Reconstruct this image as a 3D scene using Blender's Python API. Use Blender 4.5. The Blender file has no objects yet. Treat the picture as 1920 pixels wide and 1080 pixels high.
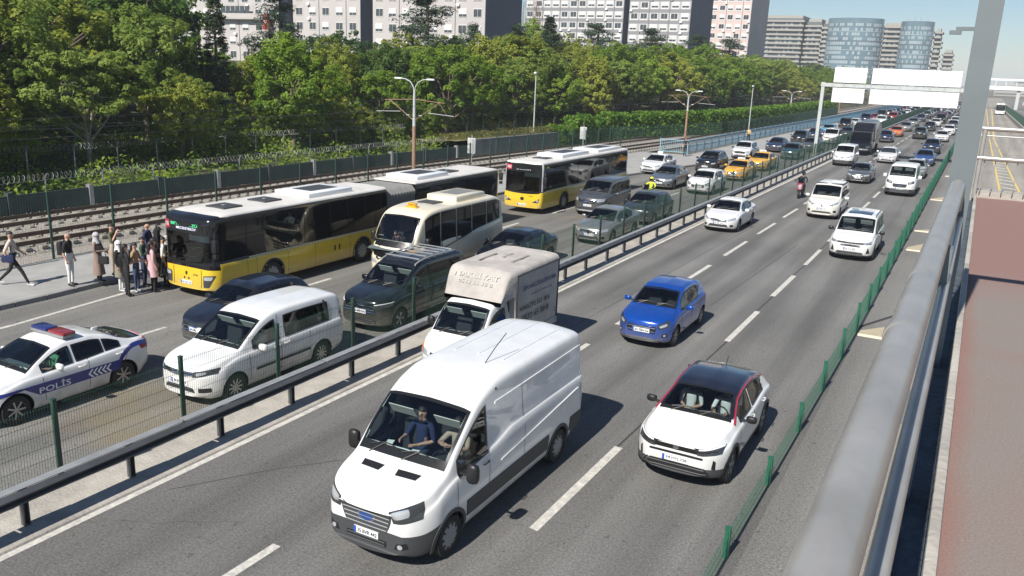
import bpy, bmesh, math, random
import numpy as np
from mathutils import Vector, Matrix, Euler, noise
from mathutils.bvhtree import BVHTree
R = math.radians
rnd = random.Random(7)
scene = bpy.context.scene
col = scene.collection

# ------------------------------------------------------------------ camera, sky, sun, exposure
def make_camera():
    cd = bpy.data.cameras.new('camera'); co = bpy.data.objects.new('camera', cd); col.objects.link(co)
    cd.sensor_width = 36; cd.lens = 36 * 1573 / 1920; cd.clip_end = 6000; cd.clip_start = .05
    p, yw, r = R(14.80), R(28.35), R(2.3)
    f = Vector((-math.sin(yw) * math.cos(p), math.cos(yw) * math.cos(p), -math.sin(p)))
    rt = Vector((math.cos(yw), math.sin(yw), 0)); up = rt.cross(f)
    X = rt * math.cos(r) + up * math.sin(r); Y = -rt * math.sin(r) + up * math.cos(r)
    M = Matrix((X, Y, -f)).transposed().to_4x4(); M.translation = (0, 0, 7.5)
    co.matrix_world = M
    scene.camera = co
make_camera()
SUN_DIR = Vector((.075, 1.055, -1)).normalized()       # the way the light travels
sun_el = math.asin(-SUN_DIR.z)
w = bpy.data.worlds.new('World'); scene.world = w; w.use_nodes = True
nt = w.node_tree; nt.nodes.clear()
sky = nt.nodes.new('ShaderNodeTexSky'); sky.sky_type = 'NISHITA'; sky.sun_disc = False
sky.sun_elevation = sun_el; sky.sun_rotation = math.atan2(-SUN_DIR.x, -SUN_DIR.y)
sky.air_density = 1.0; sky.dust_density = .2; sky.ozone_density = 5; sky.altitude = 60
bg = nt.nodes.new('ShaderNodeBackground'); bg.inputs[1].default_value = .068
wo = nt.nodes.new('ShaderNodeOutputWorld')
nt.links.new(sky.outputs[0], bg.inputs[0]); nt.links.new(bg.outputs[0], wo.inputs[0])
sd = bpy.data.lights.new('sun', 'SUN'); sd.energy = 5.0; sd.angle = R(.53); sd.color = (1, .95, .87)
so = bpy.data.objects.new('sun', sd); col.objects.link(so)
so.rotation_euler = SUN_DIR.to_track_quat('-Z', 'Y').to_euler(); so.location = (0, -40, 60)
vs = scene.view_settings; vs.view_transform = 'Standard'; vs.look = 'None'; vs.exposure = .42; vs.gamma = 1; vs.use_curve_mapping = False
scene.cycles.max_bounces = 6; scene.cycles.transparent_max_bounces = 14; scene.cycles.volume_bounces = 0; scene.cycles.volume_max_steps = 64
scene.cycles.use_denoising = True
scene.cycles.caustics_reflective = False; scene.cycles.caustics_refractive = False

# ------------------------------------------------------------------ materials
def nodes(name):
    m = bpy.data.materials.new(name); m.use_nodes = True
    t = m.node_tree; return m, t, t.nodes['Principled BSDF']
def mat(name, c, rough=.6, metal=0, coat=0, var=0, scale=3, bump=0, bscale=40, spec=.5):
    m, t, b = nodes(name)
    b.inputs['Base Color'].default_value = (*c, 1); b.inputs['Roughness'].default_value = rough
    b.inputs['Metallic'].default_value = metal; b.inputs['Coat Weight'].default_value = coat
    b.inputs['Coat Roughness'].default_value = .04; b.inputs['Specular IOR Level'].default_value = spec
    if var or bump:
        tc = t.nodes.new('ShaderNodeTexCoord')
        n = t.nodes.new('ShaderNodeTexNoise'); n.inputs['Scale'].default_value = scale; n.inputs['Detail'].default_value = 7
        n.inputs['Roughness'].default_value = .65
        t.links.new(tc.outputs['Object'], n.inputs['Vector'])
        if var:
            mr = t.nodes.new('ShaderNodeMapRange'); mr.inputs[1].default_value = .3; mr.inputs[2].default_value = .7
            mr.inputs[3].default_value = 1 - var; mr.inputs[4].default_value = 1 + var
            t.links.new(n.outputs['Fac'], mr.inputs[0])
            v = t.nodes.new('ShaderNodeMix'); v.data_type = 'RGBA'; v.blend_type = 'MULTIPLY'; v.inputs[0].default_value = 1
            v.inputs[6].default_value = (*c, 1); t.links.new(mr.outputs[0], v.inputs[7]); t.links.new(v.outputs[2], b.inputs['Base Color'])
        if bump:
            n2 = t.nodes.new('ShaderNodeTexNoise'); n2.inputs['Scale'].default_value = bscale; n2.inputs['Detail'].default_value = 6
            t.links.new(tc.outputs['Object'], n2.inputs['Vector'])
            bp = t.nodes.new('ShaderNodeBump'); bp.inputs['Strength'].default_value = bump; bp.inputs['Distance'].default_value = .03
            t.links.new(n2.outputs['Fac'], bp.inputs['Height']); t.links.new(bp.outputs[0], b.inputs['Normal'])
    return m
PAINTS = {}
def paint(name, c, rough=.28, metal=0.0):
    if name not in PAINTS:
        m = mat('paint ' + name, c, rough, metal, .8, var=.05, scale=2.5)
        t = m.node_tree; b = t.nodes['Principled BSDF']; src = b.inputs['Base Color'].links[0].from_socket; N = t.nodes.new; Lk = t.links.new
        tc = N('ShaderNodeTexCoord'); sp = N('ShaderNodeSeparateXYZ'); Lk(tc.outputs['Object'], sp.inputs[0]); mr = N('ShaderNodeMapRange'); mr.inputs[1].default_value = .78; mr.inputs[2].default_value = .22; Lk(sp.outputs[2], mr.inputs[0])
        n = N('ShaderNodeTexNoise'); n.inputs['Scale'].default_value = 3.5; n.inputs['Detail'].default_value = 8; Lk(tc.outputs['Object'], n.inputs['Vector']); ml = N('ShaderNodeMath'); ml.operation = 'MULTIPLY'; Lk(mr.outputs[0], ml.inputs[0]); Lk(n.outputs['Fac'], ml.inputs[1])
        ad = N('ShaderNodeMapRange'); ad.inputs[1].default_value = .5; ad.inputs[2].default_value = .8; ad.inputs[4].default_value = .08; Lk(n.outputs['Fac'], ad.inputs[0]); sm = N('ShaderNodeMath'); sm.operation = 'ADD'; sm.use_clamp = True; Lk(ml.outputs[0], sm.inputs[0]); Lk(ad.outputs[0], sm.inputs[1])
        mx = N('ShaderNodeMix'); mx.data_type = 'RGBA'; Lk(sm.outputs[0], mx.inputs[0]); Lk(src, mx.inputs[6]); mx.inputs[7].default_value = (.20, .18, .15, 1); Lk(mx.outputs[2], b.inputs['Base Color'])          # road dust low on the sides
        PAINTS[name] = m
    return PAINTS[name]
def glass_mat(name, tint, refl=1.0, rough=.015):
    m = bpy.data.materials.new(name); m.use_nodes = True; t = m.node_tree; t.nodes.clear()
    o = t.nodes.new('ShaderNodeOutputMaterial'); tr = t.nodes.new('ShaderNodeBsdfTransparent'); tr.inputs[0].default_value = (*tint, 1)
    g = t.nodes.new('ShaderNodeBsdfGlossy'); g.inputs['Roughness'].default_value = rough; g.inputs[0].default_value = (refl, refl, refl, 1)
    f = t.nodes.new('ShaderNodeFresnel'); f.inputs[0].default_value = 1.52
    mx = t.nodes.new('ShaderNodeMixShader')
    t.links.new(f.outputs[0], mx.inputs[0]); t.links.new(tr.outputs[0], mx.inputs[1]); t.links.new(g.outputs[0], mx.inputs[2])
    t.links.new(mx.outputs[0], o.inputs[0]); return m
def asphalt(name, c, var=.22, stain=False):
    m, t, b = nodes(name); N = t.nodes.new; Lk = t.links.new
    tc = N('ShaderNodeTexCoord')
    def nz(sc, det=8, rough=.6, vec=None):
        n = N('ShaderNodeTexNoise'); n.inputs['Scale'].default_value = sc; n.inputs['Detail'].default_value = det; n.inputs['Roughness'].default_value = rough
        Lk(vec or tc.outputs['Object'], n.inputs['Vector']); return n.outputs['Fac']
    def mp(x, a, bb, lo, hi):
        r = N('ShaderNodeMapRange'); r.inputs[1].default_value = a; r.inputs[2].default_value = bb; r.inputs[3].default_value = lo; r.inputs[4].default_value = hi
        Lk(x, r.inputs[0]); return r.outputs[0]
    def mul(a, bb):
        x = N('ShaderNodeMath'); x.operation = 'MULTIPLY'; Lk(a, x.inputs[0]); Lk(bb, x.inputs[1]); return x.outputs[0]
    mpg = N('ShaderNodeMapping'); mpg.inputs['Scale'].default_value = (1.1, .05, 1); Lk(tc.outputs['Object'], mpg.inputs['Vector'])
    big = mp(nz(.12, 5), .3, .7, 1 - var * .6, 1 + var * .6)
    streak = mp(nz(1.0, 6, .55, mpg.outputs[0]), .3, .7, 1 - var, 1 + var * .7)      # long wear streaks along the lanes
    fine = mp(nz(24, 4, .8), .32, .68, .52, 1.48)
    spots = mp(nz(7, 2, .5), .64, .74, 1, .66)
    v = mul(mul(big, streak), mul(fine, spots))
    vo = N('ShaderNodeTexVoronoi'); vo.feature = 'DISTANCE_TO_EDGE'; vo.inputs['Scale'].default_value = .32
    wob = N('ShaderNodeMixRGB'); wob.blend_type = 'ADD'; wob.inputs[0].default_value = .35; wn = N('ShaderNodeTexNoise'); wn.inputs['Scale'].default_value = 1.3; wn.inputs['Detail'].default_value = 5; Lk(tc.outputs['Object'], wn.inputs['Vector']); Lk(tc.outputs['Object'], wob.inputs[1]); Lk(wn.outputs['Color'], wob.inputs[2]); Lk(wob.outputs[0], vo.inputs['Vector'])
    crack = mp(vo.outputs['Distance'], .0, .005, .74, 1); cm = mp(nz(.22, 2), .54, .62, 0, 1)                  # cracks, only here and there
    cx = N('ShaderNodeMix'); cx.data_type = 'FLOAT'; cx.inputs[2].default_value = 1; Lk(cm, cx.inputs[0]); Lk(crack, cx.inputs[3]); v = mul(v, cx.outputs[0])
    sp = N('ShaderNodeSeparateXYZ'); Lk(tc.outputs['Object'], sp.inputs[0]); sn = N('ShaderNodeMath'); sn.operation = 'MULTIPLY_ADD'; sn.inputs[1].default_value = 2 * math.pi / 1.63; sn.inputs[2].default_value = .6; Lk(sp.outputs[0], sn.inputs[0]); sc = N('ShaderNodeMath'); sc.operation = 'SINE'; Lk(sn.outputs[0], sc.inputs[0])
    v = mul(v, mp(sc.outputs[0], -1, 1, .89, 1.08))                                                              # wheel tracks
    pt = mp(nz(.09, 1, .3), .60, .64, 1, .93); v = mul(v, pt)                                                    # resurfaced patches
    mx = N('ShaderNodeMix'); mx.data_type = 'RGBA'; mx.blend_type = 'MULTIPLY'; mx.inputs[0].default_value = 1
    mx.inputs[6].default_value = (*c, 1); Lk(v, mx.inputs[7]); last = mx.outputs[2]
    if stain:                                                       # ochre mud dried on the lanes where buses stop
        so_ = mp(nz(.16, 4, .55), .56, .70, 0, .55); sx_ = N('ShaderNodeMix'); sx_.data_type = 'RGBA'; sx_.inputs[7].default_value = (.26, .20, .105, 1); Lk(so_, sx_.inputs[0]); Lk(last, sx_.inputs[6]); last = sx_.outputs[2]
    Lk(last, b.inputs['Base Color'])
    b.inputs['Roughness'].default_value = .92; b.inputs['Specular IOR Level'].default_value = .25
    bp = N('ShaderNodeBump'); bp.inputs['Strength'].default_value = .5; bp.inputs['Distance'].default_value = .02
    Lk(nz(60, 3, .7), bp.inputs['Height']); Lk(bp.outputs[0], b.inputs['Normal'])
    return m
M = {}
M['asphalt'] = asphalt('road asphalt', (.165, .162, .155), .30)
M['asphalt2'] = asphalt('bus lane asphalt', (.185, .18, .168), .3, True)
M['paving'] = mat('pavement concrete', (.33, .325, .31), .9, var=.16, scale=.8, bump=.3)
M['kerb'] = mat('kerb stone', (.24, .24, .235), .9, var=.25, scale=2, bump=.4)
M['concrete'] = mat('median concrete', (.38, .355, .315), .9, var=.28, scale=1.3, bump=.5, bscale=18)
M['conc_dark'] = mat('weathered wall concrete', (.17, .18, .18), .9, var=.3, scale=.9, bump=.4)
M['line'] = mat('road paint', (.52, .50, .455), .85, var=.30, scale=7)
M['line_y'] = mat('yellow road paint', (.62, .47, .16), .8, var=.2, scale=5)
M['seam'] = mat('tar seam', (.045, .045, .045), .8)
M['black'] = mat('black plastic', (.014, .014, .015), .45)
M['dgrey'] = mat('grey plastic', (.055, .057, .06), .55)
M['rubber'] = mat('tyre rubber', (.018, .018, .018), .8, var=.2, scale=9)
M['rim'] = mat('alloy rim', (.45, .46, .47), .35, .8)
M['rimdark'] = mat('dark rim', (.05, .05, .052), .4, .6)
M['hub'] = mat('grey wheel cover', (.30, .31, .32), .45, .3)
M['chrome'] = mat('chrome', (.75, .76, .78), .12, 1)
M['lamp'] = mat('headlight glass', (.50, .52, .54), .08, .35, 1)
M['lampdark'] = mat('dark headlight', (.05, .055, .06), .08, .2, 1)
M['drl'] = mat('daytime light strip', (.88, .9, .92), .2)
M['amber'] = mat('amber lens', (.75, .22, .03), .2, 0, .8)
M['red'] = mat('red lens', (.35, .012, .015), .2, 0, .8)
M['blue_lens'] = mat('blue lens', (.02, .03, .15), .25, 0, .6)
M['red_lens'] = mat('red beacon lens', (.24, .022, .03), .25, 0, .6)
M['glass'] = glass_mat('window glass', (.66, .75, .76), 1.15)
M['glassdark'] = glass_mat('tinted glass', (.07, .08, .085), 1.1)
M['bandglass'] = mat('black bus glass', (.006, .007, .008), .04, 0, .3)
M['farglass'] = mat('dark car window', (.018, .024, .034), .06, 0, .5)
M['frit'] = mat('black window border', (.012, .013, .014), .3)
M['inter'] = mat('dark interior', (.035, .037, .04), .8)
M['dash'] = mat('dashboard', (.10, .125, .13), .7)
M['seat'] = mat('seat cloth', (.03, .032, .036), .9)
M['seatlight'] = mat('light seat cloth', (.42, .40, .36), .9)
M['visor'] = mat('sun visor', (.62, .62, .56), .8)
M['paperw'] = mat('white paper', (.78, .8, .78), .8)
M['plate'] = mat('number plate white', (.76, .77, .78), .45)
M['plateblue'] = mat('plate blue', (.03, .09, .42), .45)
M['ink'] = mat('black print', (.015, .015, .018), .6)
M['inkblue'] = mat('blue print', (.03, .045, .16), .6)
M['white'] = mat('white print', (.82, .82, .82), .5)
M['polblue'] = mat('police blue film', (.018, .028, .20), .35, 0, .5)
M['emblue'] = mat('blue badge', (.02, .06, .22), .3, 0, .6)
M['green'] = mat('green fence paint', (.018, .115, .068), .5, var=.2, scale=3)
M['dgreen'] = mat('dark green fence paint', (.02, .06, .042), .55, var=.2, scale=3)
M['steel'] = mat('brushed stainless steel', (.42, .40, .37), .34, .4, var=.16, scale=5)
M['galv'] = mat('galvanised steel', (.40, .41, .41), .5, .45, var=.2, scale=2)
M['guard'] = mat('weathered guard rail', (.11, .115, .12), .5, .5, var=.22, scale=1.5)
M['column'] = mat('grey painted steel', (.155, .18, .19), .5, .1, var=.08, scale=2)
M['pole'] = mat('pale pole paint', (.45, .47, .46), .6, var=.1)
M['rust'] = mat('rusty pole', (.30, .18, .12), .8, var=.25, scale=1.5)
M['bluerail'] = mat('pale blue railing paint', (.22, .42, .54), .5, var=.12)
M['sign'] = mat('blank white sign face', (.84, .85, .85), .55, var=.03, scale=.5)
M['wood'] = mat('sleeper concrete', (.26, .24, .21), .9, var=.2)
M['railsteel'] = mat('rail steel', (.13, .08, .06), .6, .5, var=.2)
M['earth'] = mat('earth', (.13, .105, .07), .95, var=.35, scale=.6, bump=.5, bscale=8)
M['ballast'] = mat('railway ballast', (.30, .275, .24), .95, var=.4, scale=9, bump=1, bscale=14)
M['stone'] = mat('ballast stone', (.36, .33, .295), .9, var=.35, scale=2)
M['bark'] = mat('tree bark', (.17, .135, .10), .9, var=.3, scale=4, bump=.6, bscale=20)
M['barkpale'] = mat('pale tree bark', (.36, .31, .25), .9, var=.25, scale=4, bump=.5, bscale=20)
M['bitumen'] = mat('dark bitumen strip', (.075, .095, .115), .7, var=.35, scale=6, bump=.8, bscale=25)

# ------------------------------------------------------------------ objects
def setp(o, label=None, cat=None, group=None, kind=None):
    if label: o['label'] = label
    if cat: o['category'] = cat
    if group: o['group'] = group
    if kind: o['kind'] = kind
    return o
def empty(name, loc=(0, 0, 0), rz=0, label=None, cat=None, group=None, parent=None):
    o = bpy.data.objects.new(name, None); col.objects.link(o); o.location = loc; o.rotation_euler = (0, 0, rz)
    o.empty_display_size = .2; o.parent = parent
    return setp(o, label, cat, group)
def link(name, me, parent=None, loc=None):
    o = bpy.data.objects.new(name, me); col.objects.link(o); o.parent = parent
    if loc is not None: o.location = loc
    return o
def shade(me, ang=40):
    for p in me.polygons: p.use_smooth = True
    try: me.set_sharp_from_angle(angle=R(ang))
    except Exception: pass
class MB:
    def __init__(s): s.v = []; s.f = []; s.m = []
    def add(s, vs, fs, mi=0):
        b = len(s.v); s.v += [tuple(x) for x in vs]; s.f += [tuple(i + b for i in f) for f in fs]; s.m += [mi] * len(fs); return s
    def box(s, x0, x1, y0, y1, z0, z1, mi=0):
        return s.add([(x0, y0, z0), (x1, y0, z0), (x1, y1, z0), (x0, y1, z0), (x0, y0, z1), (x1, y0, z1), (x1, y1, z1), (x0, y1, z1)],
                     [(3, 2, 1, 0), (4, 5, 6, 7), (0, 1, 5, 4), (1, 2, 6, 5), (2, 3, 7, 6), (3, 0, 4, 7)], mi)
    def obox(s, c, sx, sy, sz, rot, mi=0):         # oriented box
        Mx = Euler(rot).to_matrix(); c = Vector(c); q = []
        for z in (-1, 1):
            for x, y in ((-1, -1), (1, -1), (1, 1), (-1, 1)): q.append(c + Mx @ Vector((x * sx / 2, y * sy / 2, z * sz / 2)))
        return s.add(q, [(3, 2, 1, 0), (4, 5, 6, 7), (0, 1, 5, 4), (1, 2, 6, 5), (2, 3, 7, 6), (3, 0, 4, 7)], mi)
    def bar(s, a, b, r, n=6, r2=None, mi=0, cap=True):
        a, b = Vector(a), Vector(b); d = (b - a).normalized(); u = d.orthogonal().normalized(); w_ = d.cross(u); r2 = r if r2 is None else r2
        q = []
        for p, rr in ((a, r), (b, r2)):
            for i in range(n): t = 2 * math.pi * (i + .5) / n; q.append(p + (u * math.cos(t) + w_ * math.sin(t)) * rr)
        f = [(i, (i + 1) % n, n + (i + 1) % n, n + i) for i in range(n)]
        if cap: f += [tuple(range(n))[::-1], tuple(range(n, 2 * n))]
        return s.add(q, f, mi)
    def tube(s, pts, r, n=6, mi=0, closed=False):
        pts = [Vector(p) for p in pts]; q = []; f = []; N = len(pts)
        rr = r if isinstance(r, (list, tuple)) else [r] * N
        up = None
        for k, p in enumerate(pts):
            d = (pts[min(k + 1, N - 1)] - pts[max(k - 1, 0)]).normalized()
            u = d.orthogonal().normalized() if up is None else (up - d * up.dot(d)).normalized()
            up = u; w_ = d.cross(u)
            for i in range(n): t = 2 * math.pi * i / n; q.append(p + (u * math.cos(t) + w_ * math.sin(t)) * rr[k])
        for k in range(N - 1):
            for i in range(n): f.append((k * n + i, k * n + (i + 1) % n, (k + 1) * n + (i + 1) % n, (k + 1) * n + i))
        f += [tuple(range(n))[::-1], tuple(range((N - 1) * n, N * n))]
        return s.add(q, f, mi)
    def lathe(s, prof, n=16, axis='z', c=(0, 0, 0), mi=0):      # prof: (radius, height)
        q = []; f = []
        for (r_, h) in prof:
            for i in range(n):
                t = 2 * math.pi * i / n; a, b = r_ * math.cos(t), r_ * math.sin(t)
                p = (a, b, h) if axis == 'z' else (h, a, b) if axis == 'x' else (b, h, a)
                q.append((p[0] + c[0], p[1] + c[1], p[2] + c[2]))
        for k in range(len(prof) - 1):
            for i in range(n): f.append((k * n + i, k * n + (i + 1) % n, (k + 1) * n + (i + 1) % n, (k + 1) * n + i))
        f += [tuple(range(n))[::-1], tuple(range((len(prof) - 1) * n, len(prof) * n))]
        return s.add(q, f, mi)
    def extrude(s, poly, d, mi=0):                  # poly: 3D loop, d: vector
        n = len(poly); d = Vector(d); q = [Vector(p) for p in poly]; q += [p + d for p in q]
        f = [tuple(range(n))[::-1], tuple(range(n, 2 * n))] + [(i, (i + 1) % n, n + (i + 1) % n, n + i) for i in range(n)]
        return s.add(q, f, mi)
    def quad(s, *p, mi=0): return s.add(p, [tuple(range(len(p)))], mi)
    def mesh(s, name, mats, smooth=None, fix=True):
        me = bpy.data.meshes.new(name); me.from_pydata(s.v, [], s.f)
        for m in (mats if isinstance(mats, (list, tuple)) else [mats]): me.materials.append(m)
        if any(s.m): me.polygons.foreach_set('material_index', s.m)
        if fix:
            bm = bmesh.new(); bm.from_mesh(me); bmesh.ops.recalc_face_normals(bm, faces=bm.faces); bm.to_mesh(me); bm.free()
        if smooth: shade(me, smooth)
        me.update(); return me
    def build(s, name, mats, parent=None, smooth=None, loc=None, fix=True):
        return link(name, s.mesh(name, mats, smooth, fix), parent, loc)
def one(o, label, cat, group=None, kind=None): return setp(o, label, cat, group, kind)
def dup(o, parent=None, skip=()):
    c = o.copy(); col.objects.link(c); c.parent = parent
    for ch in o.children:
        if ch.name.split('.')[0] in skip: continue
        dup(ch, c, skip)
    return c
def struct(name, mb, m, smooth=None, fix=True):
    return setp(mb.build(name, m, None, smooth, fix=fix), kind='structure')

# ------------------------------------------------------------------ text meshes, all made while the scene is still small
TEXTS = {}
def make_texts(items):
    obs = []
    for k in items:
        c = bpy.data.curves.new('t', 'FONT'); c.body = k; c.size = 1; c.align_x = 'CENTER'; c.align_y = 'CENTER'; c.resolution_u = 2; c.fill_mode = "FRONT"; c.offset = .012
        o = bpy.data.objects.new('t', c); col.objects.link(o); obs.append((k, o))
    dg = bpy.context.evaluated_depsgraph_get(); dg.update()
    for k, o in obs:
        me = bpy.data.meshes.new_from_object(o.evaluated_get(dg))
        vs_ = [v.co.copy() for v in me.vertices]; xs = [v.x for v in vs_] or [0, 1]; ys = [v.y for v in vs_] or [0, 1]
        w_ = max(xs) - min(xs) or 1; h_ = max(ys) - min(ys) or 1; cx = (max(xs) + min(xs)) / 2; cy = (max(ys) + min(ys)) / 2
        TEXTS[k] = ([((v.x - cx) / w_, (v.y - cy) / h_) for v in vs_], [tuple(p.vertices) for p in me.polygons])
        c = o.data; bpy.data.objects.remove(o); bpy.data.curves.remove(c); bpy.data.meshes.remove(me)
make_texts(['35 BVR 442', '34 HYJ 738', '34 NB 5102', '34 KL 907', '34 MIR 076', '34 DH 4172', '34 GZ 318', '34 TBN 62', '34 CU 845', 'POLİS', '34', '155', 'TR',
            'HAVAALANI', 'TAKSİM', 'ŞİRİNEVLER', 'BAKIRKÖY', 'HT10', '76D', 'B-538', 'B-607', 'ŞEN NAKLİYE & DEPOLAMA', 'EVDEN EVE TAŞIMACILIK', 'NAKLİYE 555 18 6', '0533 65 38 8', 'NAKLİYAT', '2', 'TAKSİ', 'DOLMUŞ',
            'A S O N E', 'W', 'H', 'T', 'BEYLİKDÜZÜ', 'MECİDİYEKÖY', '★'])
def text_on(key, fn, w, h, name, m, parent, thick=0):
    """flat lettering laid on a surface: fn(u,v) gives the 3-D place of the point u,v metres from the word's centre"""
    vs_, fs = TEXTS[key]
    mb = MB(); mb.add([fn(x * w, y * h) for x, y in vs_], fs)
    return mb.build(name, m, parent, fix=False)
# ------------------------------------------------------------------ vehicle builder
def lerp(a, b, t): return a + (b - a) * t
def clamp(x, a=0., b=1.): return a if x < a else b if x > b else x
def pchip(pts):
    xs = [p[0] for p in pts]; ys = [p[1] for p in pts]; n = len(xs)
    if n == 1: return lambda x: ys[0]
    h = [xs[i + 1] - xs[i] for i in range(n - 1)]; d = [(ys[i + 1] - ys[i]) / h[i] for i in range(n - 1)]
    s = [d[0]] + [0 if d[i - 1] * d[i] <= 0 else 3 * (h[i - 1] + h[i]) / ((2 * h[i] + h[i - 1]) / d[i - 1] + (h[i] + 2 * h[i - 1]) / d[i]) for i in range(1, n - 1)] + [d[-1]]
    def f(x):
        if x <= xs[0]: return ys[0]
        if x >= xs[-1]: return ys[-1]
        i = 0
        while x > xs[i + 1]: i += 1
        t = (x - xs[i]) / h[i]; t2 = t * t; t3 = t2 * t
        return (2 * t3 - 3 * t2 + 1) * ys[i] + (t3 - 2 * t2 + t) * h[i] * s[i] + (-2 * t3 + 3 * t2) * ys[i + 1] + (t3 - t2) * h[i] * s[i + 1]
    return f
def resample(pl, n):
    if len(pl) == 1: return [pl[0]] * n
    L = [0]
    for a, b in zip(pl, pl[1:]): L.append(L[-1] + math.hypot(b[0] - a[0], b[1] - a[1]))
    out = []; k = 0
    for i in range(n):
        t = L[-1] * i / (n - 1)
        while k < len(pl) - 2 and t > L[k + 1]: k += 1
        u = (t - L[k]) / max(1e-9, L[k + 1] - L[k]); out.append((lerp(pl[k][0], pl[k + 1][0], u), lerp(pl[k][1], pl[k + 1][1], u)))
    return out
def pip(x, y, poly):
    c = False; j = len(poly) - 1
    for i in range(len(poly)):
        xi, yi = poly[i]; xj, yj = poly[j]
        if (yi > y) != (yj > y) and x < (xj - xi) * (y - yi) / (yj - yi) + xi: c = not c
        j = i
    return c
WHEELS = {}
def wheel_meshes(r, wd, style):
    k = (round(r, 3), wd, style)
    if k in WHEELS: return WHEELS[k]
    t = MB(); ri = r * .68
    t.lathe([(ri * .9, -wd / 2 + .02), (ri, -wd / 2), (r * .93, -wd / 2), (r * .985, -wd / 2 + .03), (r, 0), (r * .985, wd / 2 - .03), (r * .93, wd / 2), (ri, wd / 2), (ri * .9, wd / 2 - .02)], 28, 'x')
    tm = t.mesh('tyre', M['rubber'], 45)
    b = MB()
    b.lathe([(ri * .99, -wd / 2 + .01), (ri * .99, wd / 2 - .004), (ri * .90, wd / 2 - .004), (ri * .88, wd / 2 - .05), (.02, wd / 2 - .06)], 24, 'x', mi=1)
    o = wd / 2 - .012
    if style == 'cover':
        b.lathe([(ri * .98, o - .02), (ri * .96, o), (ri * .72, o + .012), (ri * .3, o + .03), (.01, o + .035)], 24, 'x')
        for i in range(10):
            a = 2 * math.pi * i / 10; c = (o + .014, ri * .80 * math.cos(a), ri * .80 * math.sin(a)); b.obox(c, .012, ri * .20, ri * .13, (a, 0, 0), mi=1)
    else:
        ns = {'five': 5, 'ten': 10, 'multi': 7}[style]
        b.lathe([(ri * .98, o - .025), (ri * .97, o), (ri * .89, o), (ri * .87, o - .025)], 28, 'x')
        b.lathe([(ri * .22, o - .05), (ri * .2, o - .005), (.01, o)], 12, 'x')
        for i in range(ns):
            for q in ((-.10, .10) if style == 'five' else (0,)):
                a = 2 * math.pi * i / ns + q; rr = ri * .56
                b.obox((o - .012, rr * math.cos(a), rr * math.sin(a)), .03, ri * .72, ri * (.13 if style == 'five' else .16), (a, 0, 0))
    rm = b.mesh('rim', [M['hub'] if style == 'cover' else M['rim'], M['rimdark']], 40)
    WHEELS[k] = (tm, rm); return WHEELS[k]

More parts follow.
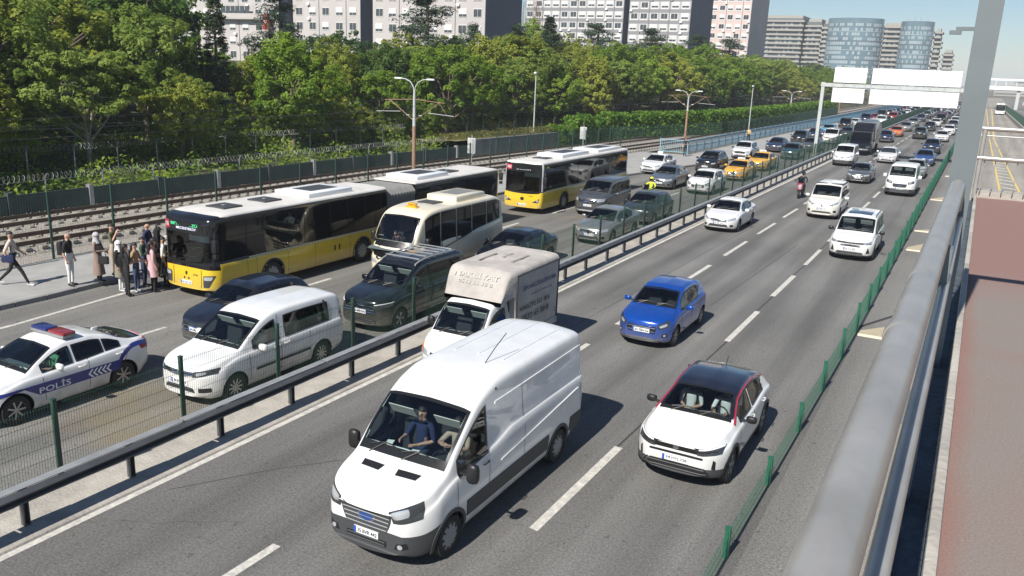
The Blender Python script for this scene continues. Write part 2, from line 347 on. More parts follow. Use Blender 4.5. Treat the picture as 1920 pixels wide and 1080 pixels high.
class Vehicle:
    def __init__(s, name, label, cat, sp, paintmat, group=None):
        s.sp = sp; s.L = sp['L']; s.W = sp['W']; s.H = max(p[1] for p in sp['prof']); s.paint = paintmat
        s.root = empty(name, (0, 0, 0), 0, label, cat, group)
        s.prof = pchip(sp['prof']); s.belt = pchip(sp['belt']); s.bot = pchip(sp.get('bottom', [(0, .26), (.5, .2), (s.L - .5, .22), (s.L, .32)]))
        s.bow = sp.get('bow', .12); s.holes = []; s.arches = [(y, sp['r'] + sp.get('gap', .055)) for y in sp['axles']]
        s.loft()
    def fade(s, t): return 1 - (lambda u: u * u * (3 - 2 * u))(clamp(t / 1.3))
    def yy(s, x, t):
        q = (x / (s.W / 2)) ** 2
        return t + s.bow * q * s.fade(t) - s.bow * .5 * q * s.fade(s.L - t)
    def plan(s, t):
        sp = s.sp; W2 = s.W / 2; f = 1
        for d, cx, ry in ((t, sp.get('cx', .30), sp.get('ry', .45)), (s.L - t, sp.get('cxr', .16), sp.get('ryr', .3))):
            if d < ry: f *= 1 - cx / W2 * (1 - math.sqrt(max(0, 1 - (1 - d / ry) ** 2)))
        return f
    def dims(s, t):
        sp = s.sp; w = s.W / 2 * s.plan(t) * pchip(sp.get('taper', [(0, 1)]))(t); zt = s.prof(t); zs = min(s.belt(t), zt - .05)
        bm_ = max(p[1] for p in sp['belt']); g = clamp((zt - zs - .07) / max(.1, s.H - bm_ - .07))
        wr = lerp(.90, sp.get('rw', .66), g) * w; dr = lerp(.045, sp.get('dr', .085), g); zr = zt - dr
        return w, zt, min(zs, zr - .012), g, wr, zr
    def section(s, t):
        w, zt, zs, g, wr, zr = s.dims(t); zb = s.bot(t); h = zs - zb; tw = s.sp.get('tuck', .9)
        return [(0, zb), (w * .78, zb), (w * tw, zb + .01), (w * .965, zb + .12 * h), (w * .99, zb + .32 * h), (w * 1.0, zb + .60 * h), (w * .995, zb + .84 * h), (w * .972, zs - .01), (lerp(w * .94, wr, .08), zs + .012),
                (lerp(w * .94, wr, .5), lerp(zs, zr, .5)), (lerp(w * .94, wr, .93), lerp(zs, zr, .94)), (wr * .965, zr + (zt - zr) * .42), (wr * .84, zr + (zt - zr) * .74), (wr * .5, zt - .012 * g - .006), (0, zt)]
    def loft(s):
        sp = s.sp; L = s.L; n = sp.get('n', 5); st = sp.get('step', .06)
        fr = [0, .004, .014, .03, .052, .08, .115, .155, .2, .25, .3]
        k = max(2, int((L - .6) / st)); ts = fr + [.3 + (L - .6) * i / k for i in range(1, k)] + [L - x for x in fr[::-1]]
        V = []; rows = []
        for t in ts:
            c = s.section(t); pts = []; c2 = [c[0]] + c + [c[-1]]
            for i in range(1, len(c2) - 1):
                a = ((c2[i - 1][0] + c2[i][0]) / 2, (c2[i - 1][1] + c2[i][1]) / 2); b = c2[i]; d = ((c2[i][0] + c2[i + 1][0]) / 2, (c2[i][1] + c2[i + 1][1]) / 2)
                for j in range(n):
                    u = j / n; pts.append(((1 - u) ** 2 * a[0] + 2 * u * (1 - u) * b[0] + u * u * d[0], (1 - u) ** 2 * a[1] + 2 * u * (1 - u) * b[1] + u * u * d[1]))
            pts.append(c[-1]); pts[0] = (0, c[0][1])
            row = []
            for (x, z) in pts: row.append((x, s.yy(x, t) + s.rake(t, z), z))
            rows.append(row)
        m = len(rows[0]); F = []; FM = []
        def vid(i, j, sd): return (i * m + j) * 2 + (sd if 0 < j < m - 1 else 0)
        for row in rows:
            for (x, y, z) in row: V += [(x, y, z), (-x, y, z)]
        clad = []
        for e in sp.get('clad', []):
            if len(e) == 6:                       # the line follows the body's own rows, set at a reference station
                i0 = min(range(len(ts)), key=lambda i: abs(ts[i] - e[5])); jm = max([j for j in range(m) if rows[i0][j][2] <= e[3] and j < m * .6] or [0]); clad.append((e[0], e[1], -9, jm, e[4], True))
            else: clad.append(tuple(e) + (False,))
        for i in range(len(ts) - 1):
            tm = (ts[i] + ts[i + 1]) / 2
            for j in range(m - 1):
                mi = 0; zc = None
                for (t0, t1, z0, z1, slot, byrow) in clad:
                    if t0 <= tm <= t1:
                        if byrow:
                            if j < z1: mi = slot
                            continue
                        zc = (rows[i][j][2] + rows[i][j + 1][2] + rows[i + 1][j][2] + rows[i + 1][j + 1][2]) / 4
                        if z0 <= zc <= z1: mi = slot
                for sd in (0, 1):
                    a, b, c, d = vid(i, j, sd), vid(i + 1, j, sd), vid(i + 1, j + 1, sd), vid(i, j + 1, sd)
                    F.append((a, b, c, d) if sd == 0 else (d, c, b, a)); FM.append(mi)
        nb = len(F)
        for (i, fl) in ((0, 0), (len(ts) - 1, 1)):                 # nose and tail caps, laid as rows across
            for j in range(m - 1):
                a, b, c, d = vid(i, j, 0), vid(i, j + 1, 0), vid(i, j + 1, 1), vid(i, j, 1)
                q = [a, b, c, d]; q = [x for k2, x in enumerate(q) if x not in q[:k2]]
                if len(q) < 3: continue
                zc = (rows[i][j][2] + rows[i][j + 1][2]) / 2; tm = ts[i]; mi = 0
                for (t0, t1, z0, z1, slot, byrow) in clad:
                    if t0 <= tm <= t1 and ((byrow and j < z1) or (not byrow and z0 <= zc <= z1)): mi = slot
                F.append(tuple(q)); FM.append(mi)
        s.V, s.F, s.FM = V, F, FM
        s.bvh = BVHTree.FromPolygons([Vector(v) for v in V], F)
    def rake(s, t, z): return s.sp.get('rake', 0) * (z - .5) * s.fade(t * 1.6) + s.sp.get('raker', 0) * (z - .5) * s.fade((s.L - t) * 1.6)
    def hit(s, axis, a, b):
        o, d = {'F': ((a, -4, b), (0, 1, 0)), 'R': ((a, s.L + 4, b), (0, -1, 0)), 'S': ((4, a, b), (-1, 0, 0)), 'SL': ((-4, a, b), (1, 0, 0)), 'T': ((a, b, 6), (0, 0, -1))}[axis]
        r = s.bvh.ray_cast(Vector(o), Vector(d))
        if r[0] is None:
            e = {'F': (a, .05, b), 'R': (a, s.L - .05, b), 'S': (s.W / 2, a, b), 'SL': (-s.W / 2, a, b), 'T': (a, b, s.H)}[axis]
            r = s.bvh.find_nearest(Vector(e))
        p, nn = r[0], r[1].normalized()
        if nn.dot(Vector(d)) > 0: nn = -nn
        return p, nn
    def fmap(s, bot, top, k, nu=14, nv=8):
        B = resample(bot, 25); T = resample(top, 25)
        def f(u, v):
            if k: u, v = u * math.sqrt(1 - k * v * v / 2), v * math.sqrt(1 - k * u * u / 2)
            i = (u + 1) / 2 * 24; a = int(min(23, max(0, i))); q = i - a
            b = (lerp(B[a][0], B[a + 1][0], q), lerp(B[a][1], B[a + 1][1], q)); t = (lerp(T[a][0], T[a + 1][0], q), lerp(T[a][1], T[a + 1][1], q))
            h = (v + 1) / 2; return (lerp(b[0], t[0], h), lerp(b[1], t[1], h))
        return f
    def patch(s, name, axis, bot, top, m, off=.006, n=(12, 6), k=0., depth=.02, parent=None, mirror=True, smooth=50):
        """a panel that follows the body's surface between two outlines"""
        f = s.fmap(bot, top, k); mb = MB(); nu, nv = n; G = []
        for j in range(nv + 1):
            for i in range(nu + 1):
                a, b = f(-1 + 2 * i / nu, -1 + 2 * j / nv); p, nn = s.hit(axis, a, b); G.append((p + nn * off, nn))
        vs_ = [g[0] for g in G]; fs = []
        for j in range(nv):
            for i in range(nu): a = j * (nu + 1) + i; fs.append((a, a + 1, a + nu + 2, a + nu + 1))
        rim = [i for i in range(nu)] + [(nu + 1) * j + nu for j in range(nv)] + [(nu + 1) * nv + i for i in range(nu, 0, -1)] + [(nu + 1) * j for j in range(nv, 0, -1)]
        b0 = len(vs_); vs_ += [G[i][0] - G[i][1] * (off + depth) for i in rim]; q = len(rim)
        fs += [(rim[(i + 1) % q], rim[i], b0 + i, b0 + (i + 1) % q) for i in range(q)]
        mb.add(vs_, fs); return mb.build(name, m, parent or s.root, smooth)
    def ring(s, name, axis, bot, top, m, wd, off=.011, k=0., parent=None, nseg=14):
        f = s.fmap(bot, top, k); wx = max(abs(bot[-1][0] - bot[0][0]), abs(top[-1][0] - top[0][0])); wy = (math.hypot(top[0][0] - bot[0][0], top[0][1] - bot[0][1]) + math.hypot(top[-1][0] - bot[-1][0], top[-1][1] - bot[-1][1])) / 2
        if isinstance(wd, tuple): wu, wb, wt = wd
        else: wu = wb = wt = wd
        iu = 1 - 2 * wu / max(wx, .1); ib = -1 + 2 * wb / max(wy, .08); it = 1 - 2 * wt / max(wy, .08); B = []
        for i in range(nseg): B.append((-1 + 2 * i / nseg, -1))
        for i in range(nseg): B.append((1, -1 + 2 * i / nseg))
        for i in range(nseg): B.append((1 - 2 * i / nseg, 1))
        for i in range(nseg): B.append((-1, 1 - 2 * i / nseg))
        mb = MB(); vs_ = []; inner = []; N = len(B)
        for (u, v) in B:
            a, b = f(u, v); p, nn = s.hit(axis, a, b); vs_ += [p - nn * .012, p + nn * off]
            a, b = f(u * iu, lerp(ib, it, (v + 1) / 2)); inner.append((a, b)); p, nn = s.hit(axis, a, b); vs_ += [p + nn * off, p - nn * .012]
        fs = []
        for i in range(N):
            j = (i + 1) % N
            for q in range(3): fs.append((i * 4 + q, j * 4 + q, j * 4 + q + 1, i * 4 + q + 1))
        mb.add(vs_, fs); o = mb.build(name, m, parent or s.root, 40); return o, inner
    def window(s, name, axis, bot, top, wd=.045, k=.12, hole=True, glass=None, frame=None, n=(12, 6)):
        g = s.patch(name, axis, bot, top, glass or (M['glass'] if hole else M['farglass']), .005, n, k, .003)
        r, inner = s.ring('window_frame', axis, bot, top, frame or M['frit'], wd, .011, k, g)
        if hole: s.holes.append((axis, inner))
        return g
    def sidepoly(s, t0, t1, lo=.025, hi=.03, n=9, drop=None):
        bot, top = [], []
        for i in range(n):
            t = lerp(t0, t1, i / (n - 1)); w, zt, zs, g, wr, zr = s.dims(t); z0 = zs + lo; z1 = max(zr - hi, z0 + .02)
            if drop: z0 += drop(t)
            bot.append((t, z0)); top.append((t, z1))
        return bot, top
    def toppoly(s, t0, t1, x0=None, x1=None, inset=.05, n=9):
        """a screen between two stations, as wide as the pillars allow"""
        w0 = s.dims(t0)[4] - inset if x0 is None else x0; w1 = s.dims(t1)[4] - inset if x1 is None else x1
        f = lambda x, t: (x, s.yy(x, t)); X = [-1 + 2 * i / (n - 1) for i in range(n)]
        return [f(x * w0, t0) for x in X], [f(x * w1, t1) for x in X]
    def finish(s):
        """body shell: wheel openings cut on true circles, window openings cut behind their borders"""
        V = [Vector(v) for v in s.V]; W2 = s.W / 2
        for (ya, ra) in s.arches:
            for v in V:
                if abs(v.x) > W2 * .60:
                    d = math.hypot(v.y - ya, v.z - s.sp['r']); 
                    if abs(d - ra) < .032 and d > 1e-6: v.y = ya + (v.y - ya) * ra / d; v.z = s.sp['r'] + (v.z - s.sp['r']) * ra / d
        keep = []; km = []
        hb = [(ax, p, min(q[0] for q in p), max(q[0] for q in p), min(q[1] for q in p), max(q[1] for q in p)) for ax, p in s.holes]
        for f, mi in zip(s.F, s.FM):
            c = sum((V[i] for i in f), Vector()) / len(f); bad = False
            if abs(c.x) > W2 * .62:
                for (ya, ra) in s.arches:
                    if math.hypot(c.y - ya, c.z - s.sp['r']) < ra: bad = True
            if not bad and hb:
                for ax, p, a0, a1, b0, b1 in hb:
                    if ax == 'T': a, b = c.x, c.y
                    elif ax in ('F', 'R'): a, b = c.x, c.z
                    else: a, b = c.y, c.z
                    if not (a0 < a < a1 and b0 < b < b1): continue
                    if ax == 'S' and c.x < W2 * .4 or ax == 'SL' and c.x > -W2 * .4 or ax == 'F' and c.y > s.L / 3 or ax == 'R' and c.y < s.L * .6: continue
                    if ax == 'T' and c.z < s.belt(c.y) - .1: continue
                    if pip(a, b, p): bad = True; break
            if not bad: keep.append(f); km.append(mi)
        mb = MB(); mb.add(V, keep); mb.m = km
        me = mb.mesh('body', [s.paint] + s.sp.get('mats', [M['dgrey']]), 38)
        bm = bmesh.new(); bm.from_mesh(me); bmesh.ops.delete(bm, geom=[v for v in bm.verts if not v.link_faces], context='VERTS'); bm.to_mesh(me); bm.free()
        b = link('body', me, s.root); s.body = b
        for (ya, ra) in s.arches:                                  # dark wheel housings
            for sx in (-1, 1):
                lm = MB(); x0, x1 = sx * W2 * .52, sx * W2 * .93; q = []; N = 14
                for x in (x0, x1):
                    for i in range(N + 1): a = math.pi * 1.16 * i / N - .25; q.append((x, ya + math.cos(a) * (ra + .012), s.sp['r'] + math.sin(a) * (ra + .012)))
                f = [(i, i + 1, N + 2 + i, N + 1 + i) for i in range(N)] + [tuple(range(N + 1))]; lm.add(q, f); lm.build('wheel_housing', M['black'], s.root)
    def wheels(s, style='five', wd=.21):
        r = s.sp['r']; tm, rm = wheel_meshes(r, wd, style)
        for y in s.sp['axles']:
            for sx in (1, -1):
                t = link('wheel', tm, s.root, (sx * (s.W / 2 - wd / 2 - .025), y, r)); t.rotation_euler = (0, 0, 0 if sx > 0 else math.pi)
                link('rim', rm, t)
    def arch_trim(s, m, wd=.06):
        for (ya, ra) in s.arches:
            for ax in ('S', 'SL'):
                mb = MB(); q = []; N = 18
                for i in range(N + 1):
                    a = math.pi * 1.14 * i / N - .22
                    for rr, off in ((ra - .004, -.03), (ra - .004, .012), (ra + wd, .012), (ra + wd, -.02)):
                        y, z = ya + math.cos(a) * rr, s.sp['r'] + math.sin(a) * rr
                        p, nn = s.hit(ax, y, max(z, s.bot(y) + .03)); p = Vector((p.x, y, z)); q.append(p + nn * off)
                f = [(i * 4 + k, i * 4 + 4 + k, i * 4 + 5 + k, i * 4 + 1 + k) for i in range(N) for k in range(3)]
                mb.add(q, f); mb.build('arch_trim', m, s.root, 45)
    def pair(s, name, axis, bot, top, m, **kw):
        """the same panel on both sides of the nose or tail"""
        a = s.patch(name, axis, bot, top, m, **kw)
        b = s.patch(name, axis, [(-x, z) for x, z in bot[::-1]], [(-x, z) for x, z in top[::-1]], m, **kw)
        return a, b
    def sides(s, name, bot, top, m, **kw):
        return s.patch(name, 'S', bot, top, m, **kw), s.patch(name, 'SL', bot, top, m, **kw)
    def seams(s, lines, wd=.012, name='door_seam'):
        for ax in ('S', 'SL'):
            mb = MB()
            for (a, b) in lines:
                N = 10; q = []
                dx, dz = b[0] - a[0], b[1] - a[1]; l = math.hypot(dx, dz); px, pz = -dz / l * wd / 2, dx / l * wd / 2
                for i in range(N + 1):
                    y, z = lerp(a[0], b[0], i / N), lerp(a[1], b[1], i / N)
                    for sg in (-1, 1): p, nn = s.hit(ax, y + px * sg, z + pz * sg); q.append(p + nn * .0035)
                mb.add(q, [(2 * i, 2 * i + 1, 2 * i + 3, 2 * i + 2) for i in range(N)])
            mb.build(name, M['black'], s.root)
    def handles(s, pts, m=None):
        for (y, z) in pts:
            for ax in ('S', 'SL'):
                p, nn = s.hit(ax, y, z); mb = MB(); sx = 1 if ax == 'S' else -1
                mb.tube([p + Vector((0, -.09, 0)), p + Vector((sx * .028, -.075, .004)), p + Vector((sx * .032, .05, .008)), p + Vector((0, .085, .008))], .013, 6)
                mb.build('door_handle', m or s.paint, s.root, 50)
    def mirrors(s, y, z, m=None, size=(.20, .10, .14), out=.10, lens=True):
        for sx in (1, -1):
            p, nn = s.hit('S' if sx > 0 else 'SL', y, z); a, b, c = size; mb = MB(); x = p.x + sx * (out + a / 2)
            prof = [(-.5, .55), (-.44, .85), (-.2, 1), (.15, 1), (.4, .9), (.5, .62)]; q = []; n = 12
            for (u, k) in prof:
                for i in range(n):
                    t = 2 * math.pi * i / n; e = .65; cs, sn = math.cos(t), math.sin(t)
                    q.append((x + sx * u * a, y + (abs(cs) ** e * (1 if cs > 0 else -1)) * b / 2 * k + abs(u) * .04, z + .05 + (abs(sn) ** e * (1 if sn > 0 else -1)) * c / 2 * k))
            f = [(k * n + i, k * n + (i + 1) % n, k * n + n + (i + 1) % n, k * n + n + i) for k in range(len(prof) - 1) for i in range(n)] + [tuple(range(n))[::-1], tuple(range((len(prof) - 1) * n, len(prof) * n))]
            mb.add(q, f); mb.bar((p.x - sx * .03, y + .02, z), (x - sx * a * .3, y, z + .02), .03, 6, .025, mi=1)
            mb.build('mirror', [m or s.paint, M['black']], s.root, 50)
    def plate(s, x, z, key, w=.50, h=.11, axis='F', tilt=0):
        p, nn = s.hit(axis, x, z); sg = -1 if axis == 'F' else 1; y = p.y + sg * .012
        for dx in (-w / 2, w / 2):
            q, _ = s.hit(axis, x + dx, z); y = min(y, q.y + sg * .012) if sg < 0 else max(y, q.y + sg * .012)
        mb = MB(); mb.box(x - w / 2, x + w / 2, y - .006, y + .02, z - h / 2, z + h / 2)
        o = mb.build('number_plate', M['plate'], s.root)
        b = MB(); b.box(x - sg * -w / 2 - .0, x - sg * -w / 2 + .045 * (1 if sg < 0 else -1), y - .009, y + .005, z - h / 2 + .002, z + h / 2 - .002); b.build('plate_band', M['plateblue'], o)
        yy = y + sg * .0105
        text_on(key, lambda u, v: (x - sg * u + .022, yy, z + v), w * .80, h * .62, 'plate_number', M['ink'], o)
        return o
    def badge(s, x, z, m, r=.06, axis='F', sx=1, ringm=None):
        p, nn = s.hit(axis, x, z); mb = MB(); sg = -1 if axis == 'F' else 1
        for rr, d0, d1, mi in ((r, 0, .014, 1 if ringm else 0), (r * .8, .012, .02, 0)):
            q = []; n = 18
            for d in (d0, d1):
                for i in range(n): a = 2 * math.pi * i / n; q.append((p.x + rr * sx * math.cos(a), p.y + sg * d, p.z + rr * math.sin(a)))
            mb.add(q, [tuple(range(n, 2 * n))] + [(i, (i + 1) % n, n + (i + 1) % n, n + i) for i in range(n)], mi)
        return mb.build('badge', [m, ringm or m], s.root)
    def wipers(s, t0, t1, xs=((-.45, .05), (.1, .62))):
        for (xa, xb) in xs:
            mb = MB(); pts = []
            for i in range(7):
                u = i / 6; x = lerp(xa, xb, u); t = lerp(t0, t1, .10 + .07 * math.sin(u * 3)); p, nn = s.hit('T', x, s.yy(x, t)); pts.append(p + nn * .03)
            mb.tube(pts, .009, 5); a = lerp(xa, xb, .5); p, nn = s.hit('T', a - .25, s.yy(a, t0 - .02)); mb.tube([p + nn * .01, pts[3] + Vector((0, 0, .015))], .010, 5)
            mb.build('wiper', M['black'], s.root)
    def interior(s, t0, t1, zf, seats, zc, light=False, wheel_x=.36, dash=True, visors=True, screen=None):
        """dashboard, seats, steering wheel; every piece inside the cabin"""
        W2 = s.W / 2 * .86; mb = MB(); zl = zf - .38
        mb.box(-W2, W2, t0 - .1, t1, zl - .05, zl); mb.box(-W2, W2, t1, t1 + .04, zl, s.prof(t1) - .14)
        for sx in (-1, 1): mb.box(sx * W2 - .03, sx * W2 + .03, t0, t1, zl, zf - .06)
        mb.build('cabin_lining', M['inter'], s.root)
        if dash:
            d = MB(); q = []
            for x in (-W2, W2): q += [(x, t0 - .34, zf - .05), (x, t0 - .12, zf + .0), (x, t0 + .25, zf + .01), (x, t0 + .32, zf - .06), (x, t0 + .28, zl)]
            d.add(q, [(0, 1, 2, 3, 4), (9, 8, 7, 6, 5)] + [(i, i + 5, (i + 1) % 5 + 5, (i + 1) % 5) for i in range(5)]); d.build('dashboard', M['dash'], s.root)
            st = MB(); c = Vector((wheel_x, t0 + .45, zf - .02)); q = []
            for i in range(17):
                a = 2 * math.pi * i / 16; q.append(c + Vector((math.cos(a) * .18, math.sin(a) * .07, math.sin(a) * .165)))
            st.tube(q, .015, 6); st.bar(c - Vector((.17, 0, 0)), c + Vector((.17, 0, 0)), .02); st.bar(c, c + Vector((0, -.25, -.12)), .03)
            st.build('steering_wheel', M['black'], s.root, 60)
        if (light, zc) not in SEATS:
            sm = MB(); q = []
            for (y, z, hw, d) in ((0, -.42, .25, .5), (.03, -.28, .25, .5)): pass
            sm.add(*rbox(0, -.22, -.36, .50, .52, .17)); sm.add(*rbox(0, .08, -.02, .50, .16, .62, lean=.16)); sm.add(*rbox(0, .17, .37, .27, .10, .17, lean=.1))
            SEATS[(light, zc)] = sm.mesh('seat', M['seatlight'] if light else M['seat'], 60)
        for (x, y) in seats: link('seat', SEATS[(light, zc)], s.root, (x, y, zc))
        if visors:
            for x in (-wheel_x, wheel_x):
                q, nn = s.hit('T', x, s.yy(x, visors)); v = MB(); v.obox((x, q.y + .06, q.z - .13), .50, .015, .22, (.62, 0, 0)); v.build('sun_visor', M['visor'], s.root)
SEATS = {}
def rbox(x, y, z, sx, sy, sz, lean=0):
    """a softly rounded block"""
    bm = bmesh.new(); bmesh.ops.create_cube(bm, size=1)
    for v in bm.verts: v.co = Vector((v.co.x * sx, v.co.y * sy, v.co.z * sz))
    bmesh.ops.bevel(bm, geom=bm.edges[:], offset=min(sx, sy, sz) * .3, segments=2, affect='EDGES', profile=.6)
    bm.verts.index_update(); vs_ = [(v.co.x + x, v.co.y + y + lean * v.co.z, v.co.z + z) for v in bm.verts]; fs = [tuple(v.index for v in f.verts) for f in bm.faces]; bm.free(); return vs_, fs
# ------------------------------------------------------------------ kinds of vehicle
def mx(pts): return [(-x, z) for x, z in pts[::-1]]
def build_car(name, label, cat, sp, pm, key='34 NB 5102', group=None):
    v = Vehicle(name, label, cat, sp, pm, group)
    hole = sp.get('hole', True); g = sp.get('glass')
    t0, t1 = sp['ws']; b, t = v.toppoly(t0, t1); v.window('windshield', 'T', b, t, sp.get('frit', (.045, .09, .05)), .06, hole, n=(16, 8))
    if sp.get('rwin'):
        a, c = sp['rwin']; b, t = v.toppoly(a, c, inset=.07)
        v.window('rear_window', 'T', b, t, .05, .06, False)
    if sp.get('rback'):
        z0, z1, xw = sp['rback']; v.window('rear_window', 'R', [(-xw, z0), (xw, z0)], [(-xw * .88, z1), (xw * .88, z1)], .05, .1, False)
    for i, (a, c) in enumerate(sp['sw']):
        b, t = v.sidepoly(a, c, *sp.get('swz', (.03, .035)), drop=sp.get('drop'))
        hh = hole and (i == 0 or sp.get('hole2', True))
        for ax in ('S', 'SL'): v.window('side_window', ax, b, t, .028, .06, hh, glass=(M['glassdark'] if i and hh and not g else None), n=(10, 5))
    for q in sp['front']:
        nm, bt, tp, m, k = q[:5]; off = q[6] if len(q) > 6 else .006
        f = (lambda mm=(q[5] if len(q) > 5 else False): (v.pair(nm, 'F', bt, tp, M[m], k=k, off=off) if mm else v.patch(nm, 'F', bt, tp, M[m], k=k, off=off)))
        r = f()
        sub = SUB.get(nm)
        if sub: sub(v, r, bt, tp)
    for q in sp.get('rear', []): v.pair(q[0], 'R', q[1], q[2], M[q[3]], k=q[4])
    if sp.get('badge'): z, m, r, sx = sp['badge']; v.badge(0, z, M[m], r, 'F', sx, M['chrome'])
    if key: v.plate(sp.get('platex', 0), sp['platez'], key, w=sp.get('platew', .50))
    v.plate(0, sp.get('platezr', .75), '34 KL 907', axis='R')
    v.seams(sp.get('seams', [])); v.handles(sp.get('handles', []), M[sp['handlem']] if 'handlem' in sp else None)
    if 'mirror' in sp: v.mirrors(*sp['mirror'][:2], M[sp['mirror'][2]] if len(sp['mirror']) > 2 else None, **sp.get('mirrork', {}))
    v.wipers(t0, t1, sp.get('wipx', ((-.48, .05), (.08, .58))))
    if hole: v.interior(*sp['inter'], **sp.get('interk', {}))
    if sp.get('trim'): v.arch_trim(M[sp['trim']])
    v.wheels(sp.get('style', 'five'), sp.get('tw', .21))
    return v
def bars(v, r, bt, tp, m='chrome', n=3):
    f = v.fmap(bt, tp, .1)
    for i in range(n):
        q = -1 + 2 * (i + .5) / n; mb = MB(); P = []
        for j in range(13):
            a, b = f(-.94 + 1.88 * j / 12, q); p, nn = v.hit('F', a, b); P.append(p + nn * .012)
        mb.tube(P, .011, 5); mb.build('grille_bar', M[m], r, 60)
SUB = {'grille': lambda v, r, b, t: bars(v, r, b, t, v.sp.get('bar', 'chrome'), v.sp.get('nbar', 2)),
       'lower_grille': lambda v, r, b, t: bars(v, r, b, t, 'dgrey', 2)}
def q4(x0, z0, x1, z1, x2, z2, x3, z3): return [(x0, z0), (x1, z1)], [(x3, z3), (x2, z2)]      # bottom l, bottom r, top r, top l
def rect(x0, x1, z0, z1): return [(x0, z0), (x1, z0)], [(x0, z1), (x1, z1)]

# -- large panel van
SP_VAN = dict(L=6.0, W=1.98, n=6, step=.055, axles=(.97, 4.83), r=.35, rw=.86, dr=.13, cx=.34, ry=.55, bow=.26, cxr=.06, ryr=.12, tuck=.93,
    prof=[(0, 1.0), (.05, 1.12), (.16, 1.20), (.5, 1.30), (.90, 1.42), (1.3, 1.78), (1.78, 2.18), (2.1, 2.36), (2.6, 2.48), (3.2, 2.50), (5.5, 2.49), (5.85, 2.46), (6.0, 2.38)],
    belt=[(0, .92), (.5, 1.10), (.95, 1.22), (1.5, 1.30), (2.3, 1.36), (3, 1.5), (6, 1.52)], bottom=[(0, .34), (.2, .26), (.6, .26), (5.4, .3), (6, .42)],
    clad=[(0, .60, 0, .68, 1, .25), (5.5, 6.01, 0, .62, 1)], ws=(.93, 1.78), frit=(.045, .12, .05), sw=[(1.20, 2.10)], swz=(-.03, .09), rback=(1.5, 2.1, .7),
    front=[('headlight', *q4(.50, .84, .88, .92, .84, 1.18, .44, 1.04), 'lampdark', .12, True), ('headlamp_reflector', *q4(.52, .92, .74, .98, .72, 1.11, .48, 1.03), 'lamp', .4, True, .012),
           ('grille', *q4(-.40, .64, .40, .64, .50, 1.00, -.50, 1.00), 'dgrey', .28, False, .012), ('lower_grille', *rect(-.38, .38, .40, .50), 'black', .1),
           ('fog_lamp', *q4(.52, .42, .74, .46, .72, .56, .56, .52), 'black', .2, True), ('fog_lens', *rect(.585, .665, .45, .52), 'lamp', .9, True, .014)],
    rear=[('tail_light', *rect(.80, .92, .95, 1.5), 'red', .1)], badge=(.83, 'emblue', .095, 1.7), bar='hub', nbar=5, platez=.55, platew=.46, platezr=1.0,
    seams=[((1.14, .50), (1.14, 1.2)), ((2.12, .5), (2.12, 2.15)), ((3.35, .55), (3.35, 2.15)), ((1.14, .5), (2.12, .5))], handles=[(2.0, 1.18)], handlem='black',
    mirror=(1.25, 1.30, 'black'), mirrork=dict(size=(.20, .13, .34), out=.14), wipx=((-.62, -.05), (.0, .62)), inter=(1.0, 2.45, 1.30), interk=dict(seats=((-.45, 2.0), (.45, 2.0)), zc=1.25, wheel_x=.45, visors=1.60),
    trim='dgrey', style='cover', tw=.22)
# -- small crossover, two-tone
SP_CROSS = dict(L=4.2, W=1.74, n=6, step=.05, axles=(.83, 3.44), r=.335, rw=.70, dr=.085, cx=.38, ry=.55, bow=.2, cxr=.3, ryr=.45,
    prof=[(0, .86), (.04, .95), (.14, 1.0), (.4, 1.03), (.85, 1.05), (1.05, 1.07), (1.35, 1.22), (1.78, 1.42), (2.1, 1.50), (2.6, 1.52), (3.1, 1.48), (3.55, 1.38), (3.85, 1.16), (4.1, 1.02), (4.2, .9)],
    belt=[(0, .74), (.5, .86), (1.1, .93), (2.3, .97), (3.3, 1.05), (4.2, .98)], bottom=[(0, .32), (.2, .24), (.6, .2), (3.8, .22), (4.2, .40)],
    mats=[M['dgrey'], None], clad=[(0, .42, 0, .47, 1, .1), (.42, 4.3, 0, .38, 1), (1.18, 1.88, 1.10, 2, 2), (1.86, 3.6, 1.36, 2, 2), (3.3, 3.85, 1.28, 2, 2)],
    ws=(1.10, 1.80), sw=[(1.42, 2.28), (2.36, 3.25)], swz=(.03, .05), rback=(1.1, 1.35, .55),
    front=[('grille', *q4(-.72, .745, .72, .745, .79, .87, -.79, .87), 'black', .02), ('headlight', *q4(.40, .735, .79, .755, .81, .89, .40, .862), 'lampdark', .05, True, .012), ('light_strip', *q4(.43, .838, .79, .865, .795, .888, .43, .860), 'drl', 0, True, .02),
           ('air_slot', *rect(-.52, .52, .645, .69), 'black', .2), ('lower_grille', *q4(-.66, .33, .66, .33, .56, .49, -.56, .49), 'black', .1), ('side_vent', *q4(.66, .48, .72, .46, .72, .62, .68, .66), 'black', .1, True)],
    rear=[('tail_light', *rect(.5, .8, .86, .96), 'red', .1)], badge=(.81, 'chrome', .055, 1.1), bar='black', nbar=1, platez=.56,
    seams=[((1.32, .38), (1.28, .93)), ((2.32, .36), (2.34, 1.0)), ((3.2, .62), (3.3, 1.0)), ((1.32, .38), (3.0, .38))], handles=[(2.2, .86), (3.12, .91)],
    mirror=(1.5, 1.0, 'black'), inter=(1.15, 3.1, .98), interk=dict(seats=((-.36, 2.15), (.36, 2.15)), zc=.86, visors=None), trim='black', style='five')
SP_CROSS['mats'] = [M['dgrey'], paint('black gloss', (.012, .016, .03), .15)]
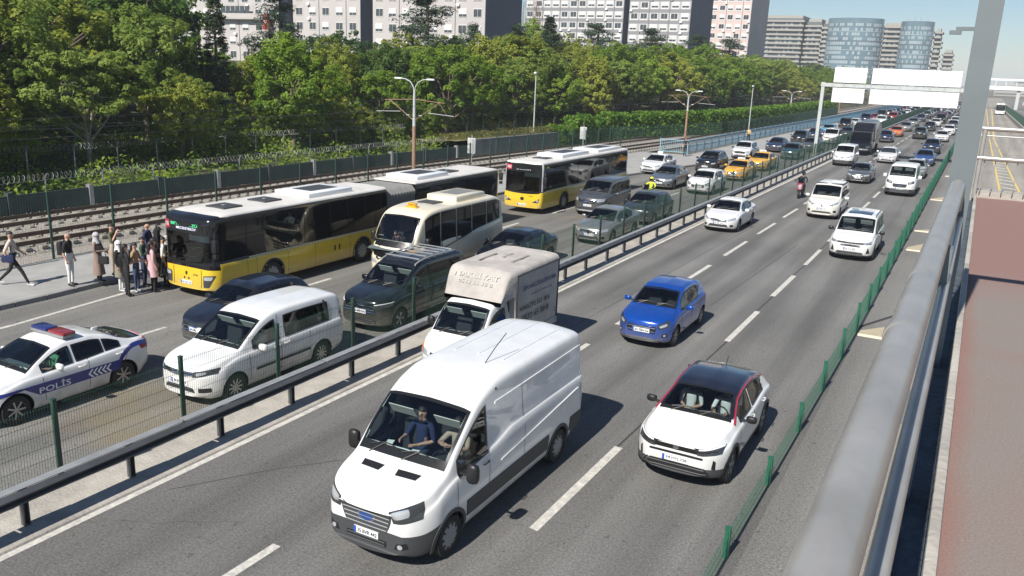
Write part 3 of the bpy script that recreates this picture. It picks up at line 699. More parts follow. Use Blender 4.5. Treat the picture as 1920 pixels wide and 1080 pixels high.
# -- small hatchback
SP_HATCH = dict(L=3.9, W=1.64, n=6, step=.05, axles=(.78, 3.25), r=.30, rw=.72, dr=.085, cx=.38, ry=.5, bow=.18, cxr=.3, ryr=.4,
    prof=[(0, .66), (.04, .78), (.15, .86), (.4, .93), (.75, .99), (.95, 1.02), (1.3, 1.22), (1.62, 1.40), (1.95, 1.48), (2.5, 1.49), (3.0, 1.46), (3.35, 1.40), (3.65, 1.14), (3.82, 1.0), (3.9, .85)],
    belt=[(0, .62), (.5, .82), (1.0, .90), (2.4, .95), (3.3, 1.02), (3.9, .95)], bottom=[(0, .26), (.2, .19), (3.6, .2), (3.9, .34)],
    ws=(.98, 1.64), sw=[(1.28, 2.05), (2.12, 2.85)], rback=(1.06, 1.36, .52),
    front=[('headlight', *q4(.50, .60, .74, .66, .70, .84, .44, .72), 'lampdark', .15, True), ('headlamp_reflector', *q4(.53, .64, .68, .69, .66, .76, .50, .70), 'lamp', .6, True, .012), ('grille', *q4(-.40, .46, .40, .46, .44, .68, -.44, .68), 'black', .2),
           ('lower_grille', *rect(-.55, .55, .24, .30), 'dgrey', .1), ('fog_lamp', *rect(.58, .70, .38, .48), 'black', .5, True), ('fog_lens', *rect(.61, .67, .40, .46), 'lamp', .9, True, .012), ('lip', *rect(-.6, .6, .305, .325), 'chrome', 0)],
    rear=[('tail_light', *rect(.58, .76, .7, 1.0), 'red', .1)], badge=(.635, 'chrome', .05, 1.1), platez=.53,
    seams=[((1.18, .34), (1.14, .9)), ((2.08, .3), (2.1, .96)), ((2.9, .6), (2.95, .98))], handles=[(1.98, .84)], mirror=(1.38, .96), inter=(1.05, 2.9, .94), interk=dict(seats=((-.34, 1.95), (.34, 1.95)), zc=.82, visors=None), style='multi')
# -- saloon
SP_SALOON = dict(L=4.55, W=1.70, n=5, step=.06, axles=(.88, 3.52), r=.315, rw=.68, dr=.09, cx=.38, ry=.55, bow=.2, cxr=.32, ryr=.5,
    prof=[(0, .60), (.04, .72), (.15, .80), (.5, .88), (1.0, .94), (1.2, .97), (1.6, 1.18), (2.0, 1.36), (2.35, 1.43), (2.9, 1.43), (3.3, 1.36), (3.75, 1.14), (4.0, 1.05), (4.4, 1.03), (4.5, .98), (4.55, .85)],
    belt=[(0, .56), (.6, .78), (1.2, .87), (2.6, .92), (3.8, .97), (4.55, .93)], bottom=[(0, .26), (.2, .18), (4.2, .2), (4.55, .34)],
    ws=(1.23, 2.02), rwin=(3.84, 3.22), sw=[(1.58, 2.36), (2.43, 3.30)],
    front=[('headlight', *q4(.46, .58, .78, .64, .74, .76, .42, .68), 'lamp', .12, True), ('grille', *q4(-.38, .56, .38, .56, .42, .68, -.42, .68), 'black', .1), ('lower_grille', *q4(-.50, .28, .50, .28, .42, .42, -.42, .42), 'black', .15), ('fog_lamp', *rect(.56, .70, .32, .42), 'black', .4, True)],
    rear=[('tail_light', *rect(.5, .78, .74, .9), 'red', .1)], badge=(.62, 'chrome', .05, 1.2), platez=.47,
    seams=[((1.42, .34), (1.38, .88)), ((2.4, .3), (2.42, .94)), ((3.2, .55), (3.4, .96))], handles=[(2.28, .82), (3.16, .86)], mirror=(1.66, .95), inter=(1.3, 3.3, .90), interk=dict(seats=((-.36, 2.25), (.36, 2.25)), zc=.78, visors=None), style='five', tw=.2)
# -- passenger van with windows
SP_CADDY = dict(L=4.65, W=1.72, n=6, step=.055, axles=(.88, 3.72), r=.32, rw=.82, dr=.10, cx=.36, ry=.5, bow=.2, cxr=.08, ryr=.16,
    prof=[(0, .74), (.04, .88), (.15, .96), (.5, 1.04), (.9, 1.1), (1.05, 1.13), (1.4, 1.38), (1.85, 1.66), (2.2, 1.77), (2.8, 1.80), (4.2, 1.77), (4.5, 1.72), (4.65, 1.55)],
    belt=[(0, .70), (.5, .88), (1.0, .98), (2.2, 1.03), (4.65, 1.08)], bottom=[(0, .28), (.2, .2), (4.2, .24), (4.65, .36)],
    ws=(1.08, 1.84), sw=[(1.45, 2.2), (2.48, 4.05)], swz=(.04, .09), rback=(1.12, 1.55, .6),
    front=[('grille', *q4(-.46, .74, .46, .74, .48, .83, -.48, .83), 'black', .05), ('headlight', *q4(.42, .72, .80, .78, .78, .90, .44, .84), 'lampdark', .08, True, .01), ('headlamp_reflector', *q4(.50, .75, .66, .79, .66, .85, .50, .82), 'lamp', .6, True, .015), ('lower_grille', *q4(-.46, .36, .46, .36, .40, .46, -.40, .46), 'black', .1), ('fog_lamp', *rect(.54, .74, .38, .48), 'black', .2, True)],
    rear=[('tail_light', *rect(.72, .82, .85, 1.3), 'red', .1)], badge=(.785, 'chrome', .06, 1), platez=.55, platezr=.9,
    seams=[((1.34, .36), (1.3, 1.0)), ((2.3, .34), (2.3, 1.66)), ((3.3, .34), (3.3, 1.03))], handles=[(2.18, .94), (2.5, .95)],
    mirror=(1.55, 1.06), mirrork=dict(size=(.22, .12, .16)), inter=(1.15, 3.9, 1.08), interk=dict(seats=((-.4, 2.0), (.4, 2.0)), zc=1.0, visors=1.75), style='ten', tw=.2)
# -- tall boxy van, higher nose (delivery vans)
def taller(base, **kw):
    d = dict(base); d.update(kw); return d
SP_DOBLO = taller(SP_CADDY, L=4.4, W=1.76, axles=(.88, 3.55), rw=.84, prof=[(0, .82), (.04, .95), (.15, 1.03), (.5, 1.1), (.85, 1.16), (1.0, 1.2), (1.3, 1.46), (1.65, 1.72), (2.0, 1.81), (2.6, 1.84), (4.0, 1.82), (4.28, 1.76), (4.4, 1.6)], belt=[(0, .76), (.5, .94), (1.0, 1.04), (2.2, 1.08), (4.4, 1.1)],
    ws=(1.03, 1.66), sw=[(1.38, 2.05), (2.2, 3.1), (3.2, 3.9)], seams=[((1.3, .36), (1.26, 1.0)), ((2.12, .34), (2.12, 1.66)), ((3.15, .34), (3.15, 1.05))], handles=[(2.0, 1.0), (2.3, 1.0)],
    front=[('grille', *q4(-.5, .72, .5, .72, .6, .84, -.6, .84), 'black', .3), ('headlight', *q4(.44, .80, .80, .88, .76, 1.0, .50, .90), 'lamp', .1, True), ('lower_grille', *q4(-.55, .36, .55, .36, .45, .46, -.45, .46), 'black', .2), ('fog_lamp', *rect(.6, .74, .42, .54), 'black', .4, True)],
    badge=(.77, 'red', .06, 1), platez=.60, interk=dict(seats=((-.4, 1.95), (.4, 1.95)), zc=1.05, visors=None), inter=(1.1, 3.8, 1.14))
SP_MPV = taller(SP_CADDY, L=4.5, W=1.82, axles=(.9, 3.68), r=.33, ws=(1.1, 1.86), frit=(.05, .07, .05), clad=[(0, .4, 0, .30, 1)],
    front=[('grille', *q4(-.80, .76, .80, .76, .82, .84, -.82, .84), 'black', .02), ('headlight', *q4(.50, .77, .82, .80, .82, .89, .50, .85), 'lamp', .06, True, .012), ('air_slot', *rect(-.4, .4, .64, .68), 'black', .2), ('lower_grille', *q4(-.58, .30, .58, .30, .5, .42, -.5, .42), 'black', .1), ('side_vent', *q4(.64, .38, .78, .40, .72, .62, .70, .62), 'black', .1, True)],
    badge=(.80, 'chrome', .06, 1), platez=.54, mirror=(1.55, 1.06, 'black'), sw=[(1.45, 2.2), (2.4, 3.4), (3.48, 4.15)])
SP_CUSTOM = taller(SP_CADDY, L=5.0, W=1.92, axles=(.97, 3.9), r=.335, rw=.86, ws=(.95, 1.66), sw=[(1.32, 2.1), (2.4, 3.4)], hole2=False, prof=[(0, .86), (.05, 1.0), (.16, 1.08), (.5, 1.18), (.9, 1.28), (1.25, 1.58), (1.66, 1.88), (2.0, 1.97), (2.6, 2.0), (4.6, 1.98), (4.85, 1.93), (5.0, 1.8)],
    belt=[(0, .8), (.5, .98), (.95, 1.1), (2.2, 1.16), (5, 1.2)], clad=[(0, .6, 0, .52, 1), (4.6, 5.01, 0, .5, 1)], seams=[((1.2, .36), (1.2, 1.1)), ((2.25, .34), (2.25, 1.85)), ((3.5, .34), (3.5, 1.85))], handles=[(2.1, 1.05), (2.4, 1.05)],
    front=[('headlight', *q4(.50, .84, .86, .92, .82, 1.08, .46, .98), 'lampdark', .12, True), ('headlamp_reflector', *q4(.54, .90, .74, .95, .74, 1.02, .52, .97), 'lamp', .5, True, .012), ('grille', *q4(-.40, .62, .40, .62, .47, .88, -.47, .88), 'black', .28, False, .012), ('lower_grille', *rect(-.5, .5, .34, .42), 'black', .1), ('fog_lamp', *rect(.6, .76, .4, .5), 'black', .2, True)],
    badge=(.75, 'emblue', .07, 1.7), bar='dgrey', nbar=4, platez=.54, mirror=(1.42, 1.2), mirrork=dict(size=(.22, .12, .24)), inter=(1.05, 2.6, 1.2), interk=dict(seats=((-.45, 2.0), (.45, 2.0)), zc=1.12, visors=1.58), style='cover')
SP_COURIER = taller(SP_DOBLO, L=4.3, W=1.78, badge=(.82, 'emblue', .06, 1.7), front=[('grille', *q4(-.46, .70, .46, .70, .5, .94, -.5, .94), 'black', .25), ('headlight', *q4(.54, .78, .82, .82, .82, .98, .54, .94), 'lamp', .12, True), ('lower_grille', *q4(-.55, .36, .55, .36, .5, .48, -.5, .48), 'black', .2), ('lip', *rect(-.62, .62, .28, .34), 'hub', .1)], platez=.58)
SP_MULTI = taller(SP_CADDY, L=4.6, W=1.82, bottom=[(0, .26), (.2, .2), (4.2, .24), (4.6, .36)], prof=[(0, .80), (.04, .93), (.15, 1.0), (.5, 1.08), (.95, 1.14), (1.1, 1.17), (1.45, 1.42), (1.85, 1.66), (2.2, 1.77), (2.8, 1.80), (4.2, 1.77), (4.45, 1.72), (4.6, 1.55)],
    front=[('grille', *q4(-.56, .58, .56, .58, .56, .74, -.56, .74), 'black', .05), ('headlight', *q4(.48, .74, .84, .78, .83, .89, .50, .85), 'lampdark', .08, True, .01), ('light_strip', *q4(.52, .84, .82, .875, .82, .892, .52, .858), 'drl', 0, True, .02), ('chrome_strip', *rect(-.55, .55, .79, .812), 'chrome', 0), ('lower_grille', *q4(-.6, .32, .6, .32, .52, .42, -.52, .42), 'black', .1)],
    badge=(.80, 'chrome', .06, 1), platez=.62, sw=[(1.5, 2.3), (2.5, 3.4), (3.48, 4.15)], handlem='black', style='five', mirror=(1.6, 1.1))
SP_SUV = taller(SP_CROSS, clad=[(0, 4.3, 0, .36, 1)], r=.345, prof=[(0, .84), (.04, .95), (.14, 1.01), (.4, 1.06), (.9, 1.1), (1.05, 1.13), (1.35, 1.32), (1.75, 1.54), (2.1, 1.61), (2.7, 1.63), (3.3, 1.6), (3.65, 1.5), (3.95, 1.24), (4.12, 1.08), (4.2, .92)], belt=[(0, .78), (.5, .92), (1.1, 1.0), (2.3, 1.04), (3.4, 1.1), (4.2, 1.02)],
    front=[('grille', *q4(-.46, .62, .46, .62, .50, .80, -.50, .80), 'black', .15), ('headlight', *q4(.50, .72, .78, .76, .76, .86, .50, .83), 'lamp', .12, True), ('lower_grille', *q4(-.55, .36, .55, .36, .5, .48, -.5, .48), 'black', .1), ('fog_lamp', *rect(.58, .72, .44, .54), 'black', .4, True)], badge=(.71, 'chrome', .055, 1.1), platez=.54, interk=dict(seats=((-.36, 2.15), (.36, 2.15)), zc=.94, visors=None), inter=(1.15, 3.1, 1.05))
# ------------------------------------------------------------------ buses, trucks, motorcycles
M['busyellow'] = paint('bus yellow', (.72, .50, .025), .35)
M['busblack'] = mat('bus black panel', (.009, .009, .010), .12, 0, .5)
M['busroof'] = mat('bus roof white', (.62, .60, .56), .6, var=.14, scale=1.2)
M['acwhite'] = mat('roof unit white', (.78, .79, .80), .45, 0, .2)
M['cream'] = paint('cream', (.76, .69, .52), .35)
M['led_green'] = mat('led text', (.05, .5, .2), .5); M['led_green'].node_tree.nodes['Principled BSDF'].inputs['Emission Color'].default_value = (.1, .9, .35, 1); M['led_green'].node_tree.nodes['Principled BSDF'].inputs['Emission Strength'].default_value = .5
M['led_white'] = mat('led white text', (.6, .6, .7), .5); M['led_white'].node_tree.nodes['Principled BSDF'].inputs['Emission Color'].default_value = (.8, .8, 1, 1); M['led_white'].node_tree.nodes['Principled BSDF'].inputs['Emission Strength'].default_value = .5
M['tarp'] = mat('dusty canvas', (.42, .39, .36), .9, var=.22, scale=1.6, bump=.35, bscale=5)
M['skin'] = mat('skin', (.52, .31, .22), .6)
M['taxi'] = paint('taxi yellow', (.80, .40, .02), .3)
def checker(name, a, b, sc):
    m, t, p = nodes(name); c = t.nodes.new('ShaderNodeTexChecker'); c.inputs[1].default_value = (*a, 1); c.inputs[2].default_value = (*b, 1); c.inputs[3].default_value = sc
    tc = t.nodes.new('ShaderNodeTexCoord'); mp = t.nodes.new('ShaderNodeMapping'); mp.inputs['Location'].default_value = (.013, .01, .002)
    t.links.new(tc.outputs['Object'], mp.inputs[0]); t.links.new(mp.outputs[0], c.inputs[0]); t.links.new(c.outputs[0], p.inputs['Base Color']); return m
M['check'] = checker('checked strip', (.72, .68, .55), (.60, .42, .04), 14)
def roof_unit(v, name, y0, y1, wx, h, m='acwhite'):
    z = v.H - .05; mb = MB(); vs_, fs = rbox(0, (y0 + y1) / 2, z + h / 2, wx * 2, y1 - y0, h + .06); mb.add(vs_, fs); o = mb.build(name, M[m], v.root, 50)
    g = MB(); g.box(-wx * .55, wx * .55, y0 + (y1 - y0) * .22, y1 - (y1 - y0) * .18, z + h + .026, z + h + .042); g.build('grille_panel', M['dgrey'] if m == 'acwhite' else M['conc_dark'], o); return o
def hatch(v, y0, y1, wx):
    mb = MB(); zz = v.H + .012; mb.add(*rbox(0, (y0 + y1) / 2, zz, wx * 2, y1 - y0, .06)); o = mb.build('roof_hatch', M['dgrey'], v.root, 50)
    b = MB(); b.add(*rbox(0, (y0 + y1) / 2, zz + .04, .12, .14, .03)); b.build('hatch_handle', M['hub'], o)
def bus_shell(sp, name, label, front, wins, group=None, roof='busroof'):
    v = Vehicle(name, label, 'bus', sp, M['busyellow'], group); ZB = sp['zb']; ZT = sp['zt']
    for (a, b) in wins: v.sides('side_window', [(a, ZB), (b, ZB)], [(a, ZT), (b, ZT)], M['bandglass'], off=.012, n=(6, 5), k=.02)
    v.sides('checked_strip', [(sp.get('c0', .5), ZB - .085), (v.L - .15, ZB - .085)], [(sp.get('c0', .5), ZB - .02), (v.L - .15, ZB - .02)], M['check'], off=.006, n=(30, 1))
    return v
def bus_front(v, lines, route, kind):
    W2 = v.W / 2; z0, z1 = v.sp['scr']; wx = W2 - .10
    b, t = [(-wx, z0), (-wx * .5, z0 - .04), (0, z0 - .05), (wx * .5, z0 - .04), (wx, z0)], [(-wx * .97, z1), (0, z1 + .03), (wx * .97, z1)]
    v.window('windshield', 'F', b, t, (.06, .10, .42), .12, True, n=(16, 8))
    d = v.patch('destination_display', 'F', *rect(-W2 * .72, W2 * .5, z1 - .33, z1 - .07), M['ink'], off=.018, n=(8, 2))
    r = v.patch('route_panel', 'F', *rect(-W2 * .84, -W2 * .60, z1 - .33, z1 - .07), mat('route red', (.45, .03, .06), .5), off=.022, n=(3, 2))
    def on(cx, cz): return lambda u, w_: (lambda p: (cx + u, p[0].y - .028, cz + w_))(v.hit('F', cx + u, cz + w_))
    text_on(route, on(-W2 * .72, z1 - .20), W2 * .20, .13, 'route_number', M['white'], r)
    text_on(lines[0], on(-W2 * .03, z1 - .14), W2 * 1.0, .12, 'display_text', M['led_green'], d); text_on(lines[1], on(0.05, z1 - .26), W2 * .75, .105, 'display_text', M['led_white'], d)
    mb = MB(); q = []                                          # cab: dashboard, wheel, seat, blind
    mb.box(-W2 + .12, W2 - .12, .22, .75, z0 - .25, z0 + .02); mb.build('dashboard', M['dash'], v.root)
    st = MB(); c = Vector((-.52 if kind == 2 else -.45, .82, z0 + .16)); st.tube([c + Vector((math.cos(a) * .24, math.sin(a) * .2, math.sin(a) * .12)) for a in [2 * math.pi * i / 16 for i in range(17)]], .02, 6)
    st.build('steering_wheel', M['busyellow'] if kind == 1 else M['black'], v.root, 60)
    mb = MB(); mb.box(-W2 + .1, W2 - .1, .3, 3.2, .55, .6); mb.box(-W2 + .1, W2 - .1, 3.2, 3.24, .6, z1); mb.build('cabin_lining', M['inter'], v.root)
    if (False, 0) not in SEATS: v_ = None
    s = MB(); s.add(*rbox(-.45, 1.45, z0 - .02, .5, .5, .2)); s.add(*rbox(-.45, 1.72, z0 + .35, .5, .16, .75)); s.build('driver_seat', M['seat'], v.root, 50)
    bl = MB(); bl.box(.02, W2 - .25, .22, .24, z1 - .66, z1 - .40); bl.build('roller_blind', M['visor'], v.root)
    for i, (xa, xb) in enumerate(((-.75, -.05), (.02, .7))):
        w_ = MB(); P = [v.hit('F', lerp(xa, xb, j / 5), z0 + .03 + .13 * j / 5)[0] + Vector((0, -.035, 0)) for j in range(6)]; w_.tube(P, .014, 5); w_.build('wiper', M['black'], v.root)
def bus_mirrors(v, z):
    for sx in (1, -1):
        p, _ = v.hit('S' if sx > 0 else 'SL', .35, z + .35); mb = MB()
        a = Vector(p); mb.tube([a, a + Vector((sx * .14, -.18, .02)), a + Vector((sx * .22, -.28, -.1)), a + Vector((sx * .22, -.28, -.25))], .022, 6)
        mb.add(*rbox(p.x + sx * .22, p.y - .28, z - .08, .20, .13, .40)); mb.add(*rbox(p.x + sx * .22, p.y - .27, z - .40, .17, .12, .16)); mb.build('mirror', M['black'], v.root, 50)
BUSB = [M['busblack'], M['busroof'], M['dgrey']]
def make_artic():
    H = 2.72; sp = dict(L=9.0, W=2.34, n=5, step=.12, axles=(2.62, 7.35), r=.44, gap=.07, rw=.955, dr=.07, cx=.30, ry=.34, bow=.16, cxr=.02, ryr=.05, tuck=.97, zb=1.24, zt=2.42, scr=(1.12, 2.5), c0=1.6,
        prof=[(0, 2.45), (.05, 2.56), (.16, 2.63), (.5, 2.69), (1, H), (9, H)], belt=[(0, 1.2), (9, 1.22)], bottom=[(0, .34), (.3, .27), (9, .27)], mats=BUSB,
        clad=[(.24, 9.1, 1.17, 2.9, 1), (0, .24, .98, 2.9, 1), (.42, 9.1, 2.62, 3, 2)], raker=0, rake=.02)
    v = bus_shell(sp, 'articulated_bus', 'yellow and black bendy bus with a bellows joint loading passengers at the kerb', None, [(.62, 1.5), (1.54, 2.9), (2.94, 4.2), (4.24, 5.5), (5.54, 6.85), (6.89, 8.2), (8.24, 8.9)])
    bus_front(v, ('BEYLİKDÜZÜ', 'MECİDİYEKÖY'), 'HT10', 1); bus_mirrors(v, 1.9)
    hl = [('headlight', [(.70, .42), (.92, .44)], [(.70, .80), (1.10, .84)], 'lampdark', .2), ('headlamp_reflector', [(.74, .66), (1.0, .68)], [(.74, .77), (1.04, .80)], 'lamp', .3)]
    for nm, b, t, m, k in hl: v.pair(nm, 'F', b, t, M[m], k=k, off=.02 if m == 'lamp' else .01)
    for x in (-.62, .62):
        mb = MB(); P = [v.hit('F', x * (1 if z > .5 else .98), z)[0] + Vector((0, -.004, 0)) for z in (.40, .6, .8, .97)]; mb.tube(P, .009, 4); mb.build('panel_seam', M['black'], v.root)
    v.plate(-.05, .50, '34 GZ 318', w=.5, h=.11); text_on('B-538', lambda u, w_: (.36 + u, v.hit('F', .36 + u, .78)[0].y - .006, .78 + w_), .2, .06, 'fleet_number', M['ink'], v.root)
    for (x, z, r_) in ((-.05, .80, .06), (-.14, .64, .035), (.05, .64, .035)): v.badge(x, z, M['ink'], r_, 'F', .7)
    v.seams([((1.5, .3), (1.5, 1.15)), ((1.9, .3), (1.9, 1.15)), ((3.35, .3), (3.35, 1.15)), ((4.7, .3), (4.7, 1.15)), ((6.6, .3), (6.6, 1.15))])
    for y in (5.7, 5.95): v.sides('hatch_mark', [(y, .72), (y + .09, .72)], [(y, .92), (y + .09, .92)], M['ink'], n=(1, 1), off=.004)
    v.arch_trim(M['dgrey'], .05); v.finish(); v.wheels('cover', .27)
    roof_unit(v, 'roof_air_conditioner', 4.8, 7.2, .82, .17); hatch(v, 1.3, 2.1, .42); hatch(v, 3.1, 3.9, .42)
    sp2 = dict(sp, L=7.0, axles=(3.3,), cx=.02, ry=.05, bow=0, cxr=.16, ryr=.2, rake=0, prof=[(0, H), (6.7, H), (6.9, 2.66), (7.0, 2.5)], belt=[(0, 1.22), (7, 1.22)], bottom=[(0, .27), (7, .34)], clad=[(0, 6.8, 1.17, 2.9, 1), (0, 7.1, 2.62, 3, 2)], c0=.1)
    u = bus_shell(sp2, 'rear', 'x', None, [(.12, 1.4), (1.44, 2.7), (2.74, 4.0), (4.04, 5.2), (5.24, 6.6)]); u.arch_trim(M['dgrey'], .05); u.finish(); u.wheels('cover', .27); roof_unit(u, 'roof_air_conditioner', .5, 2.9, .82, .17); hatch(u, 3.6, 4.4, .42)
    u.pair('tail_light', 'R', *rect(.85, 1.08, .7, 1.1), M['red'], k=.1)
    for ch in list(u.root.children):
        ch.parent = v.root; ch.location.y += 10.9
        if ch.name.startswith('body'): ch.name = 'rear_body'
    bpy.data.objects.remove(u.root)
    b = MB()                                                     # pleated bellows
    for i in range(20):
        y = 8.98 + i * .098; s_ = 1.0 if i % 2 else .965; x = v.W / 2 * .96 * s_; q = [(-x, .45), (x, .45), (x, 2.4 * s_), (x - .18, 2.60 * s_), (-x + .18, 2.60 * s_), (-x, 2.4 * s_)]
        b.v += [(a, y, z) for a, z in q]
        if i: b.f += [(6 * i - 6 + k, 6 * i - 6 + (k + 1) % 6, 6 * i + (k + 1) % 6, 6 * i + k) for k in range(6)]; b.m += [0] * 6
    b.build('bellows', mat('grey bellows cloth', (.16, .165, .16), .8, var=.15), v.root); return v.root
def make_citybus():
    H = 2.74; sp = dict(L=11.6, W=2.3, n=5, step=.12, axles=(2.7, 8.3), r=.44, gap=.07, rw=.955, dr=.07, cx=.14, ry=.18, bow=.10, cxr=.1, ryr=.15, tuck=.97, zb=1.24, zt=2.5, scr=(1.10, 2.60), c0=.6,
        prof=[(0, 2.62), (.04, 2.70), (.12, H), (11.4, H), (11.6, 2.66)], belt=[(0, 1.2), (11.6, 1.22)], bottom=[(0, .34), (.3, .27), (11.6, .3)], mats=BUSB + [M['acwhite']],
        clad=[(0, 11.7, 1.17, 2.9, 1), (0, 11.7, 2.62, 3, 2)], rake=.03)
    v = bus_shell(sp, 'city_bus', 'yellow and black single deck bus with white roof units behind the bendy bus', None, [(.55, 1.5), (1.54, 2.9), (2.94, 4.3), (4.34, 5.7), (5.74, 7.1), (7.14, 8.5), (8.54, 9.9), (9.94, 11.3)])
    bus_front(v, ('ŞİRİNEVLER', 'BAKIRKÖY'), '76D', 2); bus_mirrors(v, 1.9)
    v.sides('corner_pillar', [(.20, 1.2), (.29, 1.2)], [(.20, 2.66), (.29, 2.66)], M['acwhite'], off=.014, n=(2, 8)); v.sides('corner_pillar', [(11.3, .5), (11.42, .5)], [(11.3, 2.66), (11.42, 2.66)], M['acwhite'], off=.014, n=(2, 8))
    v.pair('headlight', 'F', *q4(.60, .62, .98, .62, 1.02, .86, .84, .76), M['lampdark'], k=.2, off=.01); v.pair('headlamp_reflector', 'F', *rect(.84, .98, .66, .79), M['lamp'], k=.9, off=.02)
    v.badge(0, .78, M['ink'], .09, 'F', 1.2); v.plate(0, .47, '34 TBN 62', w=.5); text_on('B-607', lambda a, w_: (.5 + a, v.hit('F', .5 + a, .95)[0].y - .006, .95 + w_), .26, .05, 'fleet_number', M['ink'], v.root)
    v.seams([((1.6, .3), (1.6, 1.15)), ((3.6, .3), (3.6, 1.15)), ((5.5, .3), (5.5, 1.15)), ((7.4, .3), (7.4, 1.15)), ((9.5, .3), (9.5, 1.15))])
    v.pair('tail_light', 'R', *rect(.85, 1.05, .7, 1.1), M['red'], k=.1)
    v.arch_trim(M['dgrey'], .05); v.finish(); v.wheels('cover', .27)
    roof_unit(v, 'roof_air_conditioner', 2.9, 6.3, .8, .2); roof_unit(v, 'roof_engine_unit', 7.4, 10.9, .85, .16); hatch(v, 1.7, 2.5, .42); return v.root
def make_minibus():
    H = 2.5; sp = dict(L=6.7, W=2.02, n=6, step=.08, axles=(1.25, 5.25), r=.36, rw=.90, dr=.12, cx=.34, ry=.5, bow=.22, cxr=.14, ryr=.3, tuck=.95,
        prof=[(0, .80), (.04, .96), (.12, 1.10), (.3, 1.42), (.55, 1.82), (.8, 2.14), (1.05, 2.32), (1.5, 2.45), (2.2, H), (5.8, H), (6.3, 2.40), (6.6, 2.1), (6.7, 1.8)], belt=[(0, .74), (.6, 1.1), (1.5, 1.22), (4.4, 1.32), (6.7, 1.55)], bottom=[(0, .32), (.3, .26), (6.2, .3), (6.7, .45)])
    v = Vehicle('minibus', 'cream minibus with a yellow roof sign and air conditioner between the buses and the fence', 'minibus', sp, M['cream'])
    f = lambda x, t: (x, v.yy(x, t)); X = [-1, -.6, -.2, .2, .6, 1]
    b, t = [f(x * (.86 - .30 * (1 - abs(x)) * 0), .17) for x in X], [f(x * .80, .92) for x in X]
    v.window('windshield', 'T', b, t, (.05, .10, .05), .10, True, n=(16, 10))
    v.patch('windshield_apron', 'F', [(-.62, .86), (0, .78), (.62, .86)], [(-.84, 1.10), (0, 1.08), (.84, 1.10)], M['busblack'], off=.008, n=(12, 4))
    dr = lambda t_: .0 - .42 * (1 - clamp((t_ - 1.2) / 3.4)) if t_ < 4.6 else 0
    for (a, c) in ((1.0, 1.95), (2.0, 3.0), (3.05, 4.1), (4.15, 5.2), (5.25, 6.25)):
        bt, tp = v.sidepoly(a, c, .03, .05, drop=dr)
        for ax in ('S', 'SL'): v.window('side_window', ax, bt, tp, .03, .04, a < 2, glass=M['glassdark'] if a < 2 else M['bandglass'], n=(8, 5))
    v.pair('headlight', 'F', *q4(.50, .56, .80, .62, .82, .80, .52, .70), M['lamp'], k=.2, off=.01)
    for z in (.60, .67, .74): v.patch('grille_bar', 'F', *rect(-.30, .30, z - .018, z + .018), M['black'], n=(8, 1))
    v.plate(0, .46, '34 MIR 076'); v.badge(-.45, .80, M['chrome'], .05)
    v.seams([((1.0, .4), (1.0, 1.0)), ((1.95, .4), (1.95, 1.0)), ((3.0, .4), (3.0, 1.1))]); v.mirrors(.75, 1.35, M['black'], (.18, .12, .34), .16)
    v.wipers(.17, .8, ((-.6, -.02), (.0, .6))); v.interior(.35, 3.4, 1.15, ((-.5, 1.35), (.5, 1.35)), 1.02, wheel_x=.5, visors=None)
    v.finish(); v.wheels('cover', .22); zz = v.H
    roof_unit(v, 'roof_air_conditioner', 3.4, 5.5, .68, .20, 'cream'); 
    mb = MB(); mb.box(-.36, .36, 2.3, 3.0, zz - .004, zz + .02); mb.build('roof_hatch', M['dgrey'], v.root)
    s = MB(); s.box(-.25, .25, 1.42, 1.62, v.prof(1.5) - .01, v.prof(1.5) + .03); s.box(-.17, .17, 1.46, 1.58, v.prof(1.5) + .03, v.prof(1.5) + .15); o = s.build('roof_sign', M['taxi'], v.root)
    text_on('DOLMUŞ', lambda a, w_: (a, 1.455, v.prof(1.5) + .09 + w_), .28, .06, 'sign_text', M['ink'], o)
    p = MB(); p.obox((-.62, .62, 1.42), .22, .01, .30, (.9, 0, 0)); p.build('price_card', M['paperw'], v.root); return v.root
def cab_shell(name, label, sp, pm):
    v = Vehicle(name, label, 'truck', sp, pm); b, t = v.toppoly(*sp['ws']); v.window('windshield', 'T', b, t, (.05, .07, .05), .08, True, n=(14, 8))
    for (a, c) in sp['sw']:
        bt, tp = v.sidepoly(a, c, .02, .10)
        for ax in ('S', 'SL'): v.window('side_window', ax, bt, tp, .03, .06, True)
    return v
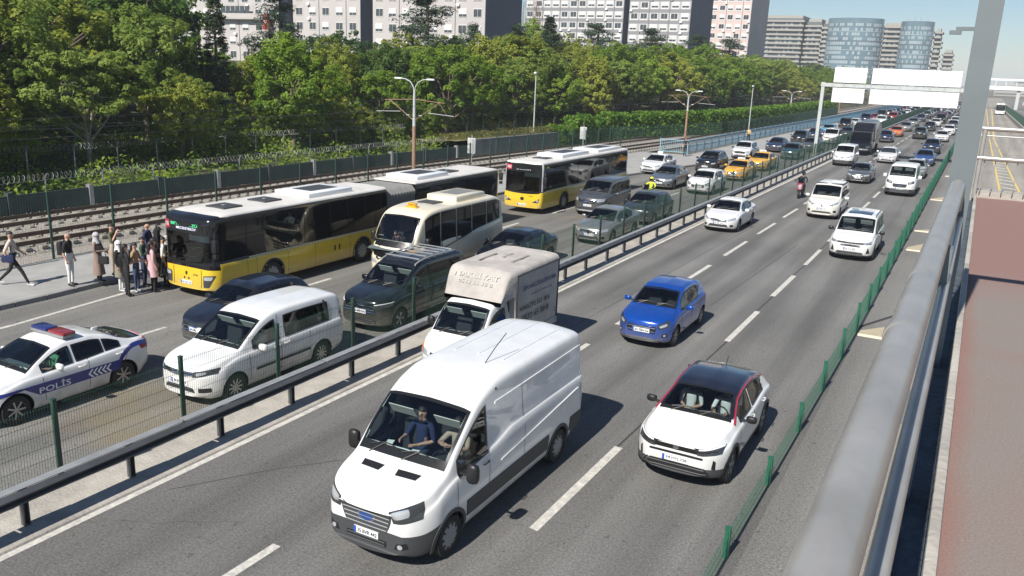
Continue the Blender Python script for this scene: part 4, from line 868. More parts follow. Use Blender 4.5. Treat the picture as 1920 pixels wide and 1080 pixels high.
def make_boxtruck():
    sp = dict(L=2.2, W=1.70, n=6, step=.05, axles=(.78,), r=.30, rw=.80, dr=.12, cx=.34, ry=.45, bow=.18, cxr=.02, ryr=.05, prof=[(0, .66), (.04, .80), (.12, .90), (.35, 1.0), (.55, 1.08), (.85, 1.38), (1.18, 1.70), (1.4, 1.80), (1.7, 1.84), (2.2, 1.84)], belt=[(0, .62), (.5, .9), (1.0, 1.0), (2.2, 1.06)], ws=(.56, 1.20), sw=[(.92, 1.78)], bottom=[(0, .3), (2.2, .3)])
    v = cab_shell('box_truck', 'small white lorry with a dusty beige canvas box lettered for removals', sp, paint('white', (.78, .78, .77)))
    v.pair('headlight', 'F', *q4(.44, .58, .70, .62, .66, .78, .44, .72), M['lamp'], k=.2); v.pair('indicator', 'F', *q4(.70, .62, .80, .64, .78, .84, .68, .80), M['amber'], k=.1, off=.012)
    v.patch('grille', 'F', *rect(-.36, .36, .60, .70), M['black'], k=.1); v.patch('lower_grille', 'F', *rect(-.4, .4, .36, .44), M['black'], k=.1); v.plate(0, .5, '34 DH 4172', w=.46)
    v.mirrors(.98, 1.12, M['black'], (.18, .12, .24), .12); v.seams([((.95, .5), (.95, 1.0)), ((1.85, .4), (1.85, 1.7))]); v.handles([(1.75, .98)]); v.wipers(.56, 1.2); v.interior(.9, 1.95, .96, ((-.38, 1.55), (.38, 1.55)), .90, wheel_x=.38, visors=1.1)
    v.finish(); v.wheels('cover', .19)
    X = .93; bm = bmesh.new()
    pr = [(2.05, .78), (4.9, .78), (4.9, 2.60), (1.20, 2.56), (.80, 1.90), (2.05, 1.90)]
    # the canvas box: body, then the part over the cab that slopes forward
    N = 26; mb = MB(); secs = []
    for i in range(N + 1):
        y = lerp(1.36, 4.4, (i / N) ** 1.25); zb = (1.80 + .06 * clamp((y - 1.36) / .5)) if y < 1.98 else .78; k = clamp((y - 1.36) / .42); zt = lerp(1.86, 2.53, math.sin(k * math.pi / 2)) if y < 1.78 else 2.53 + .04 * (y - 1.78) / 2.65
        wv = .008 * math.sin(y * 7.3) + .006 * math.sin(y * 17 + 1); r_ = .14; s = []
        hw = X * (lerp(.90, 1, clamp((y - 1.36) / .6)))
        for q in [(-hw + .02, zb), (-hw, (zb + zt) / 2), (-hw - wv * .5, zt - r_)] + [(-hw + r_ - r_ * math.cos(a), zt - r_ + r_ * math.sin(a)) for a in (.4, .8, 1.2, 1.57)] + [(-hw * .5, zt + .02 + wv), (0, zt + .03 - wv), (hw * .5, zt + .02 + wv)] + [(hw - r_ + r_ * math.cos(a), zt - r_ + r_ * math.sin(a)) for a in (1.57, 1.2, .8, .4)] + [(hw + wv * .5, zt - r_), (hw, (zb + zt) / 2), (hw - .02, zb)]: s.append((q[0], y, q[1]))
        secs.append(s)
    n = len(secs[0]); mb.v = [p for s in secs for p in s]
    for i in range(N):
        for j in range(n): a, b_ = i * n + j, i * n + (j + 1) % n; mb.f.append((a, b_, b_ + n, a + n)); mb.m.append(0)
    mb.f += [tuple(range(n)), tuple(range(N * n, N * n + n))]; mb.m += [0, 0]
    cv = mb.build('canvas_cover', M['tarp'], v.root, 35)
    bd = MB(); bd.box(-X, X, 2.0, 4.42, .62, .80); bd.box(-.4, .4, 1.6, 4.3, .42, .62); bd.build('load_bed', M['galv'], v.root); r = MB(); r.bar((X + .01, 2.02, 2.40), (X + .01, 4.4, 2.43), .018, 6); r.bar((-X - .01, 2.02, 2.40), (-X - .01, 4.4, 2.43), .018, 6)
    for y in (2.02, 4.38):
        for sx in (-1, 1): r.bar((sx * (X + .008), y, .8), (sx * (X + .008), y, 2.42), .018, 6)
    setp(r.build('canvas_piping', M['seat'], cv), kind='stuff')
    for (y0, y1, x) in ((2.2, 3.4, -.42), (2.9, 3.6, -.05), (2.5, 3.7, .40)):
        f_ = MB(); f_.add(*rbox(x, (y0 + y1) / 2, 2.582, .07, (y1 - y0) * .8, .025)); f_.build('canvas_patch', M['wood'], cv, 40)
    side = lambda y, z: (lambda u, w_: (X + .028, y + u, z + w_))
    text_on('ŞEN NAKLİYE & DEPOLAMA', side(3.25, 2.02), 1.9, .19, 'lettering', M['inkblue'], cv); text_on('EVDEN EVE TAŞIMACILIK', side(3.35, 1.78), 1.2, .05, 'lettering', M['inkblue'], cv)
    text_on('NAKLİYE 555 18 6', side(3.0, 1.52), 1.7, .17, 'lettering', M['ink'], cv); text_on('0533 65 38 8', side(3.05, 1.22), 1.5, .16, 'lettering', M['ink'], cv); text_on('2', side(4.2, 1.05), .07, .12, 'lettering', M['ink'], cv)
    fr = MB(); L_ = lambda u, w_, zc: (u, 1.78 - math.acos(clamp((zc + w_ - 1.86) / .67, -1, 1)) / (math.pi / 2) * .42 - .03, zc + w_ + .01)
    pale = mat('faded lettering', (.48, .455, .42), .9)
    text_on('NAKLİYAT', lambda u, w_: L_(u, w_, 2.38), 1.3, .15, 'faded_lettering', pale, cv); text_on('0533 65 38 8', lambda u, w_: L_(u, w_, 2.20), 1.0, .09, 'faded_lettering', pale, cv)
    t_ = MB(); t_.lathe([(.29, -.12), (.30, 0), (.29, .12)], 20, 'x'); tm = t_.mesh('tyre', M['rubber'], 40); wm = wheel_meshes(.30, .19, 'cover')
    for sx in (1, -1): t = link('wheel', wm[0], v.root, (sx * .70, 3.6, .30)); t.rotation_euler = (0, 0, 0 if sx > 0 else math.pi); link('rim', wm[1], t)
    return v.root
def make_lorry():
    pm = paint('charcoal lorry', (.035, .038, .042), .4); sp = dict(L=2.6, W=2.2, n=5, step=.08, axles=(1.0,), r=.44, rw=.9, dr=.12, cx=.25, ry=.35, bow=.14, cxr=.02, ryr=.05, prof=[(0, 1.0), (.05, 1.2), (.2, 1.35), (.5, 1.75), (.85, 2.25), (1.1, 2.4), (2.6, 2.42)], belt=[(0, .9), (.5, 1.3), (2.6, 1.4)], ws=(.25, .88), sw=[(.8, 1.7)], bottom=[(0, .4), (2.6, .4)])
    v = cab_shell('lorry', 'dark grey box lorry with a black roof deflector ahead of the gantry', sp, pm); v.pair('headlight', 'F', *rect(.6, 1.0, .7, .92), M['lamp'], k=.2); v.patch('bumper', 'F', *rect(-1, 1, .45, .62), M['hub'], k=.05); v.plate(0, .55, '34 CU 845'); v.mirrors(.5, 1.5, M['black'], (.2, .14, .4), .15)
    v.finish(); v.wheels('cover', .25)
    b = MB(); b.add(*rbox(0, 5.6, 2.0, 2.3, 5.9, 2.6)); b.build('cargo_box', pm, v.root, 40); e = MB()
    for sx in (-1, 1): e.box(sx * 1.14 - .03, sx * 1.14 + .03, 2.63, 2.70, .75, 3.22)
    e.box(-1.1, 1.1, 2.62, 2.69, 3.2, 3.27); e.build('box_edging', M['hub'], v.root)
    d = MB(); d.extrude([(-.95, 1.0, 2.4), (-.95, 2.5, 2.4), (-.95, 2.5, 3.1)], (1.9, 0, 0)); d.build('roof_deflector', M['busblack'], v.root); c = MB(); c.box(-.6, .6, 2.4, 8.4, .5, .72); c.build('chassis', M['black'], v.root)
    wm = wheel_meshes(.44, .25, 'cover')
    for sx in (1, -1): t = link('wheel', wm[0], v.root, (sx * .95, 6.6, .44)); t.rotation_euler = (0, 0, 0 if sx > 0 else math.pi); link('rim', wm[1], t)
    return v.root
def make_motorcycle(label, pm, group='motorcycles threading through the traffic'):
    r = empty('motorcycle', (0, 0, 0), 0, label, 'motorcycle', group); wm = wheel_meshes(.29, .12, 'multi')
    for y in (.30, 1.60): t = link('wheel', wm[0], r, (0, y, .29)); link('rim', wm[1], t)
    b = MB(); b.add(*rbox(0, .95, .50, .26, .62, .34)); b.add(*rbox(0, 1.45, .66, .24, .7, .20, lean=-.2)); b.bar((0, 1.0, .35), (0, 1.6, .29), .05); b.build('frame', M['black'], r, 50)
    f = MB(); f.add(*rbox(0, .34, .80, .38, .36, .46, lean=.5)); f.add(*rbox(0, .40, .58, .16, .42, .10)); f.build('fairing', pm, r, 50)
    for sx in (-1, 1): k = MB(); k.bar((sx * .07, .30, .29), (sx * .07, .52, .85), .028); k.build('fork', M['galv'], r)
    h = MB(); h.tube([(-.36, .62, 1.02), (-.2, .52, 1.0), (.2, .52, 1.0), (.36, .62, 1.02)], .018, 6); h.build('handlebar', M['black'], r)
    s = MB(); s.add(*rbox(0, 1.2, .76, .28, .75, .12)); s.build('saddle', M['seat'], r, 50); w_ = MB(); w_.obox((0, .36, 1.16), .30, .015, .30, (-.5, 0, 0)); w_.build('windscreen', M['glassdark'], r)
    l = MB(); l.add(*rbox(0, .14, .80, .20, .06, .12)); l.build('headlight', M['lamp'], r, 50)
    for sx in (-1, 1): q = MB(); q.add(*rbox(sx * .34, .48, 1.14, .12, .04, .08)); q.bar((sx * .32, .6, 1.02), (sx * .34, .5, 1.12), .01); q.build('mirror', M['black'], r, 50)
    return r
def make_police():
    sp = taller(SP_SALOON, L=4.72, W=1.74, axles=(.92, 3.72), rw=.7, ws=(1.28, 2.06), prof=[(0, .62), (.04, .74), (.15, .82), (.5, .90), (1.05, .96), (1.25, .99), (1.65, 1.20), (2.05, 1.36), (2.4, 1.43), (2.9, 1.43), (3.4, 1.35), (3.9, 1.16), (4.2, 1.08), (4.58, 1.05), (4.67, 1.0), (4.72, .85)],
        rwin=(4.0, 3.3), sw=[(1.62, 2.42), (2.49, 3.25), (3.29, 3.72)], seams=[((1.45, .34), (1.42, .90)), ((2.46, .3), (2.48, .96)), ((3.3, .55), (3.5, .98))], handles=[(2.32, .84), (3.24, .87)], mirror=(1.72, .97), inter=(1.35, 3.4, .92), rear=[('tail_light', *rect(.42, .84, .80, .93), 'red', .15)])
    sp = dict(sy(sp, .89), style='multi'); v = build_car('police_car', 'white police saloon with a blue side stripe and a blue and red roof light bar', 'police car', sp, paint('white', (.78, .78, .77)), '34 CU 845')
    v.sides('side_stripe', [(1.32, .50), (3.2, .50)], [(.95, .74), (3.2, .72)], M['polblue'], n=(18, 3), off=.006)
    arc = [(3.2, .52), (3.26, .66), (3.36, .78), (3.55, .90), (3.75, .92), (4.0, .86), (4.22, .76)]; arc2 = [(3.2, .72), (3.28, .84), (3.42, .94), (3.6, 1.0), (3.8, 1.0), (4.05, .95), (4.22, .92)]
    v.sides('side_stripe', arc, arc2, M['polblue'], n=(18, 3), off=.007, depth=.01); v.sides('side_stripe', [(.45, .66), (1.0, .70)], [(.42, .74), (.95, .745)], M['polblue'], n=(6, 2), off=.007)
    for ax, sg in (('S', 1), ('SL', -1)):
        text_on('POLİS', lambda u, w_: (lambda p: p[0] + p[1] * .0125)(v.hit(ax, 1.66 + sg * u, .61 + w_)), .70, .17, 'lettering', M['white'], v.root)
        for i in range(5):
            y = 2.42 + i * .11; mb = MB(); q = [v.hit(ax, y + dy, .61 + dz) for dy, dz in ((0, 0), (.09, .09), (.14, .09), (.05, 0), (.14, -.09), (.09, -.09))]; q = [p + nn * .0125 for p, nn in q]
            mb.add(q, [(0, 1, 2, 3), (0, 3, 4, 5)]); mb.build('chevron', M['white'], v.root, fix=False)
    st = v.patch('emergency_sticker', 'S', *rect(3.98, 4.14, .985, 1.045), mat('sticker red', (.5, .03, .05), .5), off=.008, n=(3, 2)); text_on('155', lambda u, w_: (lambda p: p[0] + p[1] * .013)(v.hit('S', 4.06 + u, 1.015 + w_)), .1, .035, 'sticker_number', M['white'], st)
    z = v.H; b = MB(); b.add(*rbox(0, 2.28, z + .035, 1.14, .32, .06)); lb = b.build('light_bar', M['hub'], v.root, 50)
    for x, m in ((-.3, 'blue_lens'), (.3, 'red_lens')): l = MB(); l.add(*rbox(x, 2.28, z + .095, .54, .29, .07)); l.build('beacon_lens', M[m], lb, 50)
    a = MB(); a.add(*rbox(0, 3.25, v.prof(3.25) + .03, .04, .16, .07, lean=.4)); a.build('aerial_fin', v.paint, v.root, 50); v.finish(); return v.root
# ------------------------------------------------------------------ people
CL = {}
def cloth(name, c, rough=.9):
    if name not in CL: CL[name] = mat('cloth ' + name, c, rough, var=.14, scale=7)
    return CL[name]
M['hairdark'] = mat('dark hair', (.02, .015, .012), .6, var=.3, scale=30); M['hairgrey'] = mat('grey hair', (.20, .18, .17), .7)
M['eye'] = mat('dark eye', (.02, .015, .012), .4); M['lip'] = mat('lips', (.36, .15, .12), .6)
PEOPLE = []
def v3(x, y, z): return Vector((x, y, z))
def person(label, loc, face, top, bottom, shoe='black', hair='short', stride=0., arms=('down', 'down'), lean=0., h=1.72, sit=False, ride=False, coat=None, scarf=None, head_turn=0., head_down=0., sleeves='short', shoes_c=None, group=None, hat=None, girth=1.0, skirt=None):
    """one figure standing at loc (feet) or sitting (loc = seat), facing the angle `face` (0 = towards -y); limbs posed per joint"""
    s = h / 1.72; P = []; Ed = []; Rr = []; tag = []
    def jt(p, r, a=None, t=None):
        P.append(Vector(p)); Rr.append(r)
        if a is not None: Ed.append((a, len(P) - 1)); tag.append(t)
        return len(P) - 1
    if sit or ride: hz = .10 if sit else .0
    else: hz = .93
    pel = jt((0, 0, hz), (.135 * girth, .10 * girth)); f = -1                                # faces -y
    wst = jt((0, -.02 + f * lean * .12, hz + .15), (.125 * girth, .095 * girth), pel, 'bottom')
    chs = jt((0, f * lean * .32, hz + .36), (.15 * girth, .105 * girth), wst, 'top')
    nck0 = jt((0, f * lean * .46 + .01, hz + .50), (.075, .065), chs, 'top')
    nck = jt((0, f * (lean * .52 + head_down * .03) + .0, hz + .575), (.048, .05), nck0, 'skin')
    hc = jt((0, f * (lean * .58 + .015 + head_down * .09), hz + .655 - head_down * .02), (.074, .085), nck, 'skin')
    ht = jt((0, f * (lean * .62 + head_down * .13) + .01, hz + .755 - head_down * .05), (.065, .078), hc, 'skin')
    jt((0, f * (lean * .60 + .115 + head_down * .11), hz + .672 - head_down * .06), (.014, .018), hc, 'skin')       # nose
    for sx in (-1, 1):
        jt((sx * .082, P[hc].y + .012, P[hc].z + .01), (.012, .02), hc, 'skin')                # ears
    joints = {}
    for sx, st in ((-1, stride), (1, -stride)):                  # legs
        hip = jt((sx * .088, 0, hz - .04), (.092 * girth, .092 * girth), pel, 'bottom')
        if sit or ride:
            kn = jt((sx * (.11 if sit else .2), -.42, hz + .02), (.062, .062), hip, 'bottom'); an = jt((sx * (.11 if sit else .2), -.50 if sit else -.28, hz - .38), (.042, .045), kn, 'bottom')
        else:
            kn = jt((sx * .092, -st * .19 - .015 - abs(st) * .05, .49), (.06, .062), hip, 'bottom'); an = jt((sx * .095, -st * .42 + (.06 if st < 0 else 0), .095 + (.05 if st < -.3 else 0)), (.04, .044), kn, 'bottom')
        A = P[an]; hl = jt((A.x, A.y + .035, A.z - .045), (.04, .042), an, 'shoe'); jt((A.x + sx * .012, A.y - .10, A.z - .062), (.04, .03), hl, 'shoe'); jt((A.x + sx * .016, A.y - .165, A.z - .066), (.032, .022), len(P) - 1, 'shoe')
    for sx, mode in ((-1, arms[0]), (1, arms[1])):
        S = v3(sx * .185, P[chs].y + .01, hz + .455); sh = jt(S, (.062, .062), nck0, 'top'); mid = 'top'
        y0 = S.y
        el, wr = {'down': (v3(sx * .235, y0 + .03, hz + .18), v3(sx * .235, y0 - .05, hz - .05)), 'swing': (v3(sx * .23, y0 + .12, hz + .20), v3(sx * .22, y0 + .06, hz - .04)), 'fwd': (v3(sx * .23, y0 - .08, hz + .19), v3(sx * .20, y0 - .26, hz + .08)),
                  'phone': (v3(sx * .22, y0 - .06, hz + .20), v3(sx * .09, y0 - .28, hz + .32)), 'mouth': (v3(sx * .23, y0 - .12, hz + .24), v3(sx * .06, y0 - .19, hz + .50)), 'hold': (v3(sx * .24, y0 - .02, hz + .19), v3(sx * .06, y0 - .25, hz + .18)),
                  'up': (v3(sx * .30, y0 - .10, hz + .50), v3(sx * .24, y0 - .16, hz + .74)), 'wheel': (v3(sx * .25, y0 - .16, hz + .24), v3(sx * .16, y0 - .42, hz + .30)), 'wheelhi': (v3(sx * .27, y0 - .18, hz + .33), v3(sx * .10, y0 - .40, hz + .44)), 'bars': (v3(sx * .32, y0 - .18, hz + .30), v3(sx * .32, y0 - .42, hz + .27)), 'window': (v3(sx * .40, y0 - .10, hz + .28), v3(sx * .42, y0 - .32, hz + .36))}[mode]
        ts = 'skin' if sleeves == 'none' else 'top'; tl = 'top' if sleeves == 'long' else 'skin'
        e = jt(el, (.045, .045), sh, ts); w_ = jt(wr, (.03, .028), e, tl); d = (wr - el).normalized(); side = v3(-sx, 0, 0); up = d.cross(side)
        pl = jt(wr + d * .055, (.038, .022), w_, 'skin')
        for k, ln in enumerate((.072, .085, .08, .062)):           # four fingers, gently curled, and a thumb
            o = (k - 1.5) * .019; q = P[pl] + side.cross(d) * o * 1.0
            a_ = jt(q + d * .045, (.010, .010), pl, 'skin'); jt(q + d * (.045 + ln * .55) + side * ln * .35, (.008, .008), a_, 'skin')
        th = jt(wr + d * .035 + side.cross(d) * -.035 + side * .012, (.011, .011), w_, 'skin'); jt(wr + d * .085 + side.cross(d) * -.052 + side * .03, (.009, .009), th, 'skin')
        joints[sx] = (el, wr + d * .06)
    me = bpy.data.meshes.new('person'); me.from_pydata([p * s for p in P], Ed, []); ob = bpy.data.objects.new('person', me); col.objects.link(ob)
    md = ob.modifiers.new('s', 'SKIN'); sv = me.skin_vertices[0].data if me.skin_vertices else None
    if sv is None: me.skin_vertices.new() if hasattr(me.skin_vertices, 'new') else None; sv = me.skin_vertices[0].data
    for i, r in enumerate(Rr): sv[i].radius = (r[0] * s, r[1] * s)
    sv[pel].use_root = True; md.branch_smoothing = .4; sb = ob.modifiers.new('u', 'SUBSURF'); sb.levels = 1; sb.render_levels = 1
    PEOPLE.append(dict(ob=ob, P=[p * s for p in P], E=Ed, tag=tag, s=s, label=label, loc=loc, face=face, top=top, bottom=bottom, shoe=shoes_c or CL.get('shoe') or cloth('shoe', (.03, .03, .03)), hair=hair, coat=coat, scarf=scarf, hc=hc, ht=ht, nck0=nck0, pel=pel, wst=wst, chs=chs, hz=hz * s, group=group, hat=hat, skirt=skirt, girth=girth, joints={k: tuple(x * s for x in q) for k, q in joints.items()}))
    return PEOPLE[-1]
def cap_mesh(c, rx, ry, rz, zcut, back=0, n=14, m=8):
    """a shell over the head from the crown down to zcut; `back` lets it hang further behind"""
    mb = MB(); q = []; f = []
    for k in range(m + 1):
        for i in range(n):
            a = 2 * math.pi * i / n; lim = math.acos(clamp(zcut + (-.9 * back * max(0, math.sin(a))), -1, 1)); ph = lim * k / m
            q.append((c[0] + rx * math.sin(ph) * math.cos(a), c[1] + ry * math.sin(ph) * math.sin(a), c[2] + rz * math.cos(ph)))
    for k in range(m):
        for i in range(n): f.append((k * n + i, k * n + (i + 1) % n, k * n + n + (i + 1) % n, k * n + n + i))
    mb.add(q, f); return mb
def finish_people():
    dg = bpy.context.evaluated_depsgraph_get(); dg.update()
    for d in PEOPLE:
        ob = d['ob']; nm = bpy.data.meshes.new_from_object(ob.evaluated_get(dg)); nm.name = 'person'
        ob.modifiers.clear(); old = ob.data; ob.data = nm; bpy.data.meshes.remove(old)
        mats = [d['top'], d['bottom'], d['shoe'], M['skin']]; ix = dict(top=0, bottom=1, shoe=2, skin=3); nm.materials.clear()
        for m_ in mats: nm.materials.append(m_)
        C = np.array([p.center[:] for p in nm.polygons]); A = np.array([d['P'][e[0]][:] for e in d['E']]); B = np.array([d['P'][e[1]][:] for e in d['E']]); T = np.array([ix[t] for t in d['tag']])
        AB = B - A; t = np.clip(((C[:, None, :] - A[None]) * AB[None]).sum(2) / np.maximum((AB ** 2).sum(1), 1e-9), 0, 1); D = ((A[None] + t[..., None] * AB[None] - C[:, None, :]) ** 2).sum(2)
        nm.polygons.foreach_set('material_index', T[D.argmin(1)].astype(np.int32)); shade(nm, 80)
        setp(ob, d['label'], 'person', d['group']); s = d['s']; hc, ht = d['P'][d['hc']], d['P'][d['ht']]; c = (hc + ht) / 2 + Vector((0, .005, 0)) * s
        if d['hair'] == 'short': cap_mesh(c, .088 * s, .104 * s, .104 * s, .25, .55).build('hair', M['hairdark'], ob, 80)
        elif d['hair'] == 'grey': cap_mesh(c, .086 * s, .102 * s, .10 * s, .35, .5).build('hair', M['hairgrey'], ob, 80)
        elif d['hair'] == 'long':
            mb = cap_mesh(c, .094 * s, .11 * s, .108 * s, .15, .8); o_ = len(mb.v); mb.add(*rbox(c.x, c.y + .085 * s, c.z - .16 * s, .17 * s, .07 * s, .34 * s)); mb.build('hair', M['hairdark'], ob, 80)
        if d['scarf']:
            mb = cap_mesh(c, .100 * s, .118 * s, .118 * s, .02, .95); pr = []
            for (z, rx, ry, oy) in ((-.04, .10, .11, .01), (-.12, .095, .10, .015), (-.19, .13, .12, .01), (-.26, .17, .135, 0)):
                pr.append([(c.x + rx * s * math.cos(a), c.y + oy * s + ry * s * math.sin(a), c.z + z * s) for a in [2 * math.pi * i / 14 for i in range(14)]])
            o_ = len(mb.v); mb.v += [p for r_ in pr for p in r_]
            for k in range(3):
                for i in range(14): mb.f.append((o_ + k * 14 + i, o_ + k * 14 + (i + 1) % 14, o_ + k * 14 + 14 + (i + 1) % 14, o_ + k * 14 + 14 + i)); mb.m.append(0)
            mb.build('headscarf', d['scarf'], ob, 80)
        if d['hat']:
            mb = cap_mesh(c, .125 * s, .14 * s, .13 * s, -.45, .2); mb.build('helmet', d['hat'], ob, 80); v_ = MB(); v_.add(*rbox(c.x, c.y - .115 * s, c.z - .02, .18, .05, .10)); v_.build('visor', M['bandglass'], ob, 60)
        for k in ('coat', 'skirt'):
            if not d[k]: continue
            m_, zl, fl = d[k]; top_z = d['P'][d['chs']].z + .02 * s if k == 'coat' else d['P'][d['wst']].z - .02; pr = []
            g = d['girth']
            for j in range(9):
                u = j / 8; z = lerp(top_z, zl * s, u); yb = lerp(d['P'][d['chs']].y if k == 'coat' else 0, 0, min(1, u * 2)); rx = lerp(.175, .145, min(1, u * 3)) if u < .34 else lerp(.145, .17 + fl, (u - .34) / .66); ry = rx * .78
                pr.append([(rx * g * s * math.cos(a) * (1 + .035 * math.sin(5 * a + u)), yb + ry * g * s * math.sin(a) * (1 + .04 * math.sin(4 * a)), z) for a in [2 * math.pi * i / 20 for i in range(20)]])
            mb = MB(); mb.v = [p for r_ in pr for p in r_]; mb.f = [(q * 20 + i, q * 20 + (i + 1) % 20, q * 20 + 20 + (i + 1) % 20, q * 20 + 20 + i) for q in range(8) for i in range(20)]; mb.m = [0] * len(mb.f); mb.build(k, m_, ob, 70)
        for sx in (-1, 1): e = MB(); e.add(*rbox(c.x + sx * .032 * s, hc.y - .079 * s, hc.z + .035 * s, .022 * s, .012 * s, .012 * s)); e.build('eye', M['eye'], ob, 60)
        e = MB(); e.add(*rbox(c.x, hc.y - .083 * s, hc.z - .035 * s, .045 * s, .012 * s, .012 * s)); e.build('mouth', M['lip'], ob, 60)
        ob.location = d['loc']; ob.rotation_euler = (0, 0, d['face'])
def carry(d, off): return Euler((0, 0, d['face'])).to_matrix() @ Vector(off) + Vector(d['loc'])
# ------------------------------------------------------------------ ground, roads, kerbs, railway, fences, bridges
def PL(pts):                                     # x as a function of y along the road
    def f(y):
        if y <= pts[0][0]: return pts[0][1]
        for (a, b), (c, d) in zip(pts, pts[1:]):
            if y <= c: return b + (d - b) * (y - a) / (c - a)
        return pts[-1][1]
    return f
kerb_x = PL([(-40, -23.6), (15, -24.3), (24, -24.9), (45, -24.6), (60, -21.9), (76, -19.4), (105, -18.7), (700, -18.7)])
back_x = PL([(-40, -28.0), (15, -28.3), (24, -28.9), (76, -28.9), (77, -23.75), (105, -23.4), (140, -22.6), (220, -21.7), (700, -21)])
track_x = PL([(-40, -32.9), (46, -32.9), (94, -29.6), (147, -28.4), (700, -27)])
YS = [-40, -10, 5, 10, 15, 18, 21, 24, 30, 36, 45, 50, 55, 60, 66, 71, 76, 77, 85, 95, 105, 120, 140, 170, 220, 300, 420, 620]
def terrain(x, y):
    w_ = track_x(y) - 4.9; d = w_ - x
    if d < 0: return 0
    return .55 * clamp(d / .6) + clamp(d - .6, 0, 12) * .13 + clamp(d - 12.6, 0, 60) * .07 + .25 * noise.noise((x * .12, y * .12, 0)) * clamp(d / 4)
def strip(fa, fb, z, ys, mb=None, mi=0):
    mb = mb or MB(); b = len(mb.v); mb.v += [p for y in ys for p in ((fa(y), y, z), (fb(y), y, z))]
    mb.f += [(b + 2 * i, b + 2 * i + 1, b + 2 * i + 3, b + 2 * i + 2) for i in range(len(ys) - 1)]; mb.m += [mi] * (len(ys) - 1); return mb
K = lambda v: (lambda y: v)
g = MB(); g.quad((-1500, -300, -.03), (1500, -300, -.03), (1500, 4000, -.03), (-1500, 4000, -.03)); struct('ground', g, M['earth'])
struct('road', strip(K(-12.4), K(-2.3), 0, YS), M['asphalt']); struct('bus_road', strip(lambda y: kerb_x(y) - .05, K(-12.4), 0, YS), M['asphalt2'])
M['busway'] = asphalt('busway asphalt', (.31, .285, .25), .16); struct('verge', strip(K(-2.3), K(-.85), -.004, YS), asphalt('verge asphalt', (.20, .195, .182), .14)); struct('busway', strip(K(-.85), K(8.2), -.004, YS), M['busway']); M['asphalt3'] = asphalt('far road asphalt', (.19, .185, .175), .15)
struct('far_road', strip(K(8.2), K(24), -.004, YS), M['asphalt3'])
pv = strip(lambda y: kerb_x(y) - .16, back_x, .14, YS); struct('pavement', pv, M['paving'])
# kerb stones, one by one where they can be told apart
kb = empty('kerb'); kb['kind'] = 'structure'; ks = MB(); ks.box(-.16, 0, 0, .97, -.1, .145); ksm = ks.mesh('kerb_stone', M['kerb'])
for i in range(70):
    y = 6 + i; o = link('kerb_stone', ksm, kb, (kerb_x(y), y, 0)); o.rotation_euler = (0, 0, -math.atan2(kerb_x(y + 1) - kerb_x(y), 1))
mb = MB()
for i in range(60, 500, 4):
    y = 16 + i; mb.add([(kerb_x(y) - .16, y, 0), (kerb_x(y), y, 0), (kerb_x(y + 4), y + 4, 0), (kerb_x(y + 4) - .16, y + 4, 0), (kerb_x(y) - .16, y, .145), (kerb_x(y), y, .145), (kerb_x(y + 4), y + 4, .145), (kerb_x(y + 4) - .16, y + 4, .145)], [(4, 5, 6, 7), (1, 2, 6, 5)])
mb.build('far_kerb', M['kerb'], kb)
# painted lines
def lines(name, items, m, z=.004):
    r = empty(name); r['kind'] = 'structure'
    for (x, y0, y1, w_, x2) in items:
        q = MB(); n = max(1, int((y1 - y0) / 30)); jit = lambda: rnd.uniform(-.012, .012)
        q.quad((x - w_ / 2 + jit(), y0 + jit() * 4, z), (x + w_ / 2 + jit(), y0 + jit() * 4, z), (x2 + w_ / 2 + jit(), y1, z), (x2 - w_ / 2 + jit(), y1, z)); q.build('lane_dash' if y1 - y0 < 8 else 'edge_line', m, r)
it = []
for k in range(26): it.append((-5.52 + .03 * rnd.random(), 11.3 + 6.1 * k, 15.1 + 6.1 * k, .17, -5.5))
for k in range(28): it.append((-8.78, 4.8 + 6.1 * k + (.0 if k else 0), 8.7 + 6.1 * k, .16, -8.76))
for k in range(24): it.append((-19.2 - (.02 * k if k < 20 else .4), 14.0 + 7.0 * k - 2, 17.2 + 7.0 * k - 2, .14, -19.25 - (.02 * k if k < 20 else .4)))
for k in range(22): it.append((-16.5, 43 + 6.5 * k, 46.4 + 6.5 * k, .14, -16.5))
it += [(-11.95, -20, 500, .15, -11.97), (-22.5, -10, 13, .14, -22.7), (-22.7, 13, 17.2, .14, -23.2), (-13.75, -20, 500, .12, -13.75), (-18.4, 78, 400, .16, -18.4)]
lines('lane_markings', it, M['line'])
lines('yellow_markings', [(2.75, 20, 64.4, .16, 2.0), (2.0, 64.4, 142, .16, 1.3), (1.3, 142, 316, .2, .6), (5.2, 20, 65.6, .16, 3.3), (3.3, 65.6, 142, .16, 1.85), (1.85, 142, 319, .2, 2.1)], M['line_y'], .004)
hz = empty('hatched_zone'); hz['kind'] = 'structure'
for k in range(22):
    y = 38 + 3.0 * k; xa = lerp(2.75, 2.0, (y - 20) / 44) if y < 64 else lerp(2.0, 1.3, (y - 64) / 78); xb = lerp(5.2, 3.3, (y - 20) / 45) if y < 65 else lerp(3.3, 1.85, (y - 65) / 77); q = MB(); q.quad((xa + .12, y, .004), (xb - .12, y - 1.0, .004), (xb - .12, y - .25, .004), (xa + .12, y + .8, .004)); q.build('hatch_bar', M['line'], hz)
sm = MB(); rx = random.Random(3)                                  # tar seams between the dashes
for k in range(14): y = 15.1 + 6.1 * k; sm.quad((-5.55, y, .003), (-5.51, y, .003), (-5.47, y + 2.3, .003), (-5.52, y + 2.3, .003))
